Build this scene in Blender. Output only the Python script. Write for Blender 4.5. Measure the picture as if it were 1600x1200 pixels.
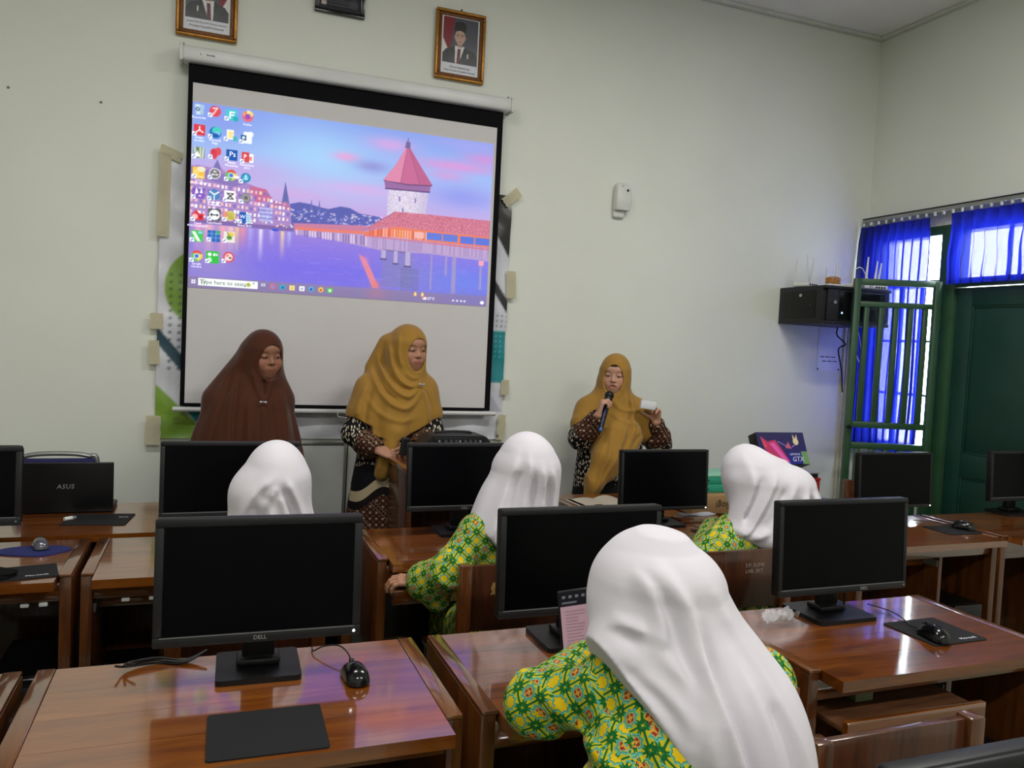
import bpy, bmesh, math, random
import numpy as np
from mathutils import Vector, Matrix

for o in list(bpy.data.objects):
    bpy.data.objects.remove(o, do_unlink=True)
scene = bpy.context.scene
COL = scene.collection
R_ = random.Random(7)
PI = math.pi

# ------------------------------------------------------------------ camera
CAM_YAW, CAM_PITCH, CAM_ROLL, CAM_F, CAM_H = 0.366, 0.050, 0.048, 1250.0, 1.53
def cam_axes():
    cy, sy, cp, sp = math.cos(CAM_YAW), math.sin(CAM_YAW), math.cos(CAM_PITCH), math.sin(CAM_PITCH)
    fwd = Vector((sy*cp, cy*cp, -sp)); right = Vector((cy, -sy, 0)); up = right.cross(fwd)
    cr, sr = math.cos(CAM_ROLL), math.sin(CAM_ROLL)
    return right*cr+up*sr, up*cr-right*sr, fwd
cr_, cu_, cf_ = cam_axes()
cam = bpy.data.cameras.new('camera'); camo = bpy.data.objects.new('camera', cam); COL.objects.link(camo)
camo.matrix_world = Matrix(((cr_.x, cu_.x, -cf_.x, 0), (cr_.y, cu_.y, -cf_.y, 0), (cr_.z, cu_.z, -cf_.z, CAM_H), (0, 0, 0, 1)))
cam.sensor_fit = 'HORIZONTAL'; cam.sensor_width = 36; cam.lens = CAM_F/1600*36
cam.clip_start = 0.02
scene.camera = camo

# ------------------------------------------------------------------ view, sky
scene.view_settings.view_transform = 'Standard'
scene.view_settings.look = 'None'
scene.view_settings.gamma = 1
scene.view_settings.use_curve_mapping = False
scene.view_settings.exposure = 0.0
world = bpy.data.worlds.new('sky'); scene.world = world; world.use_nodes = True
bg = world.node_tree.nodes['Background']; bg.inputs[0].default_value = (0.90, 0.94, 1.0, 1); bg.inputs[1].default_value = 24.0

# room: front wall y=FW, right wall x=RW, the camera stands at the origin
FW, RW, LW, BW, CH = 4.5, 4.395, -2.6, -3.2, 3.80

# ceiling fluorescent battens: the light of each stays with its fixture below
LAMPS = [(-0.2, 2.0), (2.3, 2.0), (-0.2, -1.4), (2.3, -1.4)]
LAMP_W = [38.0, 48.0, 54.0, 58.0]

# ------------------------------------------------------------------ mesh helpers
def V(*a): return Vector(a)
def link(o): COL.objects.link(o); return o
def finish(bm, name, smooth=True, angle=35):
    me = bpy.data.meshes.new(name)
    bmesh.ops.recalc_face_normals(bm, faces=bm.faces)
    bm.to_mesh(me); bm.free()
    if smooth:
        me.polygons.foreach_set('use_smooth', [True]*len(me.polygons))
        me.set_sharp_from_angle(angle=math.radians(angle))
    return me
def obj(name, bm, m, parent=None, loc=None, rot=None, smooth=True, angle=35):
    me = bm if isinstance(bm, bpy.types.Mesh) else finish(bm, name, smooth, angle)
    o = bpy.data.objects.new(name, me)
    if m is not None and not me.materials: me.materials.append(m)
    link(o)
    if parent: o.parent = parent
    if loc: o.location = loc
    if rot: o.rotation_euler = rot
    return o
def thing(name, label, cat, loc=(0, 0, 0), rz=0, group=None):
    o = bpy.data.objects.new(name, None); link(o); o.empty_display_size = 0.05
    o.location = loc; o.rotation_euler = (0, 0, rz)
    return tag(o, label, cat, group)
def tag(o, label=None, cat=None, group=None, kind=None):
    if label: o['label'] = label
    if cat: o['category'] = cat
    if group: o['group'] = group
    if kind: o['kind'] = kind
    return o
def struct(name, bm, m, parent=None, **k):
    o = obj(name, bm, m, parent, **k); o['kind'] = 'structure'; return o
def dup(root, loc, rz=0, label=None, group=None):
    r = root.copy(); link(r); r.location = loc; r.rotation_euler = (0, 0, rz)
    if label: r['label'] = label
    if group: r['group'] = group
    for ch in list(root.children):
        c = ch.copy(); link(c); c.parent = r
        for g in list(ch.children):
            d = g.copy(); link(d); d.parent = c
    return r

def BM(): return bmesh.new()
def box(bm, lo, hi, r=0, seg=2, mx=None):
    g = bmesh.ops.create_cube(bm, size=1); vs = g['verts']
    lo = Vector(lo); hi = Vector(hi); c = (lo+hi)/2; s = hi-lo
    for v in vs: v.co = Vector((c.x+v.co.x*s.x, c.y+v.co.y*s.y, c.z+v.co.z*s.z))
    if r > 0:
        es = list({e for v in vs for e in v.link_edges})
        r = min(r, 0.49*min(abs(s.x), abs(s.y), abs(s.z)))
        rr = bmesh.ops.bevel(bm, geom=es, offset=r, segments=seg, profile=0.5, affect='EDGES', clamp_overlap=True)
        vs = list({v for f in rr['faces'] for v in f.verts} | {v for v in vs if v.is_valid})
    if mx is not None:
        for v in vs: v.co = mx @ v.co
    return bm
def frame_of(d):
    d = d.normalized(); a = Vector((0, 0, 1)) if abs(d.z) < 0.9 else Vector((1, 0, 0))
    u = d.cross(a).normalized(); return u, d.cross(u)
def tube(bm, pts, r, n=8, cap=True):
    pts = [Vector(p) for p in pts]; rs = r if isinstance(r, (list, tuple)) else [r]*len(pts)
    rings = []; u = None
    for i, p in enumerate(pts):
        d = (pts[min(i+1, len(pts)-1)]-pts[max(i-1, 0)])
        if d.length < 1e-9: d = Vector((0, 0, 1))
        d.normalize()
        if u is None: u, w = frame_of(d)
        else:
            u = (u-d*u.dot(d))
            if u.length < 1e-6: u, w = frame_of(d)
            u.normalize(); w = d.cross(u)
        rings.append([bm.verts.new(p+(u*math.cos(a)+w*math.sin(a))*rs[i]) for a in [2*PI*k/n for k in range(n)]])
    for a, b in zip(rings, rings[1:]):
        for k in range(n): bm.faces.new((a[k], a[(k+1) % n], b[(k+1) % n], b[k]))
    if cap:
        bm.faces.new(rings[0][::-1]); bm.faces.new(rings[-1])
    return bm
def cyl(bm, p0, p1, r0, r1=None, n=20): return tube(bm, [p0, p1], [r0, r0 if r1 is None else r1], n)
def spline(pts, m=8):
    P = [Vector(p) for p in pts]; Q = [P[0]*2-P[1]]+P+[P[-1]*2-P[-2]]; out = []
    for i in range(1, len(Q)-2):
        for k in range(m):
            t = k/m; a, b, c, d = Q[i-1:i+3]
            out.append(0.5*((2*b)+(c-a)*t+(2*a-5*b+4*c-d)*t*t+(3*b-a-3*c+d)*t**3))
    out.append(P[-1]); return out
def lathe(bm, prof, n=24, c=(0, 0, 0)):
    rings = []
    for r, z in prof:
        rings.append([bm.verts.new((c[0]+r*math.cos(2*PI*k/n), c[1]+r*math.sin(2*PI*k/n), c[2]+z)) for k in range(n)])
    for a, b in zip(rings, rings[1:]):
        for k in range(n): bm.faces.new((a[k], a[(k+1) % n], b[(k+1) % n], b[k]))
    bm.faces.new(rings[0][::-1]); bm.faces.new(rings[-1]); return bm
def prism(bm, poly, z0, z1, mp=lambda x, y, z: (x, y, z), r=0):
    a = [bm.verts.new(mp(x, y, z0)) for x, y in poly]; b = [bm.verts.new(mp(x, y, z1)) for x, y in poly]
    f = [bm.faces.new(a[::-1]), bm.faces.new(b)]
    n = len(poly)
    for k in range(n): bm.faces.new((a[k], a[(k+1) % n], b[(k+1) % n], b[k]))
    return bm
def rrect(w, h, r, n=5):
    out = []
    for cx, cy, a0 in ((w/2-r, h/2-r, 0), (-w/2+r, h/2-r, 90), (-w/2+r, -h/2+r, 180), (w/2-r, -h/2+r, 270)):
        for k in range(n+1):
            a = math.radians(a0+90*k/n); out.append((cx+r*math.cos(a), cy+r*math.sin(a)))
    return out
def text_mesh(body, size, extrude=0.0004, align='CENTER', shear=0.0, spacing=1.0):
    c = bpy.data.curves.new('t', 'FONT'); c.body = body; c.size = size; c.extrude = extrude
    c.align_x = align; c.align_y = 'CENTER'; c.shear = shear; c.space_character = spacing; c.resolution_u = 2
    o = bpy.data.objects.new('t', c); link(o)
    dg = bpy.context.evaluated_depsgraph_get(); dg.update()
    me = bpy.data.meshes.new_from_object(o.evaluated_get(dg))
    bpy.data.objects.remove(o); bpy.data.curves.remove(c)
    me.materials.clear(); return me
WALLTXT = (PI/2, 0, 0)          # text that faces -y

# ------------------------------------------------------------------ materials
def srgb(r, g, b):
    f = lambda c: (c/255/12.92) if c/255 <= 0.04045 else ((c/255+0.055)/1.055)**2.4
    return (f(r), f(g), f(b), 1)
class G:
    """tiny wrapper to write node maths as expressions"""
    def __init__(s, nt, sock): s.nt = nt; s.s = sock
    def _m(s, op, *o):
        n = s.nt.nodes.new('ShaderNodeMath'); n.operation = op
        for i, x in enumerate((s,)+o):
            if isinstance(x, G): s.nt.links.new(x.s, n.inputs[i])
            else: n.inputs[i].default_value = x
        return G(s.nt, n.outputs[0])
    def __add__(s, o): return s._m('ADD', o)
    def __sub__(s, o): return s._m('SUBTRACT', o)
    def __mul__(s, o): return s._m('MULTIPLY', o)
    def __truediv__(s, o): return s._m('DIVIDE', o)
    def lt(s, o): return s._m('LESS_THAN', o)
    def gt(s, o): return s._m('GREATER_THAN', o)
    def abs(s): return s._m('ABSOLUTE')
    def fr(s): return s._m('FRACT')
    def fl(s): return s._m('FLOOR')
    def mx(s, o): return s._m('MAXIMUM', o)
    def mn(s, o): return s._m('MINIMUM', o)
    def sin(s): return s._m('SINE')
    def sqrt(s): return s._m('SQRT')
    def mod(s, o): return s._m('MODULO', o)
def mixc(nt, fac, a, b):
    n = nt.nodes.new('ShaderNodeMix'); n.data_type = 'RGBA'
    for i, x in ((0, fac), (6, a), (7, b)):
        if isinstance(x, G): nt.links.new(x.s, n.inputs[i])
        elif hasattr(x, 'is_linked'): nt.links.new(x, n.inputs[i])
        else: n.inputs[i].default_value = x
    return n.outputs[2]
def newmat(name):
    m = bpy.data.materials.new(name); m.use_nodes = True
    nt = m.node_tree; b = nt.nodes['Principled BSDF']; return m, nt, b
def coords(nt, kind='Object', scale=(1, 1, 1), rot=(0, 0, 0)):
    tc = nt.nodes.new('ShaderNodeTexCoord'); mp = nt.nodes.new('ShaderNodeMapping')
    mp.inputs['Scale'].default_value = scale; mp.inputs['Rotation'].default_value = rot
    nt.links.new(tc.outputs[kind], mp.inputs[0]); return mp.outputs[0]
def noise(nt, vec, scale, detail=3, rough=0.5, dist=0):
    n = nt.nodes.new('ShaderNodeTexNoise'); nt.links.new(vec, n.inputs['Vector'])
    n.inputs['Scale'].default_value = scale; n.inputs['Detail'].default_value = detail
    n.inputs['Roughness'].default_value = rough; n.inputs['Distortion'].default_value = dist
    return n.outputs[0]
def ramp(nt, fac, stops):
    n = nt.nodes.new('ShaderNodeValToRGB'); nt.links.new(fac, n.inputs[0]); e = n.color_ramp.elements
    while len(e) < len(stops): e.new(0.5)
    for el, (p, c) in zip(e, stops): el.position = p; el.color = c
    return n.outputs[0]
def bump(nt, b, h, strength, dist=0.01):
    n = nt.nodes.new('ShaderNodeBump'); n.inputs['Strength'].default_value = strength; n.inputs['Distance'].default_value = dist
    nt.links.new(h, n.inputs['Height']); nt.links.new(n.outputs[0], b.inputs['Normal'])
def mat(name, c, rough=0.5, spec=0.5, metal=0, coat=0, var=0.08, vs=6, bmp=0, bs=200, sheen=0, coat_ior=1.5, trans=0):
    m, nt, b = newmat(name); v = coords(nt)
    col = srgb(*c) if max(c) > 1.01 else tuple(c)+(1,)
    n = noise(nt, v, vs, 4)
    lo = tuple(x*(1-var) for x in col[:3])+(1,); hi = tuple(min(1, x*(1+var)) for x in col[:3])+(1,)
    nt.links.new(ramp(nt, n, [(0.3, lo), (0.7, hi)]), b.inputs['Base Color'])
    b.inputs['Roughness'].default_value = rough; b.inputs['Specular IOR Level'].default_value = spec
    b.inputs['Metallic'].default_value = metal; b.inputs['Coat Weight'].default_value = coat
    b.inputs['Coat Roughness'].default_value = 0.05; b.inputs['Coat IOR'].default_value = coat_ior
    if sheen: b.inputs['Sheen Weight'].default_value = sheen
    if trans: b.inputs['Transmission Weight'].default_value = trans
    if bmp: bump(nt, b, noise(nt, v, bs, 3), bmp, 0.002)
    return m
def wood(name, dark, mid, light, axis=0, rough=0.3, coat=0.8, coat_ior=1.7, spec=0.4, crough=0.08):
    m, nt, b = newmat(name)
    sc = [9, 9, 9]; sc[axis] = 0.9
    v = coords(nt, 'Object', sc)
    oi = nt.nodes.new('ShaderNodeObjectInfo')
    va = nt.nodes.new('ShaderNodeVectorMath'); va.operation = 'ADD'
    cmb = nt.nodes.new('ShaderNodeCombineXYZ')
    k = (G(nt, oi.outputs['Random'])*17.0)
    for i in range(3): nt.links.new(k.s, cmb.inputs[i])
    nt.links.new(v, va.inputs[0]); nt.links.new(cmb.outputs[0], va.inputs[1])
    n1 = noise(nt, va.outputs[0], 3.0, 6, 0.6, 0.8); n2 = noise(nt, va.outputs[0], 22, 3, 0.6)
    f = G(nt, n1)*0.8+G(nt, n2)*0.2
    f = f+(G(nt, oi.outputs['Random'])-0.5)*0.10
    nt.links.new(ramp(nt, f.s, [(0.32, srgb(*dark)), (0.5, srgb(*mid)), (0.68, srgb(*light))]), b.inputs['Base Color'])
    b.inputs['Roughness'].default_value = rough; b.inputs['Specular IOR Level'].default_value = spec
    b.inputs['Coat Weight'].default_value = coat; b.inputs['Coat IOR'].default_value = coat_ior; b.inputs['Coat Roughness'].default_value = crough
    bump(nt, b, n2, 0.05, 0.001)
    return m
def emis(name, c, s):
    m, nt, b = newmat(name); b.inputs['Base Color'].default_value = srgb(*c)
    b.inputs['Emission Color'].default_value = srgb(*c); b.inputs['Emission Strength'].default_value = s
    return m
def vcol(name, rough=0.5, emit=0.0, base=1.0, spec=0.3, coat=0, bmp=0):
    m, nt, b = newmat(name); a = nt.nodes.new('ShaderNodeVertexColor'); a.layer_name = 'col'
    nt.links.new(mixc(nt, 1-base, a.outputs[0], (0, 0, 0, 1)), b.inputs['Base Color'])
    b.inputs['Roughness'].default_value = rough; b.inputs['Specular IOR Level'].default_value = spec; b.inputs['Coat Weight'].default_value = coat
    if emit:
        nt.links.new(a.outputs[0], b.inputs['Emission Color']); b.inputs['Emission Strength'].default_value = emit
    if bmp: bump(nt, b, noise(nt, coords(nt), 40, 3), bmp, 0.004)
    return m
# ------------------------------------------------------------------ shared materials
M = {}
M['wall'] = mat('painted_wall', (220, 223, 214), 0.75, 0.25, var=0.035, vs=1.3, bmp=0.05, bs=60)
M['ceil'] = mat('ceiling_board', (232, 230, 228), 0.85, 0.2, var=0.05, vs=2.2)
M['trim'] = mat('cornice_paint', (205, 207, 198), 0.6, 0.3)
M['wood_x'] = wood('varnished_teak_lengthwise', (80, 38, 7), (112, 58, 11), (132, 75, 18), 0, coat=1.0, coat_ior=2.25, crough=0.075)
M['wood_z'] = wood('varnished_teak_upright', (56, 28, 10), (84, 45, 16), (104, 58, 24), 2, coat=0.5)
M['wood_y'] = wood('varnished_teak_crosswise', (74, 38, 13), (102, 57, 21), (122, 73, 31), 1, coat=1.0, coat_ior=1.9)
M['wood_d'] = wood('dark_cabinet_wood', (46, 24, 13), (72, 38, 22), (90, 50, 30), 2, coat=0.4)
M['ply'] = wood('plywood_inside', (60, 34, 18), (88, 54, 30), (110, 70, 40), 0, coat=0.0, rough=0.6)
M['black'] = mat('black_plastic', (11, 11, 13), 0.42, 0.3, var=0.1, bmp=0.04, bs=500)
M['black2'] = mat('dark_grey_plastic', (26, 27, 30), 0.45, 0.35, var=0.1)
M['gloss'] = mat('gloss_black_plastic', (9, 9, 11), 0.16, 0.5, var=0.1)
M['panel'] = mat('switched_off_screen', (3, 3, 6), 0.3, 0.10, var=0.1)
M['rubber'] = mat('rubber_mat', (30, 30, 32), 0.8, 0.2, bmp=0.2, bs=900)
M['silver'] = mat('silver_print', (175, 178, 180), 0.35, 0.5, metal=0.6)
M['grey'] = mat('grey_print', (120, 122, 124), 0.5)
M['whiteplastic'] = mat('white_plastic', (212, 213, 208), 0.35, 0.45, var=0.03)
M['whitemetal'] = mat('white_enamel', (205, 205, 204), 0.35, 0.45, var=0.03)
M['paper'] = mat('paper', (222, 214, 198), 0.8, 0.2, var=0.04)
M['whitepaper'] = mat('white_paper', (218, 220, 228), 0.8, 0.2, var=0.03)
M['ink'] = mat('printing_ink', (30, 30, 36), 0.7, 0.2)
M['green'] = mat('green_gloss_paint', (42, 78, 50), 0.35, 0.5, var=0.12, vs=8)
M['dgreen'] = mat('dark_green_door_paint', (18, 58, 48), 0.4, 0.45, var=0.14, vs=4)
M['steel'] = mat('aluminium', (150, 152, 150), 0.35, 0.5, metal=0.8)
M['led'] = emis('white_power_light', (255, 255, 255), 4)
M['ledb'] = emis('blue_status_light', (120, 170, 255), 6)

# ------------------------------------------------------------------ floor, ceiling, walls
def floor_mat():
    m, nt, b = newmat('floor_tiles'); v = coords(nt)
    br = nt.nodes.new('ShaderNodeTexBrick'); nt.links.new(v, br.inputs[0]); br.offset = 0
    br.inputs['Scale'].default_value = 1; br.inputs['Brick Width'].default_value = 0.4; br.inputs['Row Height'].default_value = 0.4
    br.inputs['Mortar Size'].default_value = 0.004
    br.inputs['Color1'].default_value = srgb(92, 100, 88); br.inputs['Color2'].default_value = srgb(84, 94, 82); br.inputs['Mortar'].default_value = srgb(48, 50, 44)
    nt.links.new(br.outputs[0], b.inputs['Base Color']); b.inputs['Roughness'].default_value = 0.3
    return m
bm = BM(); box(bm, (LW-0.2, BW-0.2, -0.12), (RW+0.3, FW+0.2, 0)); struct('floor', bm, floor_mat())
bm = BM(); box(bm, (LW-0.2, BW-0.2, CH), (RW+0.3, FW+0.2, CH+0.1)); struct('ceiling', bm, M['ceil'])
bm = BM(); box(bm, (LW-0.2, FW, -0.12), (RW+0.3, FW+0.2, CH)); wall_front = struct('wall_front', bm, M['wall'])
bm = BM(); box(bm, (LW-0.2, BW, -0.12), (LW, FW, CH)); struct('wall_left', bm, M['wall'])
bm = BM(); box(bm, (LW-0.2, BW-0.2, -0.12), (RW+0.3, BW, CH)); struct('wall_back', bm, M['wall'])
# right wall with the window, the doorway and its fanlight left open
WY0, WY1, DY0, DY1 = 3.865, 4.40, 2.83, 3.745        # window span, door span along y
SILL, WTOP, TB, TT = 0.95, 2.36, 2.075, 2.37         # sill, window head, fanlight bottom and top
bm = BM(); X0, X1 = RW, RW+0.2
box(bm, (X0, BW, -0.12), (X1, DY0-0.06, CH))
box(bm, (X0, DY0-0.06, 2.42), (X1, FW, CH))
box(bm, (X0, WY1+0.03, -0.12), (X1, FW, 2.42))
box(bm, (X0, DY1+0.06, -0.12), (X1, WY1+0.03, SILL))
struct('wall_right', bm, M['wall'])
# cornice strips
bm = BM(); box(bm, (LW, FW-0.045, CH-0.02), (RW, FW, CH), 0.006); struct('trim_1', bm, M['trim'])
bm = BM(); box(bm, (RW-0.045, BW, CH-0.02), (RW, FW-0.046, CH), 0.006); struct('trim_2', bm, M['trim'])

# frames: window + doorway share one green timber frame
bm = BM()
for y0, y1, z0, z1 in ((DY1, WY0, 0, 2.42), (WY1, WY1+0.03, SILL, 2.42), (WY0, WY1, SILL, SILL+0.035), (WY0, WY1, 2.36, 2.42),
                       (WY0, WY1, 2.035, 2.075), (DY0-0.06, DY0, 0, 2.42), (DY0, DY1, 2.02, 2.075), (DY0, DY1, 2.37, 2.42)):
    box(bm, (RW-0.012, y0, z0), (RW+0.10, y1, z1), 0.003)
struct('trim_3', bm, M['green'])
def glass_mat():
    m, nt, b = newmat('window_glass')
    t = nt.nodes.new('ShaderNodeBsdfTransparent'); g = nt.nodes.new('ShaderNodeBsdfGlossy'); g.inputs['Roughness'].default_value = 0.02
    mx = nt.nodes.new('ShaderNodeMixShader'); mx.inputs[0].default_value = 0.06
    t.inputs[0].default_value = (0.93, 0.96, 0.97, 1)
    nt.links.new(t.outputs[0], mx.inputs[1]); nt.links.new(g.outputs[0], mx.inputs[2]); nt.links.new(mx.outputs[0], nt.nodes['Material Output'].inputs[0])
    return m
M['glass'] = glass_mat()
w1 = bpy.data.objects.new('window_1', None); link(w1); w1['kind'] = 'structure'; w1.location = (RW+0.06, (WY0+WY1)/2, SILL)
def winpart(name, lo, hi, m, root):
    bm = BM(); box(bm, lo, hi, 0.0015 if m is not M['glass'] else 0); return obj(name, bm, m, root)
hw = (WY1-WY0)/2
for k, (z0, z1) in enumerate(((0.035, 0.36), (0.375, 0.72), (0.735, 1.085), (1.125, 1.41))):
    winpart('pane', (-0.003, -hw, z0), (0.003, hw, z1), M['glass'], w1)
for z0 in (0.36, 0.72):
    winpart('glazing_bar', (-0.012, -hw, z0), (0.012, hw, z0+0.015), M['green'], w1)
for y0 in (-0.09, 0.07):
    winpart('glazing_bar', (-0.012, y0, 0.036), (0.012, y0+0.016, 1.084), M['green'], w1)
w2 = bpy.data.objects.new('window_2', None); link(w2); w2['kind'] = 'structure'; w2.location = (RW+0.06, (DY0+DY1)/2, TB)
for k in range(3):
    a = -0.46+k*0.307
    winpart('pane', (-0.003, a+0.008, 0), (0.003, a+0.299, TT-TB), M['glass'], w2)
for k in range(2):
    a = -0.46+(k+1)*0.307
    winpart('glazing_bar', (-0.012, a-0.008, 0), (0.012, a+0.008, TT-TB), M['green'], w2)

# the panelled door, closed in its frame
d1 = bpy.data.objects.new('door_1', None); link(d1); d1['kind'] = 'structure'; d1.location = (RW+0.03, (DY0+DY1)/2, 0)
hd = (DY1-DY0)/2-0.004
def doorpart(name, lo, hi, r=0.004):
    bm = BM(); box(bm, lo, hi, r); return obj(name, bm, M['dgreen'], d1)
doorpart('stile', (-0.02, hd-0.11, 0.01), (0.02, hd, 2.015)); doorpart('stile', (-0.02, -hd, 0.01), (0.02, -hd+0.11, 2.015))
for z0, z1 in ((1.90, 2.015), (0.84, 0.985), (0.01, 0.22)):
    doorpart('rail', (-0.02, -hd+0.11, z0), (0.02, hd-0.11, z1))
for z0, z1 in ((0.985, 1.90), (0.22, 0.84)):
    doorpart('door_panel', (-0.006, -hd+0.11, z0), (0.006, hd-0.11, z1), 0.001)
    for a, b in (((-0.014, hd-0.122, z0), (0.0, hd-0.11, z1)), ((-0.014, -hd+0.11, z0), (0.0, -hd+0.122, z1)), ((-0.014, -hd+0.122, z1-0.012), (0, hd-0.122, z1)), ((-0.014, -hd+0.122, z0), (0, hd-0.122, z0+0.012))):
        doorpart('panel_moulding', a, b, 0.003)

# ceiling battens (their light belongs to them)
M['tube'] = emis('fluorescent_tube', (255, 250, 240), 6)
for i, (x, y) in enumerate(LAMPS):
    t = thing('ceiling_lamp', 'white twin-tube fluorescent batten on the ceiling, %s of four' % ('front left', 'front right', 'rear left', 'rear right')[i], 'lamp', (x, y, CH), 0, 'ceiling fluorescent battens')
    bm = BM(); box(bm, (-0.62, -0.09, -0.05), (0.62, 0.09, 0), 0.008); obj('housing', bm, M['whitemetal'], t)
    for s in (-1, 1):
        bm = BM(); cyl(bm, (-0.59, s*0.05, -0.072), (0.59, s*0.05, -0.072), 0.014, n=12); obj('tube', bm, M['tube'], t)
    L = bpy.data.lights.new('batten_light', 'AREA'); L.shape = 'RECTANGLE'; L.size = 1.2; L.size_y = 0.2; L.energy = LAMP_W[i]; L.color = (1.0, 0.98, 0.94)
    lo = bpy.data.objects.new('batten_light', L); link(lo); lo.parent = t; lo.location = (0, 0, -0.1)

# ------------------------------------------------------------------ curtains on the right wall
def curtain_mat():
    m, nt, b = newmat('blue_curtain_cloth')
    v = coords(nt); n = noise(nt, v, 5, 4)
    c = ramp(nt, n, [(0.3, srgb(14, 16, 96)), (0.7, srgb(20, 24, 122))])
    nt.links.new(c, b.inputs['Base Color']); b.inputs['Roughness'].default_value = 0.8; b.inputs['Specular IOR Level'].default_value = 0.15
    tl = nt.nodes.new('ShaderNodeBsdfTranslucent'); tl.inputs[0].default_value = srgb(26, 40, 180)
    tp = nt.nodes.new('ShaderNodeBsdfTransparent'); tp.inputs[0].default_value = (0.80, 0.80, 1.0, 1)
    m1 = nt.nodes.new('ShaderNodeMixShader'); m1.inputs[0].default_value = 0.35
    m2 = nt.nodes.new('ShaderNodeMixShader'); m2.inputs[0].default_value = 0.06
    nt.links.new(b.outputs[0], m1.inputs[1]); nt.links.new(tl.outputs[0], m1.inputs[2])
    nt.links.new(m1.outputs[0], m2.inputs[1]); nt.links.new(tp.outputs[0], m2.inputs[2])
    nt.links.new(m2.outputs[0], nt.nodes['Material Output'].inputs[0]); return m
M['curtain'] = curtain_mat()
def curtain_cloth(y0, y1, z0, z1, folds, amp, seed, pinch=0.10, flare=0.0):
    """pleated cloth hanging in the plane x=const; fold depth grows below the pinched header"""
    rr = random.Random(seed); bm = BM(); nu, nv = folds*12, 28; g = []
    ph = [rr.uniform(-0.5, 0.5) for _ in range(folds+2)]; am = [rr.uniform(0.7, 1.25) for _ in range(folds+2)]
    for j in range(nv+1):
        v = j/nv; z = z1+(z0-z1)*v; row = []
        for i in range(nu+1):
            u = i/nu; k = u*folds; q = int(k)
            a = am[q]*(1-(k-q))+am[q+1]*(k-q); p = ph[q]*(1-(k-q))+ph[q+1]*(k-q)
            h = min(1, v*(z1-z0)/pinch); w = 0.45+0.55*h
            s = math.sin(2*PI*k+p*v*1.6)
            x = amp*w*a*(s if h >= 1 else s*abs(s)**(1-h))
            y = y0+(y1-y0)*u+0.012*math.sin(2*PI*k*2+1)*v + flare*v*math.sin(3*v+1)*(u-0.5)
            row.append(bm.verts.new((x+0.006*math.sin(9*v+k), y, z)))
        g.append(row)
    for j in range(nv):
        for i in range(nu): bm.faces.new((g[j][i], g[j][i+1], g[j+1][i+1], g[j+1][i]))
    return bm
CX = RW-0.085
c = tag(obj('curtain', curtain_cloth(-0.292, 0.292, -1.545, 0, 9, 0.024, 3, flare=0.03), M['curtain'], loc=(CX, 4.192, 2.468)), 'long royal blue pleated curtain behind the green steel gate', 'curtain')
c = tag(obj('valance_curtain', curtain_cloth(-0.48, 0.48, -0.44, 0, 12, 0.022, 5), M['curtain'], loc=(CX, 3.26, 2.472)), 'short royal blue pleated valance above the dark green door', 'curtain')
t = thing('curtain_rail', 'dark curtain rail with white gliders above the blue curtains', 'curtain rail', (CX, 3.6, 2.49))
bm = BM(); box(bm, (-0.012, -0.85, 0.005), (0.012, 0.86, 0.03), 0.003); obj('track', bm, M['steel'], t)
bm = BM(); box(bm, (-0.014, -0.85, 0.031), (0.07, 0.86, 0.037), 0.001); obj('top_cover', bm, M['black2'], t)
for k in range(26):
    bm = BM(); box(bm, (-0.006, -0.006, -0.016), (0.006, 0.006, 0.006), 0.002); obj('glider', bm, M['whiteplastic'], t, loc=(-0.005, 0.85-k*0.0655, 0))
for y in (-0.6, 0, 0.6):
    bm = BM(); box(bm, (0.0, -0.012, 0.02), (0.085, 0.012, 0.03)); obj('bracket', bm, M['steel'], t, loc=(0, y, 0))

# ------------------------------------------------------------------ green steel gate leaf, swung into the room
GH = Vector((4.362, 3.825, 0)); GE = Vector((3.86, 4.04, 0)); gd = GE-GH; GW = gd.length
t = thing('steel_gate', 'open green steel gate leaf with upright bars beside the door', 'gate', GH, math.atan2(gd.y, gd.x))
def gp(name, lo, hi):
    bm = BM(); box(bm, lo, hi, 0.003); return obj(name, bm, M['green'], t)
gp('stile', (0.0, -0.02, 0.03), (0.042, 0.02, 2.055)); gp('stile', (GW-0.042, -0.02, 0.03), (GW, 0.02, 2.055))
for z0, z1 in ((2.015, 2.055), (1.875, 1.91), (1.10, 1.14), (0.965, 1.005), (0.45, 0.49), (0.03, 0.07)):
    gp('rail', (0.042, -0.018, z0), (GW-0.042, 0.018, z1))
for k in range(5):
    x = 0.042+(GW-0.084)*(k+0.5)/5
    gp('bar', (x-0.016, -0.014, 1.14), (x+0.016, 0.014, 1.875))
for k in range(5):
    x = 0.042+(GW-0.084)*(k+0.5)/5
    gp('bar', (x-0.016, -0.014, 0.49), (x+0.016, 0.014, 0.965))
bm = BM(); tube(bm, [(GW-0.02, 0.02, 1.10), (GW-0.02, 0.055, 1.10), (GW-0.005, 0.06, 1.115), (GW+0.01, 0.05, 1.10)], 0.008); obj('latch', bm, M['black2'], t)
for z in (0.35, 1.0, 1.8):
    bm = BM(); cyl(bm, (0.0, -0.0, z-0.05), (0.0, 0.0, z+0.05), 0.012, n=12); obj('hinge', bm, M['green'], t)

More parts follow.
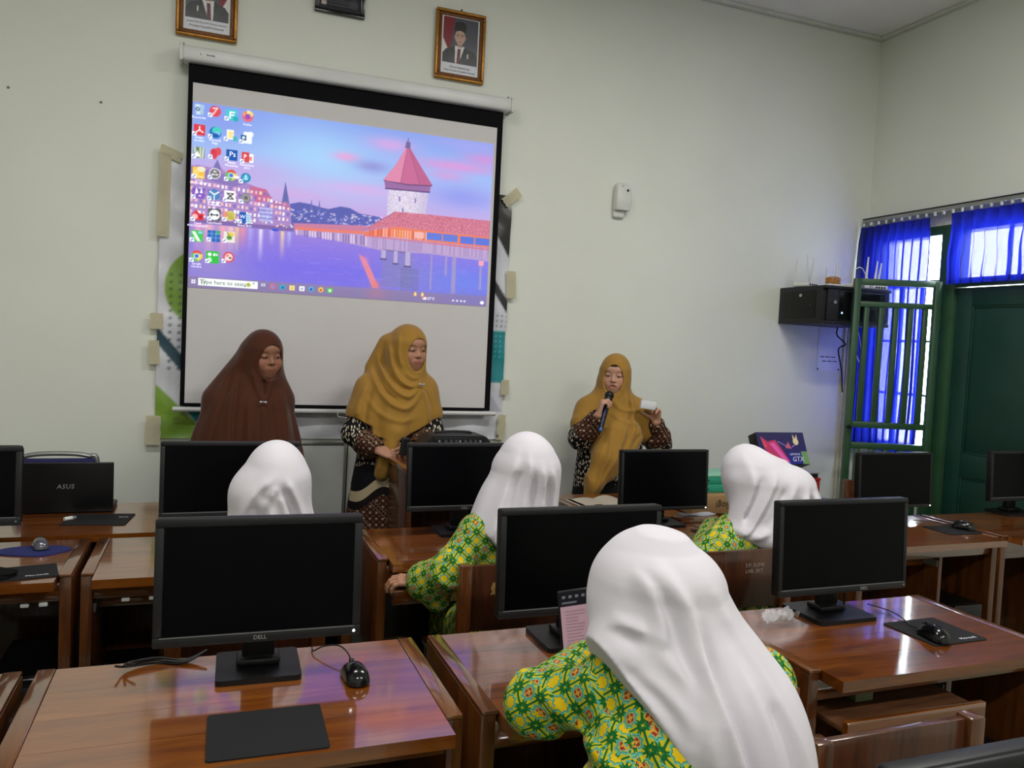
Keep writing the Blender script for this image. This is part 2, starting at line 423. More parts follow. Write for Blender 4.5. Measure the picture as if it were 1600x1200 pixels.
# ------------------------------------------------------------------ wall rack with routers
RX0, RX1, RY0, RZ0, RZ1 = 3.655, 4.20, 4.07, 1.755, 2.0
t = thing('wall_rack', 'black network cabinet hung on the white wall beneath the routers', 'cabinet', ((RX0+RX1)/2, (RY0+FW)/2, RZ0))
hx, hy, hz = (RX1-RX0)/2, (FW-RY0)/2, RZ1-RZ0
bm = BM(); box(bm, (-hx, -hy+0.02, 0), (hx, hy, hz), 0.006); obj('body', bm, M['black2'], t)
bm = BM(); box(bm, (-hx, -hy-0.006, hz-0.02), (hx, -hy+0.02, hz), 0.004); obj('top_lip', bm, M['black2'], t)
bm = BM(); box(bm, (-hx, -hy-0.004, 0), (hx, -hy+0.02, 0.022), 0.004); obj('bottom_lip', bm, M['black2'], t)
dr = obj('door', box(BM(), (-hx+0.03, -hy, 0.024), (hx-0.006, -hy+0.019, hz-0.022), 0.003), M['black2'], t)
obj('door_glass', box(BM(), (-hx+0.12, -hy-0.003, 0.034), (hx-0.05, -hy, hz-0.034)), M['gloss'], dr)
obj('lock', lathe(BM(), [(0.0, 0), (0.011, 0.001), (0.011, 0.006), (0.0, 0.007)], 16), M['silver'], dr, loc=(-hx+0.085, -hy-0.001, 0.14), rot=(PI/2, 0, 0))
obj('status_light', lathe(BM(), [(0.0, 0), (0.006, 0.001), (0.004, 0.004), (0.0, 0.005)], 12), M['ledb'], dr, loc=(-hx+0.145, -hy-0.003, 0.075), rot=(PI/2, 0, 0))
sp = obj('side_panel', box(BM(), (-hx-0.004, -hy+0.075, 0.035), (-hx+0.001, hy-0.04, hz-0.03), 0.002), M['black'], t)
for y, z in ((hy-0.12, 0.12), (-hy+0.115, 0.12)):
    obj('latch_hole', lathe(BM(), [(0.0, 0), (0.011, 0.0005), (0.011, 0.003), (0.0, 0.0035)], 14), M['gloss'], sp, loc=(-hx-0.003, y, z), rot=(0, -PI/2, 0))
obj('key_lock', lathe(BM(), [(0.0, 0), (0.012, 0.001), (0.010, 0.006), (0.0, 0.007)], 16), M['silver'], sp, loc=(-hx-0.003, (-0.0), 0.185), rot=(0, -PI/2, 0))

def router(label, loc, rz, w, d, ants, h=0.028, lean=0):
    t = thing('wifi_router', label, 'router', loc, rz, 'white routers on the wall rack')
    bm = BM(); box(bm, (-w/2, -d/2, 0.002), (w/2, d/2, h), 0.008, 3); b = obj('case', bm, M['whiteplastic'], t)
    for k in range(4):
        obj('port', box(BM(), (-w/2+0.02+k*0.022, -d/2-0.0012, 0.009), (-w/2+0.036+k*0.022, -d/2+0.001, 0.021)), M['black'], b)
    for k, (ax, ay, tilt, ht) in enumerate(ants):
        bm = BM(); tube(bm, [(0, 0, 0), (0, 0, 0.03), (0, 0, 0.04), (0, 0, ht)], [0.0075, 0.0075, 0.0085, 0.0042], 10)
        obj('antenna', bm, M['whiteplastic'], t, loc=(ax, ay, h-0.006), rot=(0, tilt, 0))
    return t
RZ = RZ1
router('white router with three upright antennas at the left end of the rack top', (3.745, 4.33, RZ), 0.2, 0.17, 0.12, [(-0.075, -0.045, -0.03, 0.185), (-0.075, 0.045, 0.02, 0.17), (0.075, 0.03, 0.03, 0.19)])
router('small white router with orange cables coiled on top of the rack', (3.930, 4.30, RZ), -0.05, 0.17, 0.12, [(0.05, 0.045, 0.05, 0.16), (0.074, 0.045, 0.0, 0.17), (-0.02, 0.05, 0.0, 0.12)], 0.032)
router('white router with two antennas in the middle of the rack top', (3.975, 4.155, RZ), 0.03, 0.15, 0.11, [(-0.05, -0.03, 0.02, 0.15), (0.055, -0.035, 0.06, 0.19)])
router('white router with two antennas behind the gate at the rack end', (4.13, 4.14, RZ), -0.05, 0.125, 0.11, [(0.02, 0.03, 0.10, 0.17), (0.05, 0.03, 0.12, 0.16)], 0.034)
M['orange'] = mat('orange_cable', (176, 118, 40), 0.5)
bm = BM(); pts = []
for k in range(90):
    a = k*0.42; pts.append((0.055*math.cos(a)*(1+0.1*math.sin(k)), 0.026*math.sin(a), 0.006+0.00045*k+0.004*math.sin(k*0.9)))
tube(bm, pts, 0.0032, 6); tag(obj('cable_coil', bm, M['orange'], loc=(3.925, 4.30, RZ+0.033)), 'coiled orange network cable lying on the small router', 'cable')
bm = BM(); tube(bm, spline([(3.96, 4.26, RZ+0.05), (3.99, 4.2, RZ+0.12), (4.06, 4.2, RZ+0.15), (4.13, 4.22, RZ+0.10), (4.16, 4.2, RZ+0.04)]), 0.003, 6)
tag(obj('white_cable', bm, M['whiteplastic']), 'white cable arching between the routers on the rack', 'cable')
bm = BM(); tube(bm, spline([(3.9, 4.40, RZ+0.034), (3.95, 4.43, RZ+0.09), (4.02, 4.42, RZ+0.09), (4.08, 4.36, RZ+0.01)]), 0.003, 6)
tag(obj('white_cable', bm, M['whiteplastic']), 'white cable looping over the rack top near the wall', 'cable')
bm = BM(); tube(bm, spline([(4.12, 4.44, 1.752), (4.14, 4.46, 1.70), (4.20, 4.44, 1.64), (4.17, 4.47, 1.60), (4.21, 4.47, 1.45), (4.24, 4.48, 1.3)]), 0.005, 8)
tag(obj('black_cable', bm, M['black']), 'black cable hanging from the underside of the rack', 'cable')
bm = BM(); tube(bm, spline([(4.17, 4.42, 1.753), (4.20, 4.36, 1.62), (4.23, 4.33, 1.52), (4.25, 4.34, 1.58), (4.255, 4.38, 1.72), (4.245, 4.42, 1.80), (4.215, 4.43, 1.82)]), 0.003, 6)
tag(obj('white_cable', bm, M['whiteplastic']), 'white cable looping below the right end of the rack', 'cable')

# notice below the rack, conduits near the corner
t = thing('paper_notice', 'printed white paper notice pinned on the wall below the rack', 'notice', (4.11, FW-0.003, 1.60))
obj('sheet', box(BM(), (-0.098, -0.001, -0.152), (0.098, 0.001, 0.152)), M['whitepaper'], t)
rn_ = random.Random(11)
for z, n_, s0 in ((-0.055, 3, -0.075), (-0.085, 3, -0.055)):
    xx_ = s0
    for k in range(n_):
        w_ = rn_.uniform(0.03, 0.045); obj('print_line', box(BM(), (xx_, -0.0014, z-0.003), (xx_+w_, -0.0009, z+0.003)), M['ink'], t); xx_ += w_+0.009
for x in (-0.092, 0.092):
    obj('pin', lathe(BM(), [(0, 0), (0.006, 0.001), (0.006, 0.004), (0, 0.005)], 10), M['black'], t, loc=(x, -0.001, -0.142), rot=(PI/2, 0, 0))
M['pvc'] = mat('cream_pvc', (196, 190, 170), 0.5, 0.4, var=0.12, vs=9)
for k, (x, w) in enumerate(((4.243, 0.018), (4.278, 0.018))):
    bm = BM(); box(bm, (-w/2, -0.016, 0.0), (w/2, 0, 1.9-0.15*0), 0.003)
    tag(obj('cable_trunking', bm, M['pvc'], loc=(x, FW, 0.0 if k else 0.0)), ('cream cable trunking running up the wall left of the gate', 'second cream cable trunking, nearer the room corner')[k], 'trunking')
# air freshener
t = thing('air_freshener', 'white plastic air freshener dispenser on the bare wall', 'dispenser', (2.385, FW, 2.345))
prof = []
bm = BM(); secs = [(0.045, 0.050, 0.060), (0.06, 0.053, 0.066), (0.12, 0.053, 0.070), (0.18, 0.050, 0.064), (0.205, 0.043, 0.050), (0.214, 0.030, 0.030)]
rings = []
for z, w, d in secs:
    pr = rrect(2*w, d, 0.018, 4); rings.append([bm.verts.new((x, -d/2+y, z)) for x, y in pr])
for a, b in zip(rings, rings[1:]):
    for k in range(len(a)): bm.faces.new((a[k], a[(k+1) % len(a)], b[(k+1) % len(a)], b[k]))
bm.faces.new(rings[0][::-1]); bm.faces.new(rings[-1]); obj('cover', bm, M['whiteplastic'], t, angle=50)
obj('back_tray', box(BM(), (-0.05, -0.03, 0.0), (0.028, 0, 0.05), 0.012, 3), M['whiteplastic'], t)
obj('nozzle', lathe(BM(), [(0, 0), (0.008, 0.001), (0.006, 0.004), (0, 0.002)], 12), M['black'], t, loc=(0.02, -0.068, 0.165), rot=(PI/2, 0, 0))
obj('indicator', lathe(BM(), [(0, 0), (0.004, 0.001), (0, 0.002)], 8), M['grey'], t, loc=(-0.012, -0.062, 0.19), rot=(PI/2, 0, 0))
# little nail holes in the plaster
for (x, z), lb in zip(((-0.917, 2.635), (-0.521, 2.625)), ('small dark nail stub high on the wall at far left', 'tiny nail stub on the wall left of the screen')):
    bm = BM(); lathe(bm, [(0, 0), (0.007, 0.0), (0.005, 0.006), (0, 0.008)], 8); tag(obj('wall_nail', bm, M['grey'], loc=(x, FW, z), rot=(PI/2, 0, 0)), lb, 'nail')
# ------------------------------------------------------------------ flat prints: drawn on a canvas, carried by the corners of a fine sheet
class Canvas:
    def __init__(s, w, h, c=(255, 255, 255)):
        s.w, s.h = w, h; s.a = np.zeros((h, w, 3)); s.a[:] = c; s.yy, s.xx = np.mgrid[0:h, 0:w]+0.5; s.rng = np.random.default_rng(5)
    def blend(s, m, c):
        m = np.clip(m, 0, 1)[..., None]; s.a = s.a*(1-m)+np.array(c, float)*m
    def vgrad(s, stops, y0=0, y1=None):
        y1 = s.h if y1 is None else y1; t = (s.yy-y0)/(y1-y0); P = [p for p, _ in stops]
        col = np.stack([np.interp(t, P, [c[i] for _, c in stops]) for i in range(3)], -1); m = (s.yy >= y0) & (s.yy < y1)
        s.a[m] = col[m]
    def pmask(s, poly, ss=2):
        acc = np.zeros((s.h, s.w)); n = len(poly)
        for ox in [(i+0.5)/ss-0.5 for i in range(ss)]:
            for oy in [(i+0.5)/ss-0.5 for i in range(ss)]:
                X, Y = s.xx+ox, s.yy+oy; ins = np.zeros((s.h, s.w), bool)
                for k in range(n):
                    (x1, y1), (x2, y2) = poly[k], poly[(k+1) % n]
                    if y1 == y2: continue
                    c = ((y1 > Y) != (y2 > Y)) & (X < (x2-x1)*(Y-y1)/(y2-y1)+x1); ins ^= c
                acc += ins
        return acc/(ss*ss)
    def poly(s, poly, c, a=1.0): s.blend(s.pmask(poly)*a, c)
    def rect(s, x0, y0, x1, y1, c, a=1.0):
        m = np.clip(np.minimum(s.xx-x0, x1-s.xx)+0.5, 0, 1)*np.clip(np.minimum(s.yy-y0, y1-s.yy)+0.5, 0, 1); s.blend(m*a, c)
    def ell(s, cx, cy, rx, ry, c, a=1.0, soft=None):
        d = np.sqrt(((s.xx-cx)/rx)**2+((s.yy-cy)/ry)**2)
        s.blend((np.clip((1-d)*min(rx, ry)+0.5, 0, 1) if soft is None else np.exp(-d*d*soft))*a, c)
    def line(s, x0, y0, x1, y1, w, c, a=1.0):
        dx, dy = x1-x0, y1-y0; t = np.clip(((s.xx-x0)*dx+(s.yy-y0)*dy)/(dx*dx+dy*dy+1e-9), 0, 1)
        d = np.hypot(s.xx-x0-t*dx, s.yy-y0-t*dy); s.blend(np.clip(w/2-d+0.5, 0, 1)*a, c)
    def grain(s, m, amp): s.a += (m*s.rng.normal(0, amp, (s.h, s.w)))[..., None]
    def sheet(s, name, w, h, bend=None):
        """grid in the xz plane, centred, facing -y"""
        W, H = s.w, s.h
        gx, gz = np.meshgrid((np.arange(W)+0.5)/W*w-w/2, h/2-(np.arange(H)+0.5)/H*h)
        gx[:, 0] = -w/2; gx[:, -1] = w/2; gz[0] = h/2; gz[-1] = -h/2
        gy = np.zeros_like(gx) if bend is None else bend(gx, gz)
        co = np.stack([gx, gy, gz], -1).reshape(-1, 3)
        i = np.arange(W*H).reshape(H, W)
        f = np.stack([i[1:, :-1], i[1:, 1:], i[:-1, 1:], i[:-1, :-1]], -1).reshape(-1, 4)
        me = np_mesh(name, co, f, True)
        c = np.clip(s.a.reshape(-1, 3)/255, 0, 1); lin = np.where(c <= 0.04045, c/12.92, ((c+0.055)/1.055)**2.4)
        at = me.color_attributes.new('col', 'FLOAT_COLOR', 'POINT')
        at.data.foreach_set('color', np.concatenate([lin, np.ones((len(lin), 1))], 1).astype(np.float32).ravel())
        return me
def np_mesh(name, co, faces, smooth=True):
    me = bpy.data.meshes.new(name); n = len(faces)
    me.vertices.add(len(co)); me.vertices.foreach_set('co', np.asarray(co, np.float32).ravel())
    me.loops.add(n*4); me.loops.foreach_set('vertex_index', np.asarray(faces, np.int32).ravel())
    me.polygons.add(n); me.polygons.foreach_set('loop_start', np.arange(0, n*4, 4, dtype=np.int32))
    me.polygons.foreach_set('use_smooth', np.full(n, smooth)); me.update(calc_edges=True); return me

def desktop_canvas():
    c = Canvas(470, 272)
    c.vgrad([(0, (118, 148, 238)), (0.35, (140, 178, 248)), (0.62, (176, 168, 236)), (0.8, (188, 150, 222)), (1, (150, 130, 220))], 0, 175)
    for x, y, rx, ry, col, a in ((185, 60, 110, 60, (150, 205, 252), 0.8), (40, 20, 70, 40, (118, 140, 240), 0.7), (60, 92, 120, 26, (190, 150, 226), 0.7), (226, 52, 26, 9, (226, 150, 214), 0.95), (268, 62, 34, 12, (132, 132, 214), 0.9),
                                 (296, 24, 46, 14, (206, 150, 226), 0.9), (250, 100, 90, 12, (206, 160, 230), 0.8), (405, 45, 90, 12, (216, 134, 214), 0.9), (455, 28, 46, 14, (200, 130, 216), 0.9), (392, 62, 40, 10, (208, 140, 216), 0.8), (420, 95, 80, 26, (120, 130, 240), 0.7), (430, 8, 90, 12, (150, 150, 240), 0.8), (150, 118, 70, 12, (206, 150, 220), 0.6)):
        c.ell(x, y, rx, ry, col, a, soft=1.6)
    c.vgrad([(0, (146, 118, 214)), (0.25, (128, 104, 226)), (0.6, (106, 92, 236)), (1, (112, 100, 226))], 168, 272)
    c.ell(430, 235, 120, 40, (96, 120, 240), 0.8, soft=1.5); c.ell(330, 230, 60, 40, (126, 120, 200), 0.6, soft=1.5); c.ell(30, 235, 70, 50, (150, 130, 200), 0.7, soft=1.5)
    c.poly([(122, 140), (143, 134), (157, 130), (172, 131), (186, 134), (201, 136), (220, 130), (235, 131), (250, 138), (281, 140), (293, 148), (247, 159), (123, 171)], (78, 84, 176))
    r = random.Random(3)
    for _ in range(150):
        x = r.uniform(140, 285); y = r.uniform(139, 157); c.rect(x, y, x+r.uniform(1, 4), y+r.uniform(1, 2.4), r.choice([(230, 220, 250), (190, 190, 250), (250, 220, 220), (120, 130, 220)]), 0.8)
    for x in (175, 187): c.poly([(x, 122), (x-2, 140), (x+2, 140)], (90, 96, 180))
    c.poly([(135, 101), (130, 136), (142, 135)], (86, 96, 170)); c.poly([(129, 135), (143, 134), (145, 165), (130, 164)], (126, 118, 196))
    B = [(0, 93), (10, 91), (30, 93), (36, 80), (41, 91), (54, 102), (65, 101), (79, 110), (93, 114), (107, 119), (118, 131), (143, 137), (146, 168), (101, 171), (0, 175)]
    c.poly(B, (158, 120, 196)); c.poly([(0, 93), (54, 102), (79, 110), (60, 118), (0, 108)], (128, 104, 182))
    c.poly([(82, 113), (107, 116), (118, 132), (92, 137)], (196, 92, 138)); c.poly([(118, 132), (139, 132), (144, 141), (118, 143)], (176, 100, 160)); c.poly([(36, 80), (30, 94), (42, 94)], (110, 100, 180))
    bmk = c.pmask(B)
    for row in range(6):
        for k in range(24):
            x = 2+k*6+r.uniform(-1, 1); y = 117+row*8.5+k*0.35
            if x < 142 and y < 165: c.blend(bmk*((abs(c.xx-x) < 1.7) & (abs(c.yy-y) < 2.4)), r.choice([(250, 214, 226), (240, 240, 255), (236, 170, 200), (116, 100, 190), (250, 190, 170)]))
    c.rect(98, 143, 117, 166, (130, 140, 230), 0.7)
    for y in (145, 151, 157, 163): c.line(98, y, 117, y, 1.2, (235, 235, 255), 0.8)
    c.rect(0, 170, 150, 176, (112, 84, 158), 0.85)
    for _ in range(40):
        x = r.uniform(0, 148); c.ell(x, r.uniform(164, 171), 1.3, 1.3, r.choice([(255, 220, 180), (255, 160, 150), (255, 255, 255)]))
    for x, w, l, col in ((12, 6, 50, (236, 150, 190)), (27, 8, 60, (246, 170, 180)), (46, 7, 62, (250, 160, 170)), (58, 6, 50, (250, 190, 190)), (67, 3, 44, (255, 200, 120)), (75, 5, 36, (250, 130, 140)), (86, 4, 40, (170, 150, 240)), (101, 3, 52, (240, 230, 255)), (117, 3, 26, (180, 170, 250)), (133, 3, 46, (255, 210, 150)), (143, 3, 28, (170, 180, 255))):
        m = np.exp(-((c.xx-x)/w)**2)*np.clip((c.yy-176)/2, 0, 1)*np.clip(1-(c.yy-176)/l, 0, 1); c.blend(m*0.95, col)
    c.ell(122, 176, 5, 2, (40, 70, 220))
    # low covered bridge, then the wide one with its tower
    c.poly([(148, 163), (195, 160), (263, 156), (257, 166), (202, 168), (151, 170)], (196, 110, 150)); c.poly([(150, 168), (202, 167), (257, 165), (257, 172), (202, 173), (152, 173)], (236, 110, 96))
    c.poly([(294, 94), (361, 94), (357, 134), (294, 139)], (212, 200, 228)); tm = c.pmask([(294, 94), (361, 94), (357, 134), (294, 139)]); c.grain(tm, 16); c.blend(tm*np.clip((c.xx-335)/30, 0, 1)*0.5, (160, 140, 200)); c.blend(tm*np.clip((304-c.xx)/14, 0, 1)*0.4, (170, 150, 210))
    for x, y in ((312, 104), (338, 104), (318, 122)): c.rect(x, y, x+3, y+8, (140, 120, 180))
    c.poly([(287, 80), (326, 82), (365, 80), (363, 93), (290, 95)], (150, 96, 160)); c.line(290, 94, 363, 92, 2, (90, 60, 120)); c.line(287, 81, 326, 84, 2, (96, 60, 110)); c.line(326, 84, 366, 81, 2, (96, 60, 110))
    for k in range(16): c.line(291+k*4.6, 84, 292+k*4.4, 93, 0.8, (110, 76, 130), 0.7)
    c.poly([(324, 20), (345, 50), (367, 80), (326, 83), (286, 81), (305, 55)], (198, 90, 140)); c.poly([(324, 20), (305, 55), (286, 81), (314, 82)], (222, 120, 162)); c.poly([(324, 20), (345, 50), (367, 80), (346, 82)], (186, 84, 132))
    c.line(324, 20, 314, 82, 0.8, (150, 70, 120)); c.line(324, 20, 346, 82, 0.8, (150, 70, 120)); c.poly([(321, 15), (328, 16), (328, 26), (319, 26)], (110, 90, 150)); c.line(324, 10, 324, 17, 1.5, (110, 90, 150))
    c.poly([(151, 173), (259, 170), (310, 168), (470, 174), (470, 196), (367, 192), (287, 193), (210, 183), (152, 179)], (172, 142, 200))
    for k in range(60):
        x = 262+k*3.5; c.line(x, 172, x, 190, 0.9, r.choice([(140, 112, 176), (200, 170, 220)]), 0.8)
    for k in range(28):
        x = 154+k*4.0; c.line(x, 173, x+0.5, 180+k*0.25, 1.6, r.choice([(100, 80, 160), (240, 210, 240), (180, 150, 210)]), 0.9)
    c.poly([(257, 166), (309, 153), (365, 154), (470, 155), (470, 173), (366, 172), (310, 170), (259, 172)], (240, 112, 80))
    for k in range(22):
        x = 268+k*4.4; c.line(x, 158, x, 170, 1.5, r.choice([(255, 190, 120), (210, 60, 60), (255, 150, 90), (250, 200, 190)]), 0.9)
    c.rect(361, 157, 414, 169, (84, 110, 220)); c.rect(419, 158, 470, 170, (76, 104, 224)); c.rect(340, 158, 357, 168, (240, 180, 180), 0.8); c.line(388, 157, 388, 169, 2, (220, 110, 110)); c.line(444, 158, 444, 170, 2, (220, 120, 120))
    bp = [(257, 164), (308, 129), (356, 128), (470, 128), (470, 155), (365, 154), (309, 153)]; c.poly(bp, (206, 104, 132)); c.grain(c.pmask(bp), 14); c.line(257, 164, 308, 129, 1.5, (180, 90, 130))
    c.line(258, 172, 366, 174, 1.5, (226, 90, 110)); c.line(366, 174, 470, 176, 2, (226, 90, 110))
    c.line(290, 192, 332, 193, 2, (110, 90, 150)); c.rect(290, 194, 340, 250, (120, 116, 170), 0.45)
    for x, y1, w in ((291, 208, 7), (311, 214, 6), (331, 217, 8)): c.rect(x-w/2, 192, x+w/2, y1, (176, 160, 206)); c.rect(x-w/2-2, y1-3, x+w/2+2, y1, (90, 80, 140))
    for x, y1, w in ((371, 250, 3), (396, 225, 4), (410, 255, 7), (457, 245, 4)): c.rect(x-w/2, 193, x+w/2, y1, (150, 136, 196), 0.9)
    c.rect(453, 196, 462, 204, (250, 150, 170)); c.rect(320, 218, 350, 254, (96, 96, 160), 0.35)
    c.poly([(251, 202), (261, 207), (271, 223), (279, 240), (286, 254), (275, 254), (268, 239), (259, 220)], (240, 120, 130), 0.9); c.ell(262, 212, 8, 10, (220, 120, 180), 0.6, soft=2); c.ell(280, 248, 8, 8, (250, 110, 90), 0.7, soft=2)
    c.grain((c.yy > 190)*1.0, 2.5)
    for _ in range(60):
        x = r.uniform(140, 460); y = r.uniform(185, 252); c.line(x, y, x+r.uniform(8, 30), y, 0.8, (150, 140, 245), 0.35)
    # taskbar
    c.vgrad([(0, (128, 112, 170)), (1, (124, 108, 160))], 255, 272); c.ell(282, 262, 20, 14, (170, 110, 140), 0.6, soft=1.5); c.ell(440, 262, 60, 14, (110, 104, 190), 0.6, soft=1.5)
    for x in (346, 358): c.poly([(x, 254), (x-3, 262), (x+3, 262)], (255, 120, 90)); c.ell(x, 259, 2, 3, (255, 220, 120))
    c.rect(14, 257, 99, 268, (244, 255, 250)); c.ell(22, 261.5, 2.6, 2.6, (110, 140, 140)); c.ell(22, 261.5, 1.7, 1.7, (244, 255, 250)); c.line(20, 264, 18.5, 266, 1, (110, 140, 140))
    c.poly([(86, 258), (88, 261), (91, 262.5), (88, 264), (86, 267), (84, 264), (81, 262.5), (84, 261)], (226, 220, 70)); c.ell(80, 265, 1.2, 1.2, (90, 130, 160)); c.ell(93, 260, 1.2, 1.2, (90, 130, 160))
    for x in (4.5, 7.7):
        for y in (260, 263.2): c.rect(x, y, x+2.6, y+2.6, (240, 244, 255))
    c.rect(104, 259, 110, 263, (220, 220, 240)); c.rect(105.3, 260.2, 108.7, 262, (128, 112, 170))
    tb = [(121, (230, 90, 120), (80, 140, 240)), (136, (40, 170, 200), (20, 90, 190)), (150, (250, 220, 130), (240, 190, 70)), (165, (245, 245, 250), (150, 170, 200)), (179, (70, 170, 230), (20, 80, 170)), (194, (240, 200, 60), (220, 70, 60)), (208, (70, 210, 60), (240, 250, 240))]
    for x, a, b in tb:
        c.ell(x, 262.5, 4, 4, a) if x in (121, 136, 179, 194) else c.rect(x-4, 259, x+4, 266.5, a)
        c.ell(x, 263, 2, 2, b)
    c.ell(362, 265, 4, 2.4, (235, 235, 240)); c.ell(360, 263.5, 1.6, 1.6, (240, 120, 90)); c.ell(462, 266, 3.4, 2.8, (250, 250, 255))
    for x in (411, 418, 425, 431): c.rect(x-1.6, 264, x+1.6, 267, (225, 225, 240))
    # desktop icons
    def arrow(x, y): c.rect(x-10, y+3, x-4, y+9, (250, 250, 255)); c.line(x-8.5, y+7.5, x-5.5, y+4.5, 1.2, (40, 90, 190))
    I = [[(9, 10), (31, 10), (54, 12), (77, 11)], [(10, 40), (32, 41), (54, 42), (76, 43)], [(10, 73), (33, 71), (56, 71), (78, 72)], [(11, 102), (33, 101), (56, 101), (77, 102)], [(11, 132), (33, 132), (55, 132), (78, 132)], [(11, 165), (34, 162), (55, 161), (77, 162)], [(11, 195), (34, 193), (56, 193)], [(11, 225), (33, 225), (56, 223)]]
    wht = (250, 252, 255)
    def chrome(x, y, s=7.5):
        c.ell(x, y, s, s, (90, 190, 90)); c.poly([(x-s*.9, y-s*.5), (x+s*.9, y-s*.5), (x+s*.5, y-s), (x, y-s*1.08), (x-s*.6, y-s*.9)], (232, 70, 60)); c.poly([(x+s, y-s*.4), (x+s, y+s*.3), (x+s*.2, y+s), (x+s*.1, y), (x+s*.2, y-s*.4)], (250, 205, 70))
        c.ell(x, y, s*.5, s*.5, wht); c.ell(x, y, s*.38, s*.38, (50, 110, 220))
    x, y = I[0][0]; c.poly([(x-6, y-7), (x+7, y-7), (x+5, y+8), (x-4, y+8)], (190, 220, 245)); c.poly([(x+1, y-7), (x+7, y-7), (x+5, y+8), (x+1, y+8)], (150, 190, 230)); c.ell(x-2, y, 3, 3, (60, 90, 130)); c.ell(x-2, y, 1.3, 1.3, (200, 225, 245))
    x, y = I[0][1]; c.ell(x, y, 8, 8, (232, 60, 76)); c.line(x-3, y-4, x+3, y-5, 1.6, wht); c.line(x+3, y-5, x-3, y+5, 2, (255, 200, 190)); arrow(x, y)
    x, y = I[0][2]; c.rect(x-8, y-8, x+8, y+8, (50, 200, 214)); c.ell(x+6, y+5, 4, 4, (30, 170, 190)); c.line(x-2, y-4, x-2, y+5, 2, wht); c.line(x-2, y-4, x+4, y-4, 2, wht); c.line(x-2, y, x+3, y, 2, wht); arrow(x, y)
    x, y = I[0][3]; c.ell(x, y, 8, 8, (240, 90, 110)); c.ell(x+3, y-4, 5, 4, (255, 210, 90)); c.ell(x, y, 4, 4, (140, 60, 200)); c.ell(x+1, y-7, 3, 2, (255, 230, 150)); c.ell(x-5, y-3, 2, 3, (255, 150, 80))
    x, y = I[1][0]; c.rect(x-8, y-8, x+8, y+8, (230, 46, 62)); c.line(x, y-5, x, y, 1.6, wht); c.line(x, y, x-5, y+4, 1.6, wht); c.line(x, y, x+5, y+3, 1.6, wht); arrow(x, y)
    x, y = I[1][1]; c.ell(x, y, 8.5, 8.5, (30, 110, 200)); c.ell(x+2, y-3, 6.5, 5.5, (50, 210, 190)); c.ell(x+3, y+1, 4, 3.2, (110, 190, 240)); c.ell(x-1, y+4, 6, 3, (20, 80, 180)); arrow(x, y)
    x, y = I[1][2]; c.rect(x-6, y-8, x+4, y+6, (250, 250, 240)); c.rect(x-4, y-6, x+3, y+4, (250, 226, 130)); c.rect(x+3, y+1, x+9, y+8, (50, 180, 200)); arrow(x, y)
    x, y = I[1][3]; c.rect(x-4, y-9, x+8, y+8, (240, 248, 252)); c.ell(x+6, y-6, 4, 4, (240, 248, 252)); c.rect(x-8, y-4, x, y+4, (30, 90, 150)); c.ell(x-4, y, 2, 2, wht); arrow(x, y)
    x, y = I[2][0]; c.rect(x-8, y-8, x+8, y+8, (120, 150, 130)); [c.line(x-6+k*4, y-7, x-4+k*3, y+7, 1.6, q) for k, q in enumerate(((230, 240, 230), (60, 100, 70), (240, 230, 160), (230, 235, 245)))]; c.poly([(x-6, y+6), (x-2, y-3), (x+2, y+6)], wht); arrow(x, y)
    x, y = I[2][1]; c.ell(x-1, y+1, 4, 8, (230, 50, 66)); c.ell(x+4, y-3, 4, 6, (232, 60, 76)); c.ell(x-3, y-1, 4, 5, (224, 44, 60)); arrow(x, y)
    x, y = I[2][2]; c.rect(x-8, y-8, x+8, y+8, (20, 80, 180)); arrow(x, y)
    x, y = I[2][3]; c.rect(x, y-6, x+9, y+7, (250, 244, 244)); c.rect(x-8, y-8, x+3, y+7, (226, 60, 66)); c.rect(x+3, y-2, x+7, y+4, (240, 130, 120)); arrow(x, y)
    x, y = I[3][0]; c.rect(x-9, y-8, x+8, y+9, (250, 190, 50)); c.ell(x+3, y-5, 6, 4, (240, 230, 190)); c.ell(x-4, y, 4, 5, (255, 215, 90)); c.line(x-6, y+6, x+5, y+6, 1.6, (255, 240, 190)); arrow(x, y)
    x, y = I[3][1]; c.ell(x, y, 8, 8, (240, 240, 245)); c.ell(x, y, 6.8, 6.8, (104, 100, 104)); [c.ell(x+3*math.cos(a), y+3*math.sin(a), 2.4, 1.5, (215, 212, 215)) for a in (0.5, 2.6, 4.7)]; arrow(x, y)
    chrome(*I[3][2], 8); c.ell(I[3][2][0]+8, I[3][2][1]+2, 4, 2, wht); arrow(*I[3][2])
    x, y = I[3][3]; c.ell(x, y, 7, 7, (20, 130, 190)); c.ell(x, y, 4, 4, (70, 190, 230)); c.line(x, y-4, x, y, 1.4, wht); c.line(x-2, y+2, x+2, y+2, 1.2, wht); arrow(x, y)
    x, y = I[4][0]; c.rect(x-9, y-7, x+8, y+8, (120, 70, 196)); c.poly([(x-3, y-9), (x, y), (x-5, y+2)], wht); c.poly([(x+4, y-9), (x+2, y), (x+6, y)], wht); c.ell(x+2, y+4, 2, 1, wht); arrow(x, y)
    x, y = I[4][1]; c.poly([(x, y-9), (x+8, y-4), (x+8, y+5), (x, y+9), (x-8, y+5), (x-8, y-4)], (60, 120, 190)); c.line(x-6, y-4, x, y, 2, wht); c.line(x+6, y-4, x, y, 2, wht); c.line(x, y, x, y+8, 2, (200, 225, 245)); arrow(x, y)
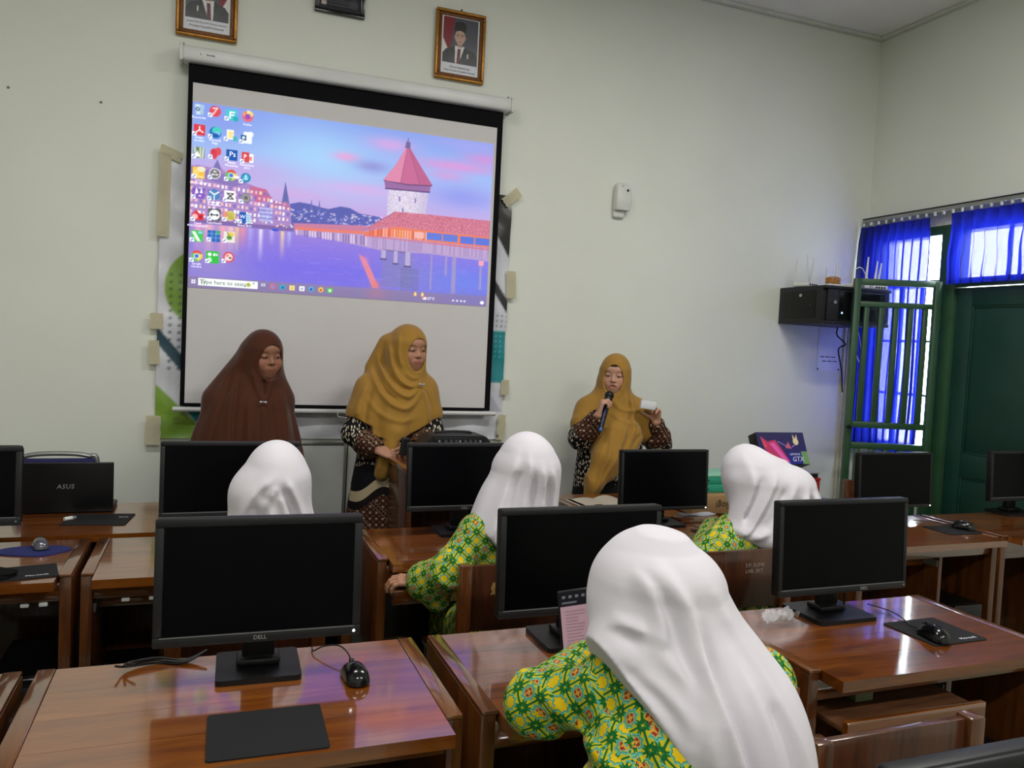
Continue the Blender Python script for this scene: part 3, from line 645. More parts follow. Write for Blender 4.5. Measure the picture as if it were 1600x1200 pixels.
    x, y = I[4][2]; c.rect(x-8, y-8, x+8, y+8, wht); c.line(x-4, y-4, x+5, y+4, 1.5, (20, 20, 24)); c.line(x-4, y+4, x+5, y-4, 1.5, (20, 20, 24)); c.line(x-4, y-4, x+4, y-4, 1.2, (20, 20, 24)); c.line(x-4, y+4, x+4, y+4, 1.2, (20, 20, 24)); arrow(x, y)
    x, y = I[4][3]; c.ell(x, y, 7, 7, (120, 116, 122)); c.ell(x, y, 5.5, 5.5, (150, 146, 150)); c.ell(x, y, 3, 3, (96, 92, 98)); arrow(x, y)
    x, y = I[5][0]; c.rect(x-8, y-3, x+8, y+7, (226, 40, 60)); c.poly([(x-6, y-3), (x-3, y-9), (x+2, y-3)], (226, 40, 60)); c.ell(x-4, y+2, 4, 4, (255, 180, 180)); c.rect(x+2, y, x+6, y+4, (180, 20, 30)); arrow(x, y)
    x, y = I[5][1]; c.rect(x-9, y-9, x+9, y+9, (86, 90, 100)); c.ell(x, y, 7.5, 7.5, wht); c.line(x-5, y, x+5, y, 1.6, (40, 44, 54)); c.poly([(x-6, y), (x-3, y-3), (x-3, y+3)], (40, 44, 54)); c.poly([(x+6, y), (x+3, y-3), (x+3, y+3)], (40, 44, 54)); arrow(x, y)
    x, y = I[5][2]; c.ell(x+1, y, 8, 7, (238, 220, 90)); [c.line(x-4+k*3, y-5, x+k*2, y+5, 1, (120, 110, 40)) for k in range(4)]; c.ell(x-6, y-1, 3, 5, (240, 130, 120)); arrow(x, y)
    x, y = I[5][3]; c.rect(x, y-7, x+9, y+8, (190, 225, 250)); c.rect(x-8, y-8, x+2, y+8, (24, 80, 180)); [c.line(x+3, y-4+k*3, x+8, y-4+k*3, 1, (90, 150, 220)) for k in range(4)]; arrow(x, y)
    x, y = I[6][0]; c.rect(x-9, y-8, x+8, y+9, (60, 200, 80)); c.poly([(x-8, y-6), (x-3, y-6), (x+5, y+8), (x, y+8)], (230, 250, 230)); c.ell(x+4, y-5, 3, 2, (120, 220, 240)); arrow(x, y)
    x, y = I[6][1]; c.rect(x-9, y-8, x+9, y+9, (30, 90, 190)); c.rect(x+3, y-8, x+9, y-2, (40, 170, 110)); [c.line(x-9, y-3+k*6, x+9, y-3+k*6, 0.8, (130, 180, 240)) for k in range(2)]; [c.line(x-3+k*6, y-8, x-3+k*6, y+9, 0.8, (130, 180, 240)) for k in range(2)]; arrow(x, y)
    x, y = I[6][2]; c.rect(x-8, y-8, x+8, y+8, (236, 226, 220)); c.ell(x+2, y-4, 5, 3.4, (240, 200, 60)); c.ell(x, y+1, 4, 3, (70, 150, 60)); c.line(x-3, y-7, x, y, 1.2, (60, 120, 60)); arrow(x, y)
    chrome(*I[7][0], 8); arrow(*I[7][0])
    x, y = I[7][1]; c.rect(x-9, y-9, x+9, y+9, (40, 200, 60)); c.ell(x-4, y-4, 2.6, 2.6, wht); c.poly([(x-7, y+7), (x-7, y+2), (x-4, y), (x-1, y+2), (x-1, y+7)], (190, 245, 190)); c.rect(x+1, y-6, x+4, y-2, wht); c.poly([(x+4, y-4), (x+7, y-6), (x+7, y-2)], wht); arrow(x, y)
    x, y = I[7][2]; c.ell(x, y, 8, 8, (226, 66, 80)); c.ell(x, y, 5.5, 5.5, (250, 215, 215)); c.ell(x+2, y+1, 2, 1.4, (90, 60, 70)); c.ell(x-2, y-2, 2, 1.6, (230, 90, 100)); arrow(x, y)
    return c, I

# ------------------------------------------------------------------ projection screen
SY = 4.42
t = thing('projection_screen', 'pull-down projection screen showing a computer desktop with a lakeside tower', 'screen', (0.71, SY, 1.10))
M['screencloth'] = mat('matte_screen_cloth', (208, 205, 206), 0.9, 0.1, var=0.015, vs=3)
M['screenblack'] = mat('black_screen_border', (9, 9, 14), 0.85, 0.15)
zt, zb = 2.858, 1.132; x0, x1 = -0.122-0.71, 1.56-0.71; o = 1.10
obj('fabric', box(BM(), (-0.10-0.71, -0.002, 1.148-o), (1.527-0.71, 0.002, 2.766-o)), M['screencloth'], t)
for nm, lo, hi in (('border', (x0, -0.003, zb-o), (-0.10-0.71, 0.003, zt-o)), ('border', (1.527-0.71, -0.003, zb-o), (x1, 0.003, zt-o)), ('border', (-0.10-0.71, -0.003, 2.766-o), (1.527-0.71, 0.003, zt-o)), ('border', (-0.10-0.71, -0.003, zb-o), (1.527-0.71, 0.003, 1.148-o))):
    obj(nm, box(BM(), lo, hi), M['screenblack'], t)
cs = obj('case', box(BM(), (-0.158-0.71, -0.045, 2.86-o), (1.60-0.71, 0.055, 2.935-o), 0.016, 3), M['whitemetal'], t)
for k, x in enumerate((-0.07, -0.04, -0.025, -0.012)):
    obj('case_print', box(BM(), (x-0.71, -0.0458, 2.893-o), (x-0.71+(0.012 if k else 0.006), -0.0449, 2.900-o)), M['grey'], cs)
for s, x in ((-1, -0.158), (1, 1.60)):
    obj('end_cap', box(BM(), (x-0.71-0.009, -0.049, 2.855-o), (x-0.71+0.009, 0.058, 2.941-o), 0.006), M['whitemetal'], cs)
    obj('hanger', tube(BM(), [(x-0.71-s*0.01, 0.0, 2.936-o), (x-0.71-s*0.01, 0.0, 2.952-o), (x-0.71-s*0.01, 0.077, 2.952-o)], 0.004, 8), M['steel'], cs)
wb = obj('weight_bar', tube(BM(), [(-0.155-0.71, -0.001, 1.115-o), (1.596-0.71, -0.001, 1.115-o)], 0.013, 14), M['whitemetal'], t)
cv, ICON = desktop_canvas(); cv.a = cv.a*0.86+cv.a.mean(2, keepdims=True)*0.14; cv.a = 255*(np.clip(cv.a, 0, 255)/255)**0.88
M['picture'] = vcol('projected_picture', 0.9, emit=0.95, base=0.22, spec=0.1)
pw, ph = 1.607, 0.932; px, pz = -0.098+pw/2-0.71, 2.671-ph/2-o
pic = obj('projected_picture', cv.sheet('projected_picture', pw, ph), M['picture'], t, loc=(px, -0.0045, pz))
pic['label'] = 'glowing desktop picture of a lake, bridge and tower with icons'
M['scrtext'] = emis('screen_lettering_white', (240, 240, 250), 0.85); M['scrdark'] = mat('screen_lettering_dark', (70, 90, 90), 0.8, 0.1)
def scr_text(s, cx, cy, size, m):
    x = (cx/470-0.5)*pw; z = (0.5-cy/272)*ph
    return obj('lettering', text_mesh(s, size, 0.0001), m, pic, loc=(x, -0.0012, z), rot=WALLTXT)
scr_text('Type here to search', 52, 262.5, 0.030, M['scrdark']); scr_text('Ps', ICON[2][2][0]+1, ICON[2][2][1]-1, 0.036, M['scrtext']); scr_text('P', ICON[2][3][0]-3, ICON[2][3][1]-1, 0.03, M['scrtext']); scr_text('W', ICON[5][3][0]-3, ICON[5][3][1]-1, 0.026, M['scrtext'])
scr_text('27°C', 373, 265, 0.020, M['scrtext'])
names = {(0, 0): 'Recycle Bin', (0, 3): 'Firefox', (1, 0): 'Adobe\nAcrobat', (1, 1): 'Microsoft\nEdge', (2, 2): 'Adobe\nPhotoshop', (2, 3): 'PowerPoint\n2013', (3, 0): 'Corel\nCAPTURE X7', (4, 1): 'Oracle VM\nVirtualBox', (5, 0): 'Corel\nPHOTO-PAINT', (5, 1): 'TeamViewer', (5, 3): 'Word 2013', (7, 0): 'Google\nChrome'}
for (r, k), s in names.items():
    x, y = ICON[r][k]; scr_text(s, x, y+(12.2 if '\n' not in s else 13.5), 0.0145, M['scrtext'])
# pull cord and its hook under the bar
t2 = thing('pull_cord', 'thin dark pull cord with a white hook below the screen bar', 'cord', (0.735, 4.398, 1.09))
obj('cord', tube(BM(), spline([(0, 0, -0.01), (0.002, 0.002, -0.2), (0.0, 0.004, -0.6), (0.004, 0.004, -1.07)]), 0.0035, 6), M['black2'], t2)
obj('hook', tube(BM(), spline([(-0.06, 0, 0.02), (-0.055, 0, 0.0), (-0.03, 0, -0.005), (0.0, 0, -0.005), (0.01, 0, 0.02), (0.03, 0, 0.03), (0.03, 0, -0.02), (0.005, 0, -0.03), (-0.015, 0, -0.018)]), 0.003, 6), M['whiteplastic'], t2)

# ------------------------------------------------------------------ banner taped behind the screen
def banner_canvas():
    c = Canvas(240, 184, (206, 208, 216)); U = lambda x: (x+0.24)/1.9*240; W = lambda z: (2.40-z)/1.445*184
    P = lambda pts: [(U(x), W(z)) for x, z in pts]
    c.ell(U(-0.02), W(1.74), 24, 24*1.35/1.27, (128, 164, 66)); c.blend(((c.xx < U(-0.215)+0) & (c.yy > W(2.05)))*0.0, (0, 0, 0))
    for k in range(14):
        for j in range(5): c.ell(U(-0.18+0.045*j), W(1.80-0.037*k), 0.9, 0.9, (70, 96, 60) if k < 6 else (70, 80, 96), 0.9)
    c.poly(P([(-0.25, 1.54), (-0.25, 1.46), (0.05, 1.10), (0.08, 1.16)]), (24, 60, 76)); c.poly(P([(-0.25, 1.34), (-0.245, 1.24), (0.05, 0.95), (-0.25, 0.95)]), (124, 160, 60))
    c.poly(P([(-0.12, 1.14), (0.1, 1.14), (0.1, 0.97), (0.02, 0.965)]), (32, 120, 136)); c.poly(P([(-0.25, 1.05), (-0.03, 1.02), (0.06, 0.955), (-0.25, 0.955)]), (112, 150, 56))
    c.poly(P([(1.50, 2.40), (1.67, 2.40), (1.67, 2.02), (1.55, 2.2)]), (36, 34, 36)); c.poly(P([(1.52, 2.22), (1.57, 2.22), (1.54, 2.27)]), (140, 170, 120)); c.poly(P([(1.53, 1.97), (1.53, 1.90), (1.67, 1.69), (1.67, 1.77)]), (30, 32, 40))
    c.rect(U(1.55), W(1.60), U(1.68), W(1.295), (24, 128, 136))
    for k in range(9):
        for j in range(4): c.ell(U(1.57+0.03*j), W(1.69-0.03*k), 0.7, 0.7, (90, 96, 110) if k < 3 else (120, 190, 190), 0.8)
    c.poly(P([(1.55, 1.25), (1.60, 1.2), (1.66, 1.12), (1.55, 1.12)]), (176, 178, 190)); c.grain(np.ones((184, 240)), 1.5)
    return c
def wavy(x, z): return -0.004-0.0055*np.sin(9*x+4*z)*np.sin(5*z+1)-0.004*np.sin(23*x-14*z)-0.003*np.sin(31*(z+0.7*x))-0.006*np.clip((-z-0.60)/0.12, 0, 1)*np.sin(38*(z-0.45*x)+3*x)
t = thing('banner', 'glossy printed vinyl banner taped to the wall behind the screen', 'banner', (0.71, FW-0.016, 1.679))
sh = obj('sheet', banner_canvas().sheet('sheet', 1.9, 1.446, wavy), vcol('glossy_vinyl_print', 0.25, spec=0.5), t)
for x in (0.02, 0.92): obj('eyelet', lathe(BM(), [(0.004, 0), (0.010, 0.0), (0.010, 0.003), (0.004, 0.003)], 12), M['steel'], t, loc=(x, -0.024, -0.70), rot=(PI/2, 0, 0))
M['tape'] = mat('masking_tape', (228, 222, 196), 0.75, 0.2, var=0.06)
for k, (x, z, w, h, a, lb) in enumerate(((-0.222, 2.20, 0.055, 0.42, 0.01, 'long upright strip of masking tape at the banner upper left'), (-0.195, 2.41, 0.11, 0.05, 0.35, 'crumpled piece of masking tape on the banner top left corner'), (-0.243, 1.56, 0.06, 0.08, 0.0, 'short masking tape piece below the green circle of the banner'), (-0.25, 1.40, 0.05, 0.12, -0.05, 'masking tape piece beside the dark diagonal stripe of the banner'), (-0.245, 1.0, 0.07, 0.15, 0.0, 'masking tape strip on the banner lower left corner'),
                                     (1.655, 2.39, 0.12, 0.06, -0.7, 'masking tape across the banner black upper right corner'), (1.675, 1.88, 0.06, 0.16, -0.05, 'masking tape strip on the right edge of the banner, upper'), (1.667, 1.27, 0.05, 0.09, 0.0, 'masking tape piece beside the teal square of the banner'), (1.655, 1.03, 0.05, 0.15, 0.02, 'masking tape strip on the banner lower right corner'))):
    bm = BM(); n = 5; g = []
    for i in range(n+1):
        zz = h/2-h*i/n; jx = 0.003*math.sin(3.1*i+k); g.append([bm.verts.new((-w/2+jx, -0.0015*math.sin(2*i+k)-0.001, zz)), bm.verts.new((w/2+jx, -0.0015*math.sin(2*i+1+k)-0.001, zz))])
    for a_, b_ in zip(g, g[1:]): bm.faces.new((a_[0], a_[1], b_[1], b_[0]))
    bmesh.ops.solidify(bm, geom=bm.faces[:], thickness=0.0012)
    tag(obj('masking_tape', bm, M['tape'], loc=(x, FW-0.036, z), rot=(0, a, 0)), lb, 'tape', 'masking tape around the banner')
# pale board standing under the banner
t = thing('whiteboard', 'pale grey whiteboard panel standing under the banner behind the women', 'whiteboard', (0.30, 4.455, 0.0))
obj('board', box(BM(), (-0.42, -0.008, 0.12), (0.425, 0.012, 0.925), 0.002), mat('board_enamel', (190, 192, 190), 0.3, 0.4, var=0.02), t)
for nm, lo, hi in (('frame_rail', (-0.43, -0.012, 0.925), (0.43, 0.014, 0.94)), ('frame_rail', (-0.43, -0.012, 0.105), (0.43, 0.014, 0.12)), ('frame_stile', (0.425, -0.012, 0.0), (0.437, 0.014, 0.94)), ('frame_stile', (-0.437, -0.012, 0.0), (-0.425, 0.014, 0.94))):
    obj(nm, box(BM(), lo, hi, 0.002), M['steel'], t)

# ------------------------------------------------------------------ framed pictures
def portrait_canvas(v):
    c = Canvas(72, 90, (70, 72, 80)); c.vgrad([(0, (66, 66, 76)), (1, (80, 82, 92))])
    c.poly([(0, 0), (24, 0), (16, 60), (0, 70)], (120, 24, 36)); c.poly([(0, 42), (10, 62), (0, 72)], (214, 210, 208))
    c.poly([(0, 74), (6, 64), (24, 57), (46, 57), (66, 64), (72, 74), (72, 90), (0, 90)], (38, 40, 46)); c.poly([(25, 55), (45, 55), (34, 90), (26, 90)], (214, 212, 210)); c.poly([(31, 60), (37, 60), (36, 90), (29, 90)], (92, 36, 50))
    c.poly([(25, 55), (20, 62), (27, 90), (20, 90), (8, 66)], (46, 48, 54)); c.poly([(45, 55), (50, 62), (36, 90), (42, 90), (64, 68)], (46, 48, 54)); c.rect(30, 46, 40, 57, (164, 130, 112)); c.ell(35, 37, 10.5, 15, (188, 154, 136)); c.ell(24.8, 38, 1.8, 3.5, (176, 142, 124)); c.ell(45.2, 38, 1.8, 3.5, (176, 142, 124))
    c.poly([(23, 27), (24, 10), (30, 7), (42, 7), (47, 11), (47, 27), (35, 24)], (24, 24, 28)); 
    for x in (30.5, 39.5): c.ell(x, 35, 2.0, 0.8, (60, 44, 40)); c.line(x-2.5, 32, x+2.5, 32, 1, (60, 46, 42))
    c.line(35, 35, 34.4, 41, 0.9, (160, 124, 108)); c.line(32, 46, 38, 46, 1.2, (150, 96, 92)); c.rect(51, 68, 53, 77, (226, 224, 214))
    if v: c.a = c.a[:, ::-1].copy(); c.a[:, :8] = c.a[:, :8]
    return c
M['gold'] = mat('gilt_frame', (158, 108, 38), 0.35, 0.5, metal=0.55, var=0.25, vs=60); M['golddark'] = mat('dark_gilt_groove', (96, 54, 20), 0.45, 0.5, metal=0.3, var=0.3, vs=80)
M['print'] = vcol('photo_print', 0.3, spec=0.4)
def framed(label, x, z0, z1, lines, v, nail):
    w = 0.294; h = z1-z0; t = thing('framed_portrait', label, 'picture', (x, FW-0.004, z0), 0)
    f = 0.036
    obj('backing', box(BM(), (-w/2+0.01, -0.012, 0.01), (w/2-0.01, 0.002, h-0.01)), M['golddark'], t)
    for nm, lo, hi in (('frame_rail', (-w/2, -0.026, 0), (w/2, 0, 0.018)), ('frame_rail', (-w/2, -0.026, h-0.018), (w/2, 0, h)), ('frame_stile', (-w/2, -0.026, 0.018), (-w/2+0.018, 0, h-0.018)), ('frame_stile', (w/2-0.018, -0.026, 0.018), (w/2, 0, h-0.018))):
        obj(nm, box(BM(), lo, hi, 0.007, 3), M['gold'], t)
    for nm, lo, hi in (('inner_moulding', (-w/2+0.018, -0.02, 0.018), (w/2-0.018, 0, f)), ('inner_moulding', (-w/2+0.018, -0.02, h-f), (w/2-0.018, 0, h-0.018)), ('inner_moulding', (-w/2+0.018, -0.02, f), (-w/2+f, 0, h-f)), ('inner_moulding', (w/2-f, -0.02, f), (w/2-0.018, 0, h-f))):
        obj(nm, box(BM(), lo, hi, 0.003), M['golddark'], t)
    bm = BM(); pr = lambda x_, z_: bmesh.ops.create_icosphere(bm, subdivisions=1, radius=0.0038, matrix=Matrix.Translation((x_, -0.0205, z_)))
    n1 = int((w-2*f)/0.0095); n2 = int((h-2*f)/0.0095)
    for k in range(n1+1):
        for z_ in (f-0.007, h-f+0.007): pr(-w/2+f+(w-2*f)*k/n1, z_)
    for k in range(n2+1):
        for x_ in (-w/2+f-0.007, w/2-f+0.007): pr(x_, f+(h-2*f)*k/n2)
    o = obj('beading', bm, M['gold'], t); o['kind'] = 'stuff'
    p = obj('mount', box(BM(), (-w/2+f, -0.0145, f), (w/2-f, -0.012, h-f)), M['whitepaper'], t)
    ph_ = (h-2*f)*0.80; pw_ = w-2*f-0.016
    obj('photograph', portrait_canvas(v).sheet('photograph', pw_, ph_), M['print'], p, loc=(0, -0.0152, h-f-0.004-ph_/2))
    for s, z_, sz in lines: obj('caption', text_mesh(s, sz, 0.0001), M['ink'], p, loc=(0, -0.0152, z_), rot=WALLTXT)
    if nail: obj('hanging_nail', cyl(BM(), (0.0, 0, h+0.006), (0.0, -0.02, h+0.008), 0.004, n=8), M['black'], t)
    return t
framed('gilt-framed portrait of a man in suit and black cap, right of the screen top', 1.303, 3.013, 3.402, [('Gibran Rakabuming', 0.074, 0.0150), ('Wakil Presiden Republik Indonesia', 0.054, 0.0135)], False, True)
framed('gilt-framed portrait of a man in dark suit above the left end of the screen', -0.044, 3.010, 3.40, [('Jenderal TNI (Purn) H. Prabowo Subianto', 0.078, 0.0112), ('Presiden Republik Indonesia', 0.058, 0.0145)], True, True)
t = thing('framed_certificate', 'black-framed dark certificate hanging high between the two portraits', 'picture', (0.622, FW-0.004, 3.256))
for nm, lo, hi in (('frame_rail', (-0.133, -0.02, 0), (0.133, 0, 0.022)), ('frame_rail', (-0.133, -0.02, 0.34), (0.133, 0, 0.362)), ('frame_stile', (-0.133, -0.02, 0.022), (-0.111, 0, 0.34)), ('frame_stile', (0.111, -0.02, 0.022), (0.133, 0, 0.34))):
    obj(nm, box(BM(), lo, hi, 0.003), M['gloss'], t)
cc = Canvas(60, 86, (38, 38, 46)); cc.rect(3, 60, 11, 80, (150, 120, 124)); cc.rect(4, 66, 10, 74, (110, 50, 56)); cc.rect(4, 75, 10, 80, (190, 186, 186)); rr = random.Random(4)
for y in (20, 24, 28, 34, 38, 42, 62, 66, 71, 74, 78):
    cc.line(14, y, 14+rr.uniform(24, 42), y, 1.0, (120, 118, 124), 0.8)
cc.ell(30, 10, 12, 4, (130, 126, 120)); cc.ell(50, 74, 7, 6, (70, 70, 80))
obj('certificate', cc.sheet('certificate', 0.222, 0.318), M['print'], t, loc=(0, -0.008, 0.181))
obj('backing', box(BM(), (-0.125, -0.007, 0.01), (0.125, 0.003, 0.35)), M['black'], t)
# ------------------------------------------------------------------ desks
def desk(label, x0, x1, yn, yb, tray=-0.16, divider=0.62, shelf=True, group='wooden computer desks'):
    """side boards with capped tops, plank top that overhangs towards the sitter, sliding keyboard tray; near side is -y"""
    w = x1-x0; d = yb-yn; t = thing('computer_desk', label, 'desk', ((x0+x1)/2, (yn+yb)/2, 0), 0, group)
    a, n, b = w/2, -d/2, d/2; sb = 0.034; ins = 0.075
    for s in (-1, 1):
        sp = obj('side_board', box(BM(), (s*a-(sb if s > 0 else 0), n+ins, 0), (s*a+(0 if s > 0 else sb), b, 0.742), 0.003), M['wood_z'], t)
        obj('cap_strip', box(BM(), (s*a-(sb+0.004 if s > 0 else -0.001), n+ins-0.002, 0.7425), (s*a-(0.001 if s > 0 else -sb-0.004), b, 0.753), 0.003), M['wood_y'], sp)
    k = 4; pd = d/k
    for i in range(k):
        obj('plank', box(BM(), (-a+sb+0.005, n+i*pd+0.0003, 0.722), (a-sb-0.005, n+(i+1)*pd-0.0003, 0.75)), M['wood_x'], t)
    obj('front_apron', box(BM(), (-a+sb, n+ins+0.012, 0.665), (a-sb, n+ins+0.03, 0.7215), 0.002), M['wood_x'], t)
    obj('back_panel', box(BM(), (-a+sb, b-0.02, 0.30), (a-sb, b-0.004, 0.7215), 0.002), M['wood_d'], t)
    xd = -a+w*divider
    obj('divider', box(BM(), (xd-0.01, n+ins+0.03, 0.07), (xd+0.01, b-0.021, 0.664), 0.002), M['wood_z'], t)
    obj('bottom_board', box(BM(), (xd+0.011, n+ins+0.02, 0.05), (a-sb, b-0.021, 0.07), 0.002), M['ply'], t)
    tr = obj('keyboard_tray', box(BM(), (-a+sb+0.012, n+ins-0.03-tray, 0.622), (xd-0.016, b-0.10-max(tray, 0), 0.636), 0.002), M['ply'], t)
    obj('tray_front', box(BM(), (-a+sb+0.008, n+ins-0.05-tray, 0.605), (xd-0.014, n+ins-0.031-tray, 0.655), 0.003), M['wood_x'], tr)
    for s in (0, 1):
        xx = -a+sb+0.001 if s == 0 else xd-0.0155
        obj('runner', box(BM(), (xx, n+ins+0.035, 0.615), (xx+0.005, b-0.05, 0.645)), M['steel'], t)
    obj('stretcher', box(BM(), (-a+sb, b-0.05, 0.10), (xd-0.01, b-0.03, 0.16), 0.002), M['wood_x'], t)
    return t
desk('foreground wooden desk carrying the large monitor, leftmost mouse and black mouse pad', -0.335, 0.522, 1.478, 2.003)
desk('wooden desk at the left frame edge beside the foreground desk', -1.225, -0.362, 1.478, 2.005)
desk('wooden desk where the student holds up a phone', 0.562, 1.372, 1.478, 2.005)
desk('wooden desk with a sunlit shiny top and pulled-out keyboard tray at right', 1.425, 2.262, 1.478, 1.985, tray=0.045)
desk('second-row wooden desk with the blue mouse pad at far left', -1.24, -0.372, 2.69, 3.215)
desk('second-row wooden desk behind the large foreground monitor', -0.348, 0.50, 2.69, 3.215)
desk('second-row wooden desk whose tray the student in the middle touches', 0.582, 1.425, 2.68, 3.205, tray=0.02)
desk('second-row wooden desk in front of the boxes with printed lettering', 1.455, 2.295, 2.68, 3.16)
desk('second-row wooden desk with the dark mouse near the green gate', 2.615, 3.44, 2.53, 3.055)
desk('wooden desk at the right frame edge beside the green door', 3.462, 4.28, 2.53, 3.055)
desk('wooden desk by the wall carrying the laptop', -1.06, 0.02, 3.285, 3.86)
desk('wooden desk by the wall carrying the open booklet and boxes', 1.68, 2.44, 3.22, 3.80)
desk('wooden desk by the wall carrying the tilted purple box', 2.46, 3.27, 3.22, 3.80)
desk('wooden desk just below the frame carrying the nearest monitor', 0.60, 1.44, 0.28, 0.80)

# ------------------------------------------------------------------ chairs
M['stencil'] = mat('faded_stencil_paint', (156, 146, 138), 0.8, 0.2)
def chair(label, loc, rz=0, writing=None):
    """sitter faces +y; back at y=0, top of back at z=0.82"""
    t = thing('wooden_chair', label, 'chair', loc, rz, 'wooden classroom chairs'); w = 0.43; p = 0.04
    for s in (-1, 1):
        x = s*(w/2-p/2)
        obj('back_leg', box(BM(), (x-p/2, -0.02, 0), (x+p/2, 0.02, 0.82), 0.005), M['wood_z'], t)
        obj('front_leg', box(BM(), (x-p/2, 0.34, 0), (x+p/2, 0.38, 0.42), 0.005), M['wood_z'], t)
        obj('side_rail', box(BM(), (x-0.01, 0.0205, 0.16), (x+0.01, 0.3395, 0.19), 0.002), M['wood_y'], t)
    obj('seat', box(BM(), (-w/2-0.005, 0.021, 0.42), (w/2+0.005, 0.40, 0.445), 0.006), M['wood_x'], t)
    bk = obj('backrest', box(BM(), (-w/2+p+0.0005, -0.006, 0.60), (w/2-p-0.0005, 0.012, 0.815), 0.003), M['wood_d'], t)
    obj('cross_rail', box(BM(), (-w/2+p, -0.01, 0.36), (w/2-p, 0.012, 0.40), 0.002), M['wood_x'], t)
    if writing:
        for k, (s, z) in enumerate(writing): obj('stencil', text_mesh(s, 0.020, 0.0002), M['stencil'], bk, loc=(0.052, -0.0068, z), rot=WALLTXT)
    return t, bk
c2, b2 = chair('wooden chair with scuffed backrest behind the middle student', (0.985, 2.40, 0))
M['scuff'] = mat('worn_paint', (146, 110, 60), 0.8, 0.2, var=0.3, vs=60)
bm = BM(); rr = random.Random(8); pts = []
for k in range(22):
    a = 2*PI*k/22; q = 0.026*(0.55+0.6*rr.random()); pts.append((q*math.cos(a), 1.3*q*math.sin(a)))
prism(bm, pts, 0, 0.0006, lambda x, y, z: (x-0.085, -0.0062-z, y+0.735)); obj('scuff_mark', bm, M['scuff'], b2)
chair('wooden chair with stencilled letters behind the student at right', (1.86, 2.40, 0), 0, [('S.P. SUMB', 0.758), ('LAB. SKT.', 0.736)])
chair('empty wooden chair at the bottom right in front of the sunlit desk', (1.285, 1.15, 0))
chair('wooden chair of the student behind the large foreground monitor', (0.13, 2.335, 0))
chair('wooden chair of the student with the phone', (0.84, 0.86, 0))
chair('wooden chair facing the room beside the green gate', (3.78, 3.70, 0), PI)
# tubular chair between the left wall desk and the wall
t = thing('tubular_chair', 'chrome tube chair with navy backrest behind the laptop', 'chair', (-0.62, 4.10, 0))
M['navy'] = mat('navy_upholstery', (40, 40, 86), 0.8, 0.2, bmp=0.2, bs=500)
obj('back_frame', tube(BM(), spline([(-0.17, 0, 0), (-0.17, 0, 0.5), (-0.165, 0, 0.88), (-0.12, 0, 0.925), (0, 0, 0.935), (0.12, 0, 0.925), (0.165, 0, 0.88), (0.17, 0, 0.5), (0.17, 0, 0)]), 0.011, 10), M['steel'], t)
obj('backrest', box(BM(), (-0.155, -0.02, 0.62), (0.155, 0.02, 0.912), 0.012, 3), M['navy'], t)
obj('seat', box(BM(), (-0.19, -0.20, 0.43), (0.19, 0.2, 0.47), 0.015, 3), M['navy'], t)
for s in (-1, 1): obj('front_leg', cyl(BM(), (s*0.17, -0.17, 0), (s*0.17, -0.17, 0.43), 0.011, n=10), M['steel'], t)

# ------------------------------------------------------------------ monitors
def monitor(label, x0, x1, y, z0, z1, desk_z=0.75, base=(0.20, 0.17), brand='DELL', logo_x=0.0, led=None, tilt=0.05, neckm='black', strip=True, rim=0.016, chin=0.022, rz=0.0, corner=0.006, power=True):
    w = x1-x0; h = z1-z0; t = thing('monitor', label, 'monitor', ((x0+x1)/2, y+0.05, desk_z+0.0005), rz, 'computer monitors')
    # the base and neck
    bw, bd = base
    bm = BM(); prism(bm, rrect(bw, bd, 0.012), 0, 0.012, lambda x, y_, z: (x, y_, z)); obj('base', bm, M['black'], t)
    nk = obj('neck', box(BM(), (-0.036, 0.0, 0.0125), (0.036, 0.026, z0-desk_z+h*0.52), 0.006), M[neckm], t)
    obj('neck_foot', box(BM(), (-0.048, -0.02, 0.0125), (0.048, 0.045, 0.03), 0.006), M[neckm], t)
    hd = bpy.data.objects.new  # head parts share one tilt about the panel centre
    T = Matrix.Translation((0, -0.05, z0-desk_z+h/2)) @ Matrix.Rotation(-tilt, 4, 'X')
    def part(name, lo, hi, m, r=0.002, seg=2, parent=t):
        return obj(name, box(BM(), lo, hi, r, seg, T), m, parent)
    hs = part('housing', (-w/2, 0.004, -h/2), (w/2, 0.034, h/2), M['black'], corner, 3)
    part('back_cover', (-w*0.36, 0.033, -h*0.34), (w*0.36, 0.05, h*0.36), M['black'], 0.008)
    bz = [part('bezel', (-w/2, -0.002, h/2-rim), (w/2, 0.005, h/2), M['black2'], 0.003), part('bezel', (-w/2, -0.002, -h/2), (w/2, 0.005, -h/2+chin), M['black2'], 0.003),
          part('bezel', (-w/2, -0.002, -h/2+chin), (-w/2+rim, 0.005, h/2-rim), M['black2'], 0.003), part('bezel', (w/2-rim, -0.002, -h/2+chin), (w/2, 0.005, h/2-rim), M['black2'], 0.003)]
    part('screen', (-w/2+rim, 0.0005, -h/2+chin), (w/2-rim, 0.0045, h/2-rim), M['panel'], 0)
    if strip: part('chin_line', (-w/2+rim*0.7, -0.0026, -h/2+chin-0.003), (w/2-rim*0.7, -0.0018, -h/2+chin-0.0012), M['grey'], 0, parent=bz[1])
    if brand:
        me = text_mesh(brand, 0.013, 0.0003); me.transform(T @ Matrix.Translation((logo_x, -0.0024, -h/2+chin*0.45)) @ Matrix.Rotation(PI/2, 4, 'X')); obj('logo', me, M['silver'], bz[1])
    if power:
        bm = BM(); lathe(bm, [(0, 0), (0.0032, 0.0002), (0.002, 0.002), (0, 0.0024)], 10); bm.transform(T @ Matrix.Translation((w/2-rim*0.75, -0.0018, -h/2+chin*0.45)) @ Matrix.Rotation(PI/2, 4, 'X'))
        obj('power_light' if led else 'power_button', bm, M['led'] if led else M['grey'], bz[1])
    return t
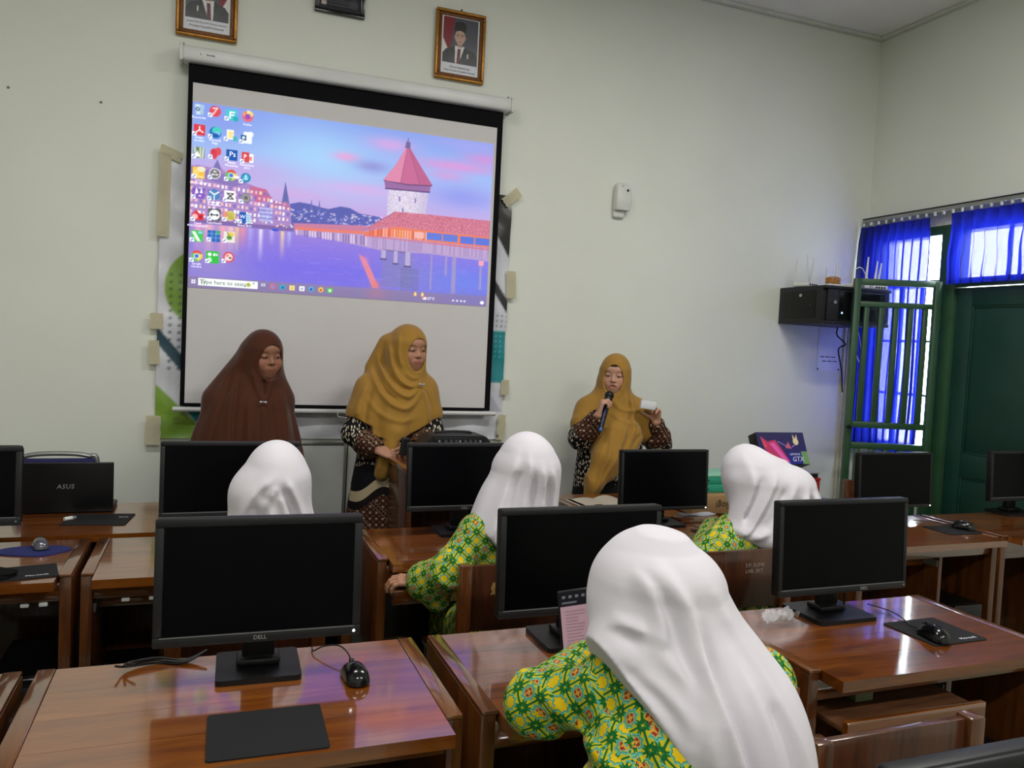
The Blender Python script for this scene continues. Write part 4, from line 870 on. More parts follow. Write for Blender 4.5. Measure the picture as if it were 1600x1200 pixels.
mA = monitor('large black monitor with a lit power light on the foreground desk', -0.092, 0.354, 1.85, 0.834, 1.115, base=(0.185, 0.17), logo_x=0.0, led=True, rz=-0.03, rim=0.019, chin=0.024)
monitor('black monitor behind the student holding the phone', 0.700, 1.163, 1.85, 0.838, 1.114, led=None)
monitor('black monitor standing on the sunlit desk at right', 1.560, 2.046, 1.85, 0.833, 1.112, logo_x=0.075, base=(0.215, 0.18), rim=0.014)
monitor('black monitor in front of the woman in brown', -0.143, 0.338, 3.05, 0.853, 1.127, logo_x=0.14)
monitor('black monitor in front of the portable amplifier', 0.750, 1.225, 3.05, 0.851, 1.122, logo_x=0.0)
monitor('black monitor in front of the woman with the microphone', 1.700, 2.145, 3.05, 0.823, 1.093, led=True, brand=None, strip=False, rim=0.012, chin=0.016, base=(0.20, 0.18))
monitor('black monitor with a pale stand in front of the green gate', 3.000, 3.478, 3.02, 0.803, 1.080, led=True, brand=None, strip=False, rim=0.012, chin=0.014, neckm='silver', base=(0.16, 0.08))
monitor('black monitor cut by the right frame edge beside the door', 3.835, 4.295, 2.97, 0.828, 1.094, brand=None, base=(0.22, 0.15), led=None)
monitor('black monitor cut by the left frame edge beside the laptop', -1.035, -0.573, 3.10, 0.835, 1.106, brand=None, corner=0.016, rim=0.02, chin=0.03)
monitor('nearest black monitor whose top edge shows at the bottom right corner', 0.672, 1.132, 0.588, 0.836, 1.108)

# ------------------------------------------------------------------ mice and mouse pads
M['darksilver'] = mat('dark_silver_plastic', (96, 96, 106), 0.2, 0.5, metal=0.5)
def mouse(label, loc, rz, m='gloss', cable=None, s=1.0):
    t = thing('computer_mouse', label, 'mouse', loc, rz, 'computer mice'); bm = BM()
    bmesh.ops.create_uvsphere(bm, u_segments=28, v_segments=16, radius=1)
    for v in bm.verts:
        x, y, z = v.co; wy = 1-0.16*math.exp(-((y-0.1)/0.5)**2)
        zz = z*(0.036 if z > 0 else 0.004)*(1-0.30*max(0, y)-0.05*y)
        sg = lambda q, e: math.copysign(abs(q)**e, q)
        v.co = (sg(x, 0.8)*0.031*wy*s, sg(y, 0.85)*0.053*s, (zz+0.004)*s)
    obj('shell', bm, M[m], t)
    obj('button_seam', box(BM(), (-0.0007*s, 0.012*s, 0.033*s), (0.0007*s, 0.045*s, 0.0352*s), mx=Matrix.Rotation(-0.28, 4, 'X') @ Matrix.Translation((0, -0.006*s, 0.0058*s))), M['black'], t)
    obj('scroll_wheel', cyl(BM(), (-0.004*s, 0.026*s, 0.0295*s), (0.004*s, 0.026*s, 0.0295*s), 0.009*s, n=14), M['black2'], t)
    if cable: obj('cable', tube(BM(), spline(cable), 0.0018, 6), M['black'], t)
    return t
def pad(label, cx, cy, w, h, rz, text=None, m='rubber', z=0.7504, tx=0, ty=0):
    bm = BM(); prism(bm, rrect(w, h, 0.008, 4), 0, 0.003); t = thing('mouse_pad', label, 'mouse pad', (cx, cy, z), rz, 'mouse pads')
    obj('mat', bm, M[m], t)
    if text: obj('print', text_mesh(text, 0.016, 0.0001), M['whitepaper'], t, loc=(tx, ty, 0.0032))
    return t
pad('black rectangular mouse pad in front of the large foreground monitor', 0.130, 1.585, 0.222, 0.186, -0.02)
mouse('black mouse with a looping cable on the foreground desk', (0.335, 1.785, 0.751), 0.12, cable=[(0.0, 0.05, 0.012), (0.012, 0.085, 0.02), (0.0, 0.13, 0.03), (-0.03, 0.165, 0.02), (-0.05, 0.18, 0.006), (-0.045, 0.215, 0.003)])
pad('black mouse pad with white lettering on the sunlit desk', 2.005, 1.695, 0.205, 0.185, 0.02, 'Microsoft', tx=0.05, ty=-0.07)
mouse('shiny black mouse on the lettered pad of the sunlit desk', (1.945, 1.645, 0.7545), -0.15, cable=[(0, 0.05, 0.01), (0.0, 0.09, 0.004), (0.02, 0.15, 0.004), (0.03, 0.22, 0.003), (0.0, 0.29, 0.003)])
pad('black mouse pad under the mouse near the green gate', 3.32, 2.745, 0.21, 0.17, -0.02)
mouse('black mouse on the pad near the green gate', (3.385, 2.745, 0.7545), 0.5, cable=[(0, 0.05, 0.01), (0.02, 0.1, 0.004), (0.03, 0.15, 0.004), (0.0, 0.22, 0.002)])
pad('black mouse pad with white lettering beside the laptop', -0.385, 3.53, 0.235, 0.20, -0.12, 'ROG', tx=0.085, ty=0.035)
# blue pad with a wrist lobe, silver mouse
bm = BM(); pts = [(0.115*math.cos(a)*(1+0.0*math.cos(a)), 0.062*math.sin(a)-0.02*math.exp(-((a-5.0)/0.5)**2)) for a in [2*PI*k/40 for k in range(40)]]; prism(bm, pts, 0, 0.004)
tag(obj('mouse_pad', bm, mat('blue_fabric_pad', (36, 42, 92), 0.8, 0.2), loc=(-0.53, 3.075, 0.7504)), 'dark blue rounded mouse pad under the silver mouse', 'mouse pad', 'mouse pads')
mouse('silver mouse on the dark blue pad', (-0.515, 3.10, 0.755), 0.3, 'darksilver', s=0.9)
pad('black mouse pad with white lettering on the desk at far left', -0.535, 2.80, 0.235, 0.15, 0.20, 'Microsoft', tx=0.06, ty=-0.045)
bm = BM(); bmesh.ops.create_icosphere(bm, subdivisions=4, radius=1)
for v in bm.verts:
    n_ = 0.25*math.sin(5*v.co.x+2)+0.2*math.sin(7*v.co.y)+0.15*math.sin(11*v.co.z+v.co.x*6); v.co = Vector((v.co.x*0.075*(1+0.3*n_), v.co.y*0.05*(1+0.3*n_), max(v.co.z, -0.3)*0.024*(1+0.5*n_)+0.008))
tag(obj('black_cloth', bm, mat('black_knit', (20, 20, 20), 0.95, 0.1, bmp=0.6, bs=300), loc=(-0.60, 2.765, 0.7545)), 'crumpled black cloth lying on the far-left mouse pad', 'cloth')
pad('black mouse pad beside the student at right', 2.085, 2.90, 0.17, 0.11, -0.05)
mouse('black mouse on the desk of the student at right', (2.135, 2.91, 0.7545), 0.9, cable=[(0, 0.05, 0.01), (0.0, 0.1, 0.004), (0.03, 0.14, 0.003)])
pad('black mouse pad half hidden under the sleeve of the student with the phone', 1.24, 1.60, 0.2, 0.17, 0.05)

# ------------------------------------------------------------------ computers under the desks
def tower(label, loc):
    t = thing('computer_tower', label, 'computer', loc, 0, 'computer towers'); w, d, h = 0.175, 0.34, 0.37
    obj('case', box(BM(), (-w/2, -d/2, 0), (w/2, d/2, h), 0.006), M['black'], t)
    fp = obj('front_panel', box(BM(), (-w/2, -d/2-0.02, 0.004), (w/2, -d/2-0.0005, h), 0.008, 3), M['gloss'], t)
    for z0, z1 in ((0.30, 0.34), (0.25, 0.29)): obj('drive_bay', box(BM(), (-w/2+0.015, -d/2-0.022, z0), (w/2-0.015, -d/2-0.019, z1), 0.002), M['black2'], fp)
    for k in range(4): obj('port', box(BM(), (-0.05+k*0.026, -d/2-0.0215, 0.215), (-0.036+k*0.026, -d/2-0.0195, 0.222)), M['grey'], fp)
    obj('power_button', lathe(BM(), [(0, 0), (0.008, 0.0005), (0.007, 0.003), (0, 0.003)], 14), M['silver'], fp, loc=(0.06, -d/2-0.0195, 0.219), rot=(PI/2, 0, 0))
    return t
for x, lb in ((-0.505, 'black computer tower under the desk with the blue mouse pad'), (0.37, 'black computer tower under the desk behind the large monitor'), (1.295, 'black computer tower under the middle desk'), (3.28, 'black computer tower under the desk near the green gate'), (4.12, 'black computer tower under the desk at the right frame edge')):
    tower(lb, (x, 2.93 if x < 2 else 2.79, 0.071))
tower('black computer tower under the sunlit desk at right', (2.10, 1.755, 0.071)); tower('black computer tower under the desk of the student with the phone', (1.20, 1.76, 0.071)); tower('black computer tower under the foreground desk', (0.36, 1.76, 0.071))
tower('black computer tower standing left under the desk behind the large monitor', (-0.22, 2.95, 0.0))

# ------------------------------------------------------------------ laptop, lectern, amplifier
t = thing('laptop', 'open black laptop with its lid turned to the camera by the wall', 'laptop', (-0.512, 3.68, 0.7505))
obj('keyboard_base', box(BM(), (-0.166, 0.0, 0), (0.166, 0.165, 0.02), 0.006, 3), M['black2'], t)
ld = obj('lid', box(BM(), (-0.166, -0.014, 0.004), (0.166, -0.002, 0.212), 0.004, 3, Matrix.Rotation(0.06, 4, 'X')), M['black'], t)
obj('screen', box(BM(), (-0.155, -0.0018, 0.02), (0.155, -0.0008, 0.2), 0, mx=Matrix.Rotation(0.06, 4, 'X')), M['panel'], ld)
me = text_mesh('ASUS', 0.026, 0.0003, shear=0.15, spacing=1.1); obj('logo', me, M['silver'], ld, loc=(-0.01, -0.0212, 0.112), rot=(PI/2+0.06, 0, 0))
for s in (-0.11, 0.11): obj('hinge', cyl(BM(), (s-0.02, -0.004, 0.008), (s+0.02, -0.004, 0.008), 0.006, n=10), M['black2'], t)
bm = BM(); tube(bm, [(0, 0, 0.008), (0.03, 0, 0.008)], 0.008, 12); t = thing('marker_pen', 'short white marker lying beside the laptop', 'marker', (-0.505, 3.525, 0.7505), 0.6)
obj('barrel', bm, M['whiteplastic'], t); obj('cap', tube(BM(), [(0.031, 0, 0.008), (0.045, 0, 0.008)], [0.0085, 0.006], 12), M['grey'], t)
# lectern and portable amplifier
t = thing('lectern', 'dark wooden lectern cabinet in front of the middle woman', 'lectern', (1.098, 3.64, 0))
for nm, lo, hi in (('side_panel', (-0.25, -0.19, 0), (-0.225, 0.19, 0.93)), ('side_panel', (0.225, -0.19, 0), (0.25, 0.19, 0.93)), ('top', (-0.262, -0.2, 0.931), (0.262, 0.2, 0.955)), ('front_rail', (-0.224, -0.185, 0.84), (0.224, -0.165, 0.93)), ('shelf', (-0.224, -0.16, 0.45), (0.224, 0.18, 0.47)), ('back_panel', (-0.224, 0.172, 0.0), (0.224, 0.188, 0.93)), ('plinth', (-0.224, -0.17, 0), (0.224, -0.15, 0.08))):
    obj(nm, box(BM(), lo, hi, 0.003), M['wood_d'] if nm != 'top' else M['wood_x'], t)
M['knob'] = mat('grey_knob', (58, 58, 62), 0.4)
t = thing('portable_amplifier', 'black portable amplifier with a row of knobs on the lectern', 'amplifier', (1.12, 3.66, 0.9555))
bm = BM(); prism(bm, [(-0.175, -0.085), (0.175, -0.085), (0.175, -0.02), (0.13, 0.022), (-0.13, 0.022), (-0.175, -0.02)], -0.09, 0.09, lambda x, y, z: (x, z, (y+0.086)*1.22)); bmesh.ops.bevel(bm, geom=bm.edges[:], offset=0.007, segments=2, affect='EDGES'); obj('case', bm, M['black2'], t)
pn = obj('control_panel', box(BM(), (-0.125, -0.0935, 0.078), (0.125, -0.0895, 0.126), 0.001), M['black'], t)
for k, x in enumerate((-0.07, -0.045, -0.02, 0.025, 0.05, 0.075)): obj('knob', lathe(BM(), [(0, 0), (0.009, 0.0), (0.008, 0.010), (0, 0.011)], 14), M['knob'], pn, loc=(x, -0.0935, 0.106), rot=(PI/2, 0, 0))
for k, x in enumerate((-0.1, 0.0, 0.1)): obj('socket', lathe(BM(), [(0, 0), (0.005, 0.0), (0.005, 0.003), (0, 0.003)], 12), M['silver'], pn, loc=(x, -0.0935, 0.108), rot=(PI/2, 0, 0))
obj('grille', box(BM(), (-0.15, -0.093, 0.012), (0.15, -0.0905, 0.072), 0.004), M['black'], t)
obj('carry_handle', tube(BM(), spline([(-0.09, 0.02, 0.128), (-0.08, 0.02, 0.138), (0, 0.02, 0.141), (0.08, 0.02, 0.138), (0.09, 0.02, 0.128)]), 0.006, 8), M['black'], t)

# ------------------------------------------------------------------ papers and boxes on the right wall desk
t = thing('open_booklet', 'open booklet of cream pages on the wall desk near the speaker', 'booklet', (1.89, 3.55, 0.7505), 0.05)
bm = BM()
for s in (-1, 1):
    g = []
    for j in (0, 1):
        g.append([bm.verts.new((s*0.15*i/8, -0.115+0.23*j, 0.004+0.016*math.sin(PI*min(1, i/8*1.15))*(1 if s > 0 else 0.5))) for i in range(9)])
    for i in range(8): bm.faces.new((g[0][i], g[0][i+1], g[1][i+1], g[1][i]))
bmesh.ops.solidify(bm, geom=bm.faces[:], thickness=0.003); obj('pages', bm, M['paper'], t)
obj('cover', box(BM(), (-0.155, -0.118, 0), (0.155, 0.118, 0.0018)), M['paper'], t)
obj('printed_block', box(BM(), (-0.10, -0.09, 0.0135), (-0.06, -0.07, 0.0139), mx=Matrix.Translation((0, 0, 0.0))), M['ink'], t)
t = thing('small_speaker', 'small dark grey rounded speaker in front of the microphone woman monitor', 'speaker', (1.705, 2.92, 0.7505))
bm = BM(); prism(bm, rrect(0.085, 0.10, 0.02), -0.03, 0.03, lambda x, y, z: (x, z, y+0.05)); bmesh.ops.bevel(bm, geom=bm.edges[:], offset=0.003, segments=2, affect='EDGES'); obj('case', bm, M['black2'], t)
obj('grille', lathe(BM(), [(0, 0), (0.03, 0.0), (0.028, 0.003), (0, 0.002)], 20), M['black'], t, loc=(0, -0.0305, 0.04), rot=(PI/2, 0, 0))
t = thing('wooden_block', 'flat brown wooden tray under white sheets behind the speaker monitor', 'tray', (2.15, 3.115, 0.7505)); obj('tray', box(BM(), (-0.11, -0.03, 0), (0.09, 0.035, 0.028), 0.003), M['wood_x'], t)
bm = BM(); g = [[bm.verts.new((-0.09+0.18*i/6, -0.03+0.06*j, 0.003*math.sin(i*1.3+j))) for i in range(7)] for j in range(2)]
for i in range(6): bm.faces.new((g[0][i], g[0][i+1], g[1][i+1], g[1][i]))
bmesh.ops.solidify(bm, geom=bm.faces[:], thickness=0.002); tag(obj('paper_sheets', bm, M['whitepaper'], loc=(2.14, 3.118, 0.7838)), 'white paper sheets on the flat wooden tray', 'paper')
M['card'] = mat('brown_cardboard', (142, 112, 76), 0.8, 0.2, var=0.06); M['teal'] = mat('teal_printed_card', (34, 138, 112), 0.45, 0.4, var=0.05); M['mint'] = mat('pale_mint_card', (120, 176, 152), 0.5, 0.4)
t = thing('cardboard_box', 'brown cardboard box with upside-down lettering under the teal boxes', 'box', (2.41, 3.36, 0.7545))
obj('carton', box(BM(), (-0.22, -0.13, 0), (0.21, 0.13, 0.088), 0.003), M['card'], t)
obj('lettering', text_mesh('logi', 0.05, 0.0003), M['ink'], t, loc=(-0.05, -0.1304, 0.042), rot=(PI/2, PI, 0))
obj('flap_tape', box(BM(), (-0.221, -0.02, 0.0882), (0.211, 0.02, 0.0888)), M['tape'], t)
for k in range(2):
    t = thing('teal_box', ('lower teal box stacked on the brown cardboard box', 'upper teal box with pale lid on the stack')[k], 'box', (2.42, 3.40, 0.8435+0.0445*k), 0.0, 'teal boxes')
    obj('carton', box(BM(), (-0.19, -0.10, 0), (0.19, 0.10, 0.043 if k == 0 else 0.034), 0.003), M['teal'], t)
    if k: obj('lid', box(BM(), (-0.191, -0.101, 0.0343), (0.191, 0.101, 0.044), 0.003), M['mint'], t)
    for j, x in enumerate((-0.12, 0.0, 0.1)): obj('print_mark', box(BM(), (x, -0.1012, 0.014), (x+0.03, -0.1002, 0.021), 0.0), M['dgreen'], t)
# the tilted purple box, on a dark tray box, on a red box
M['red'] = mat('red_card', (150, 34, 34), 0.6, 0.3)
t = thing('red_box', 'red cardboard box at the bottom of the pile under the purple box', 'box', (2.97, 3.53, 0.7505)); obj('carton', box(BM(), (-0.20, -0.1, 0), (0.165, 0.1, 0.118), 0.003), M['red'], t); obj('lid', box(BM(), (-0.203, -0.103, 0.1185), (0.168, 0.103, 0.132), 0.003), M['red'], t)
t = thing('black_tray', 'flat black lid lying beneath the tilted purple box', 'lid', (2.96, 3.53, 0.8835)); obj('tray', box(BM(), (-0.19, -0.1, 0), (0.16, 0.1, 0.022), 0.004), M['black2'], t); obj('rim', box(BM(), (-0.195, -0.105, 0.0225), (0.165, 0.105, 0.03), 0.003), M['silver'], t)
cg = Canvas(120, 70, (44, 38, 90)); cg.vgrad([(0, (40, 36, 84)), (1, (30, 26, 110))])
cg.poly([(8, 8), (24, 20), (44, 16), (58, 40), (72, 66), (30, 66), (14, 36)], (190, 50, 100)); cg.poly([(28, 24), (40, 22), (70, 66), (58, 66)], (226, 90, 180)); cg.poly([(8, 8), (20, 30), (14, 36)], (220, 80, 90)); cg.ell(96, 20, 7, 8, (226, 206, 160)); cg.poly([(90, 14), (91, 3), (95, 12)], (226, 206, 160)); cg.poly([(97, 12), (101, 3), (102, 14)], (226, 206, 160)); cg.rect(70, 44, 104, 70, (24, 30, 130)); cg.rect(104, 42, 120, 70, (108, 150, 96)); cg.poly([(66, 34), (76, 20), (82, 36)], (200, 90, 120)); cg.line(50, 20, 70, 30, 2, (150, 120, 190)); cg.line(84, 32, 94, 26, 2, (170, 120, 190))
t = thing('purple_box', 'tilted dark purple product box with pink artwork by the wall', 'box', (2.965, 3.50, 0.938), 0.0)
Tb = Matrix.Rotation(-0.42, 4, 'X') @ Matrix.Translation((0, 0.0, 0.008))
obj('carton', box(BM(), (-0.16, -0.0, 0.0), (0.16, 0.07, 0.185), 0.002, 2, Tb), M['black2'], t)
me = cg.sheet('artwork', 0.316, 0.18); me.transform(Tb @ Matrix.Translation((0, -0.001, 0.0925))); art = obj('artwork', me, M['print'], t)
for s, x, z, sz in (('GTX', 0.085, 0.03, 0.038), ('GEFORCE', 0.07, 0.058, 0.016)):
    me = text_mesh(s, sz, 0.0002, shear=0.2); me.transform(Tb @ Matrix.Translation((x, -0.0016, z)) @ Matrix.Rotation(PI/2, 4, 'X')); obj('lettering', me, M['whitepaper'], art)
obj('side_label', box(BM(), (-0.1607, 0.015, 0.02), (-0.1601, 0.055, 0.11), 0, 2, Tb), M['silver'], t)

# ------------------------------------------------------------------ small clutter
bm = BM()
for k in range(3): tube(bm, spline([(-0.14+0.02*k, 0.0, 0.03), (-0.12, 0.03, 0.015+0.004*k), (-0.06, 0.05, 0.01+0.006*k), (0.0, 0.03+0.01*k, 0.012), (0.05, 0.05, 0.03)]), 0.0028, 6)
tag(obj('cable_bundle', bm, M['black'], loc=(-0.03, 1.93, 0.7434)), 'bundle of black cables behind the large foreground monitor', 'cable')
bm = BM(); tube(bm, spline([(0, 0, 0.12), (0.02, 0.0, 0.05), (0.015, 0.0, 0.01), (-0.03, 0.01, 0.004), (-0.08, 0.03, 0.004)]), 0.0035, 8)
tag(obj('monitor_cable', bm, M['black'], loc=(1.87, 1.93, 0.75)), 'black cable hanging behind the monitor on the sunlit desk', 'cable')
def film_mat():
    m, nt, b = newmat('clear_plastic_film'); b.inputs['Base Color'].default_value = (0.8, 0.82, 0.85, 1); b.inputs['Roughness'].default_value = 0.15; b.inputs['Alpha'].default_value = 0.35; return m
M['film'] = film_mat()
bm = BM(); bmesh.ops.create_grid(bm, x_segments=16, y_segments=10, size=1)
for v in bm.verts: x, y = v.co.x, v.co.y; v.co = (x*0.065, y*0.025, 0.016+0.010*math.sin(6*x+3*y)+0.006*math.sin(11*y-7*x))
tag(obj('plastic_wrapper', bm, M['film'], loc=(1.60, 1.885, 0.752), rot=(0, 0, 0.15), smooth=True, angle=180), 'crumpled clear plastic wrapper behind the monitor on the sunlit desk', 'wrapper')
for k, (x, y) in enumerate(((-0.50, 2.80), (-0.45, 2.80), (-0.22, 2.80), (-0.14, 2.80))):
    tag(obj('cable_clip', box(BM(), (-0.012, -0.006, 0), (0.012, 0.006, 0.012), 0.003), M['whiteplastic'], loc=(x, 2.775, 0.652)), ('leftmost white clip under the apron of the blue-pad desk', 'second white clip under the apron of the blue-pad desk', 'left white clip under the apron behind the large monitor', 'right white clip under the apron behind the large monitor')[k], 'clip')
bm = BM(); box(bm, (-0.03, -0.02, 0), (0.03, 0.02, 0.07), 0.003); t = tag(obj('green_carton', bm, mat('pale_green_carton', (112, 124, 92), 0.8, 0.2), loc=(1.64, 1.60, 0.6365)), 'small pale green carton in the tray of the sunlit desk', 'box')
t = thing('socket_strip', 'white socket strip with a red light under the desk near the gate', 'socket strip', (2.72, 2.95, 0.0)); obj('housing', box(BM(), (-0.03, -0.14, 0.0), (0.03, 0.14, 0.05), 0.006), M['whiteplastic'], t); obj('switch_light', box(BM(), (-0.01, -0.141, 0.03), (0.01, -0.139, 0.042)), emis('red_neon', (255, 60, 30), 3), t)
# ------------------------------------------------------------------ people: smooth blended distance fields turned into one surface each
def A3(p): return np.array(p, float)
def nrm(v): v = A3(v); return v/np.linalg.norm(v)
class Blob:
    """ordered list of shapes; each is blended (k>0 adds, cut=True carves) into the running field"""
    def __init__(s): s.ops = []
    def add(s, f, k=0.01, cut=False, c=None, r=None): s.ops.append((f, k, cut, None if c is None else A3(c), r)); return s
    def cone(s, a, b, ra, rb=None, k=0.01, cut=False):
        a, b = A3(a), A3(b); rb = ra if rb is None else rb; ba = b-a; L = ba@ba
        def f(P):
            pa = P-a; t = np.clip(pa@ba/L, 0, 1); return np.linalg.norm(pa-t[:, None]*ba, axis=1)-(ra+(rb-ra)*t)
        return s.add(f, k, cut, (a+b)/2, math.sqrt(L)/2+max(ra, rb)+k)
    def chain(s, pts, rs, k=0.01, cut=False):
        for i in range(len(pts)-1): s.cone(pts[i], pts[i+1], rs[i], rs[i+1], k, cut)
        return s
    def ball(s, c, r, k=0.01, cut=False): return s.ell(c, (r, r, r), None, k, cut)
    def ell(s, c, r, R=None, k=0.01, cut=False):
        c, r = A3(c), A3(r); R = np.eye(3) if R is None else R
        def f(P):
            q = (P-c)@R; a = q/r; k0 = np.linalg.norm(a, axis=1); k1 = np.linalg.norm(a/r, axis=1); return k0*(k0-1)/np.maximum(k1, 1e-9)
        return s.add(f, k, cut, c, max(r)+k)
    def loft(s, st, k=0.01, fold=None, cut=False, e=2.0, dome=True):
        """stations (z, cx, cy, rx, ry) from low to high; fold(theta, t) scales the radius"""
        st = [tuple(v) for v in sorted(st)]; a_ = st[-1]; n = len(st); A = np.array(st, float); out = []
        for i in range(n-1):                       # smooth the profile between the stations
            m0 = (A[i+1]-A[i-1])/(A[i+1, 0]-A[i-1, 0]) if i > 0 else (A[1]-A[0])/(A[1, 0]-A[0, 0]); m1 = (A[i+2]-A[i])/(A[i+2, 0]-A[i, 0]) if i+2 < n else (A[n-1]-A[n-2])/(A[n-1, 0]-A[n-2, 0]); h = A[i+1, 0]-A[i, 0]
            for q in (0, 0.25, 0.5, 0.75): out.append((2*q**3-3*q*q+1)*A[i]+(q**3-2*q*q+q)*h*m0+(3*q*q-2*q**3)*A[i+1]+(q**3-q*q)*h*m1)
        out.append(A[-1]); H = 0.7*min(a_[3], a_[4])
        if dome: out += [np.array((a_[0]+q*H, a_[1], a_[2], a_[3]*math.sqrt(1-q*q), a_[4]*math.sqrt(1-q*q))) for q in (0.25, 0.45, 0.62, 0.76, 0.87, 0.94, 0.985)]
        st = np.array(out, float); z = st[:, 0]
        def f(P):
            zz = np.clip(P[:, 2], z[0], z[-1]); cx, cy, rx, ry = [np.interp(zz, z, st[:, i]) for i in (1, 2, 3, 4)]
            dx, dy = P[:, 0]-cx, P[:, 1]-cy; th = np.arctan2(dx, -dy)
            m = 1.0 if fold is None else fold(th, (z[-1]-zz)/(z[-1]-z[0]))
            q = (np.abs(dx/rx)**e+np.abs(dy/ry)**e)**(1/e)
            d = (q-m)*np.minimum(rx, ry)*0.9
            return np.maximum(d, np.maximum(P[:, 2]-z[-1], z[0]-P[:, 2]))
        return s.add(f, k, cut)
    def fold(s, pts, amp, w, yc):
        """raise (amp>0) or sink a soft crease along a polyline given in x,z on the side y<yc"""
        p = np.array([tuple(v) for v in spline([(a, b, 0) for a, b in pts], 4)])[:, :2] if len(pts) > 2 else np.array(pts, float)
        n = len(p)-1; b0, b1 = p.min(0)-3*w, p.max(0)+3*w
        def f(P):
            m = (P[:, 1] < yc+0.03) & (P[:, 0] > b0[0]) & (P[:, 0] < b1[0]) & (P[:, 2] > b0[1]) & (P[:, 2] < b1[1])
            if not m.any(): return 0.0
            Q = P[m][:, [0, 2]]; best = np.full(len(Q), 9.0); tb = np.zeros(len(Q))
            for i in range(n):
                a, b = p[i], p[i+1]; ba = b-a; t = np.clip((Q-a)@ba/(ba@ba+1e-12), 0, 1); dd = np.linalg.norm(Q-a-t[:, None]*ba, axis=1); u = dd < best; best = np.where(u, dd, best); tb = np.where(u, (i+t)/n, tb)
            out = np.zeros(len(P)); e = np.clip(np.minimum(tb, 1-tb)*5+0.25, 0, 1); out[m] = -amp*np.exp(-(best/w)**2)*e*np.clip((yc+0.03-P[m][:, 1])/0.05, 0, 1); return out
        s.ops.append((f, 0, 'mod', None, None)); return s
    def __call__(s, P, ops=None):
        d = np.full(len(P), 9.0)
        for f, k, cut, c, r in (ops or s.ops):
            q = f(P)
            if cut == 'mod': d = d+q; continue
            if cut:
                q = -q; h = np.clip(0.5+0.5*(q-d)/k, 0, 1) if k > 0 else None
                d = np.maximum(d, q) if k <= 0 else d+(q-d)*h+k*h*(1-h)
            else:
                h = np.clip(0.5+0.5*(d-q)/max(k, 1e-6), 0, 1); d = d+(q-d)*h-k*h*(1-h)
        return d
def nets(fn, lo, hi, h, ops=None):
    lo, hi = A3(lo), A3(hi); n = np.ceil((hi-lo)/h/8).astype(int)*8; B = 8
    nb = n//B; D = np.full(tuple(n+1), 1.0, np.float32)
    bi = np.stack(np.meshgrid(*[np.arange(k) for k in nb], indexing='ij'), -1).reshape(-1, 3)
    dc = fn(lo+(bi*B+B/2)*h, ops)
    near = np.abs(dc) < h*B*1.15+0.012
    for b, d in zip(bi[~near], dc[~near]):
        if d < 0: D[b[0]*B:b[0]*B+B+1, b[1]*B:b[1]*B+B+1, b[2]*B:b[2]*B+B+1] = -1
    off = np.stack(np.meshgrid(*[np.arange(B+1)]*3, indexing='ij'), -1).reshape(-1, 3); S = bi[near]
    for q in range(0, len(S), 150):
        bb = S[q:q+150]; idx = (bb[:, None, :]*B+off[None]).reshape(-1, 3); v = fn(lo+idx*h, ops); D[idx[:, 0], idx[:, 1], idx[:, 2]] = v
    s = D < 0; c = s[:-1, :-1, :-1].astype(np.int8)
    for dx, dy, dz in [(0, 0, 1), (0, 1, 0), (0, 1, 1), (1, 0, 0), (1, 0, 1), (1, 1, 0), (1, 1, 1)]: c = c+s[dx:dx+n[0], dy:dy+n[1], dz:dz+n[2]]
    I = np.argwhere((c > 0) & (c < 8)); pos = np.zeros((len(I), 3)); cnt = np.zeros(len(I))
    cor = [(0, 0, 0), (1, 0, 0), (0, 1, 0), (1, 1, 0), (0, 0, 1), (1, 0, 1), (0, 1, 1), (1, 1, 1)]
    for a, b in [(0, 1), (2, 3), (4, 5), (6, 7), (0, 2), (1, 3), (4, 6), (5, 7), (0, 4), (1, 5), (2, 6), (3, 7)]:
        ca, cb = np.array(cor[a]), np.array(cor[b]); ia, ib = I+ca, I+cb
        da, db = D[ia[:, 0], ia[:, 1], ia[:, 2]], D[ib[:, 0], ib[:, 1], ib[:, 2]]; m = (da < 0) != (db < 0)
        t = np.where(m, da/np.where(m, da-db, 1), 0)[:, None]; pos += m[:, None]*(ca+t*(cb-ca)); cnt += m
    co = lo+(I+pos/np.maximum(cnt, 1)[:, None])*h
    vid = np.full(tuple(n), -1, np.int32); vid[I[:, 0], I[:, 1], I[:, 2]] = np.arange(len(I)); F = []
    for ax in range(3):
        u, v = [(1, 2), (2, 0), (0, 1)][ax]; e = [0, 0, 0]; e[ax] = 1
        s0 = s[:n[0]+1-e[0], :n[1]+1-e[1], :n[2]+1-e[2]]; s1 = s[e[0]:, e[1]:, e[2]:]
        E = np.argwhere(s0 != s1); E = E[(E[:, u] > 0) & (E[:, v] > 0) & (E[:, u] < n[u]) & (E[:, v] < n[v]) & (E[:, ax] < n[ax])]
        fl = s0[E[:, 0], E[:, 1], E[:, 2]]; q = []
        for du, dv in ((-1, -1), (0, -1), (0, 0), (-1, 0)):
            J = E.copy(); J[:, u] += du; J[:, v] += dv; q.append(vid[J[:, 0], J[:, 1], J[:, 2]])
        q = np.stack(q, 1); q[~fl] = q[~fl][:, ::-1]; F.append(q)
    F = np.concatenate(F); return co, F[(F >= 0).all(1)]
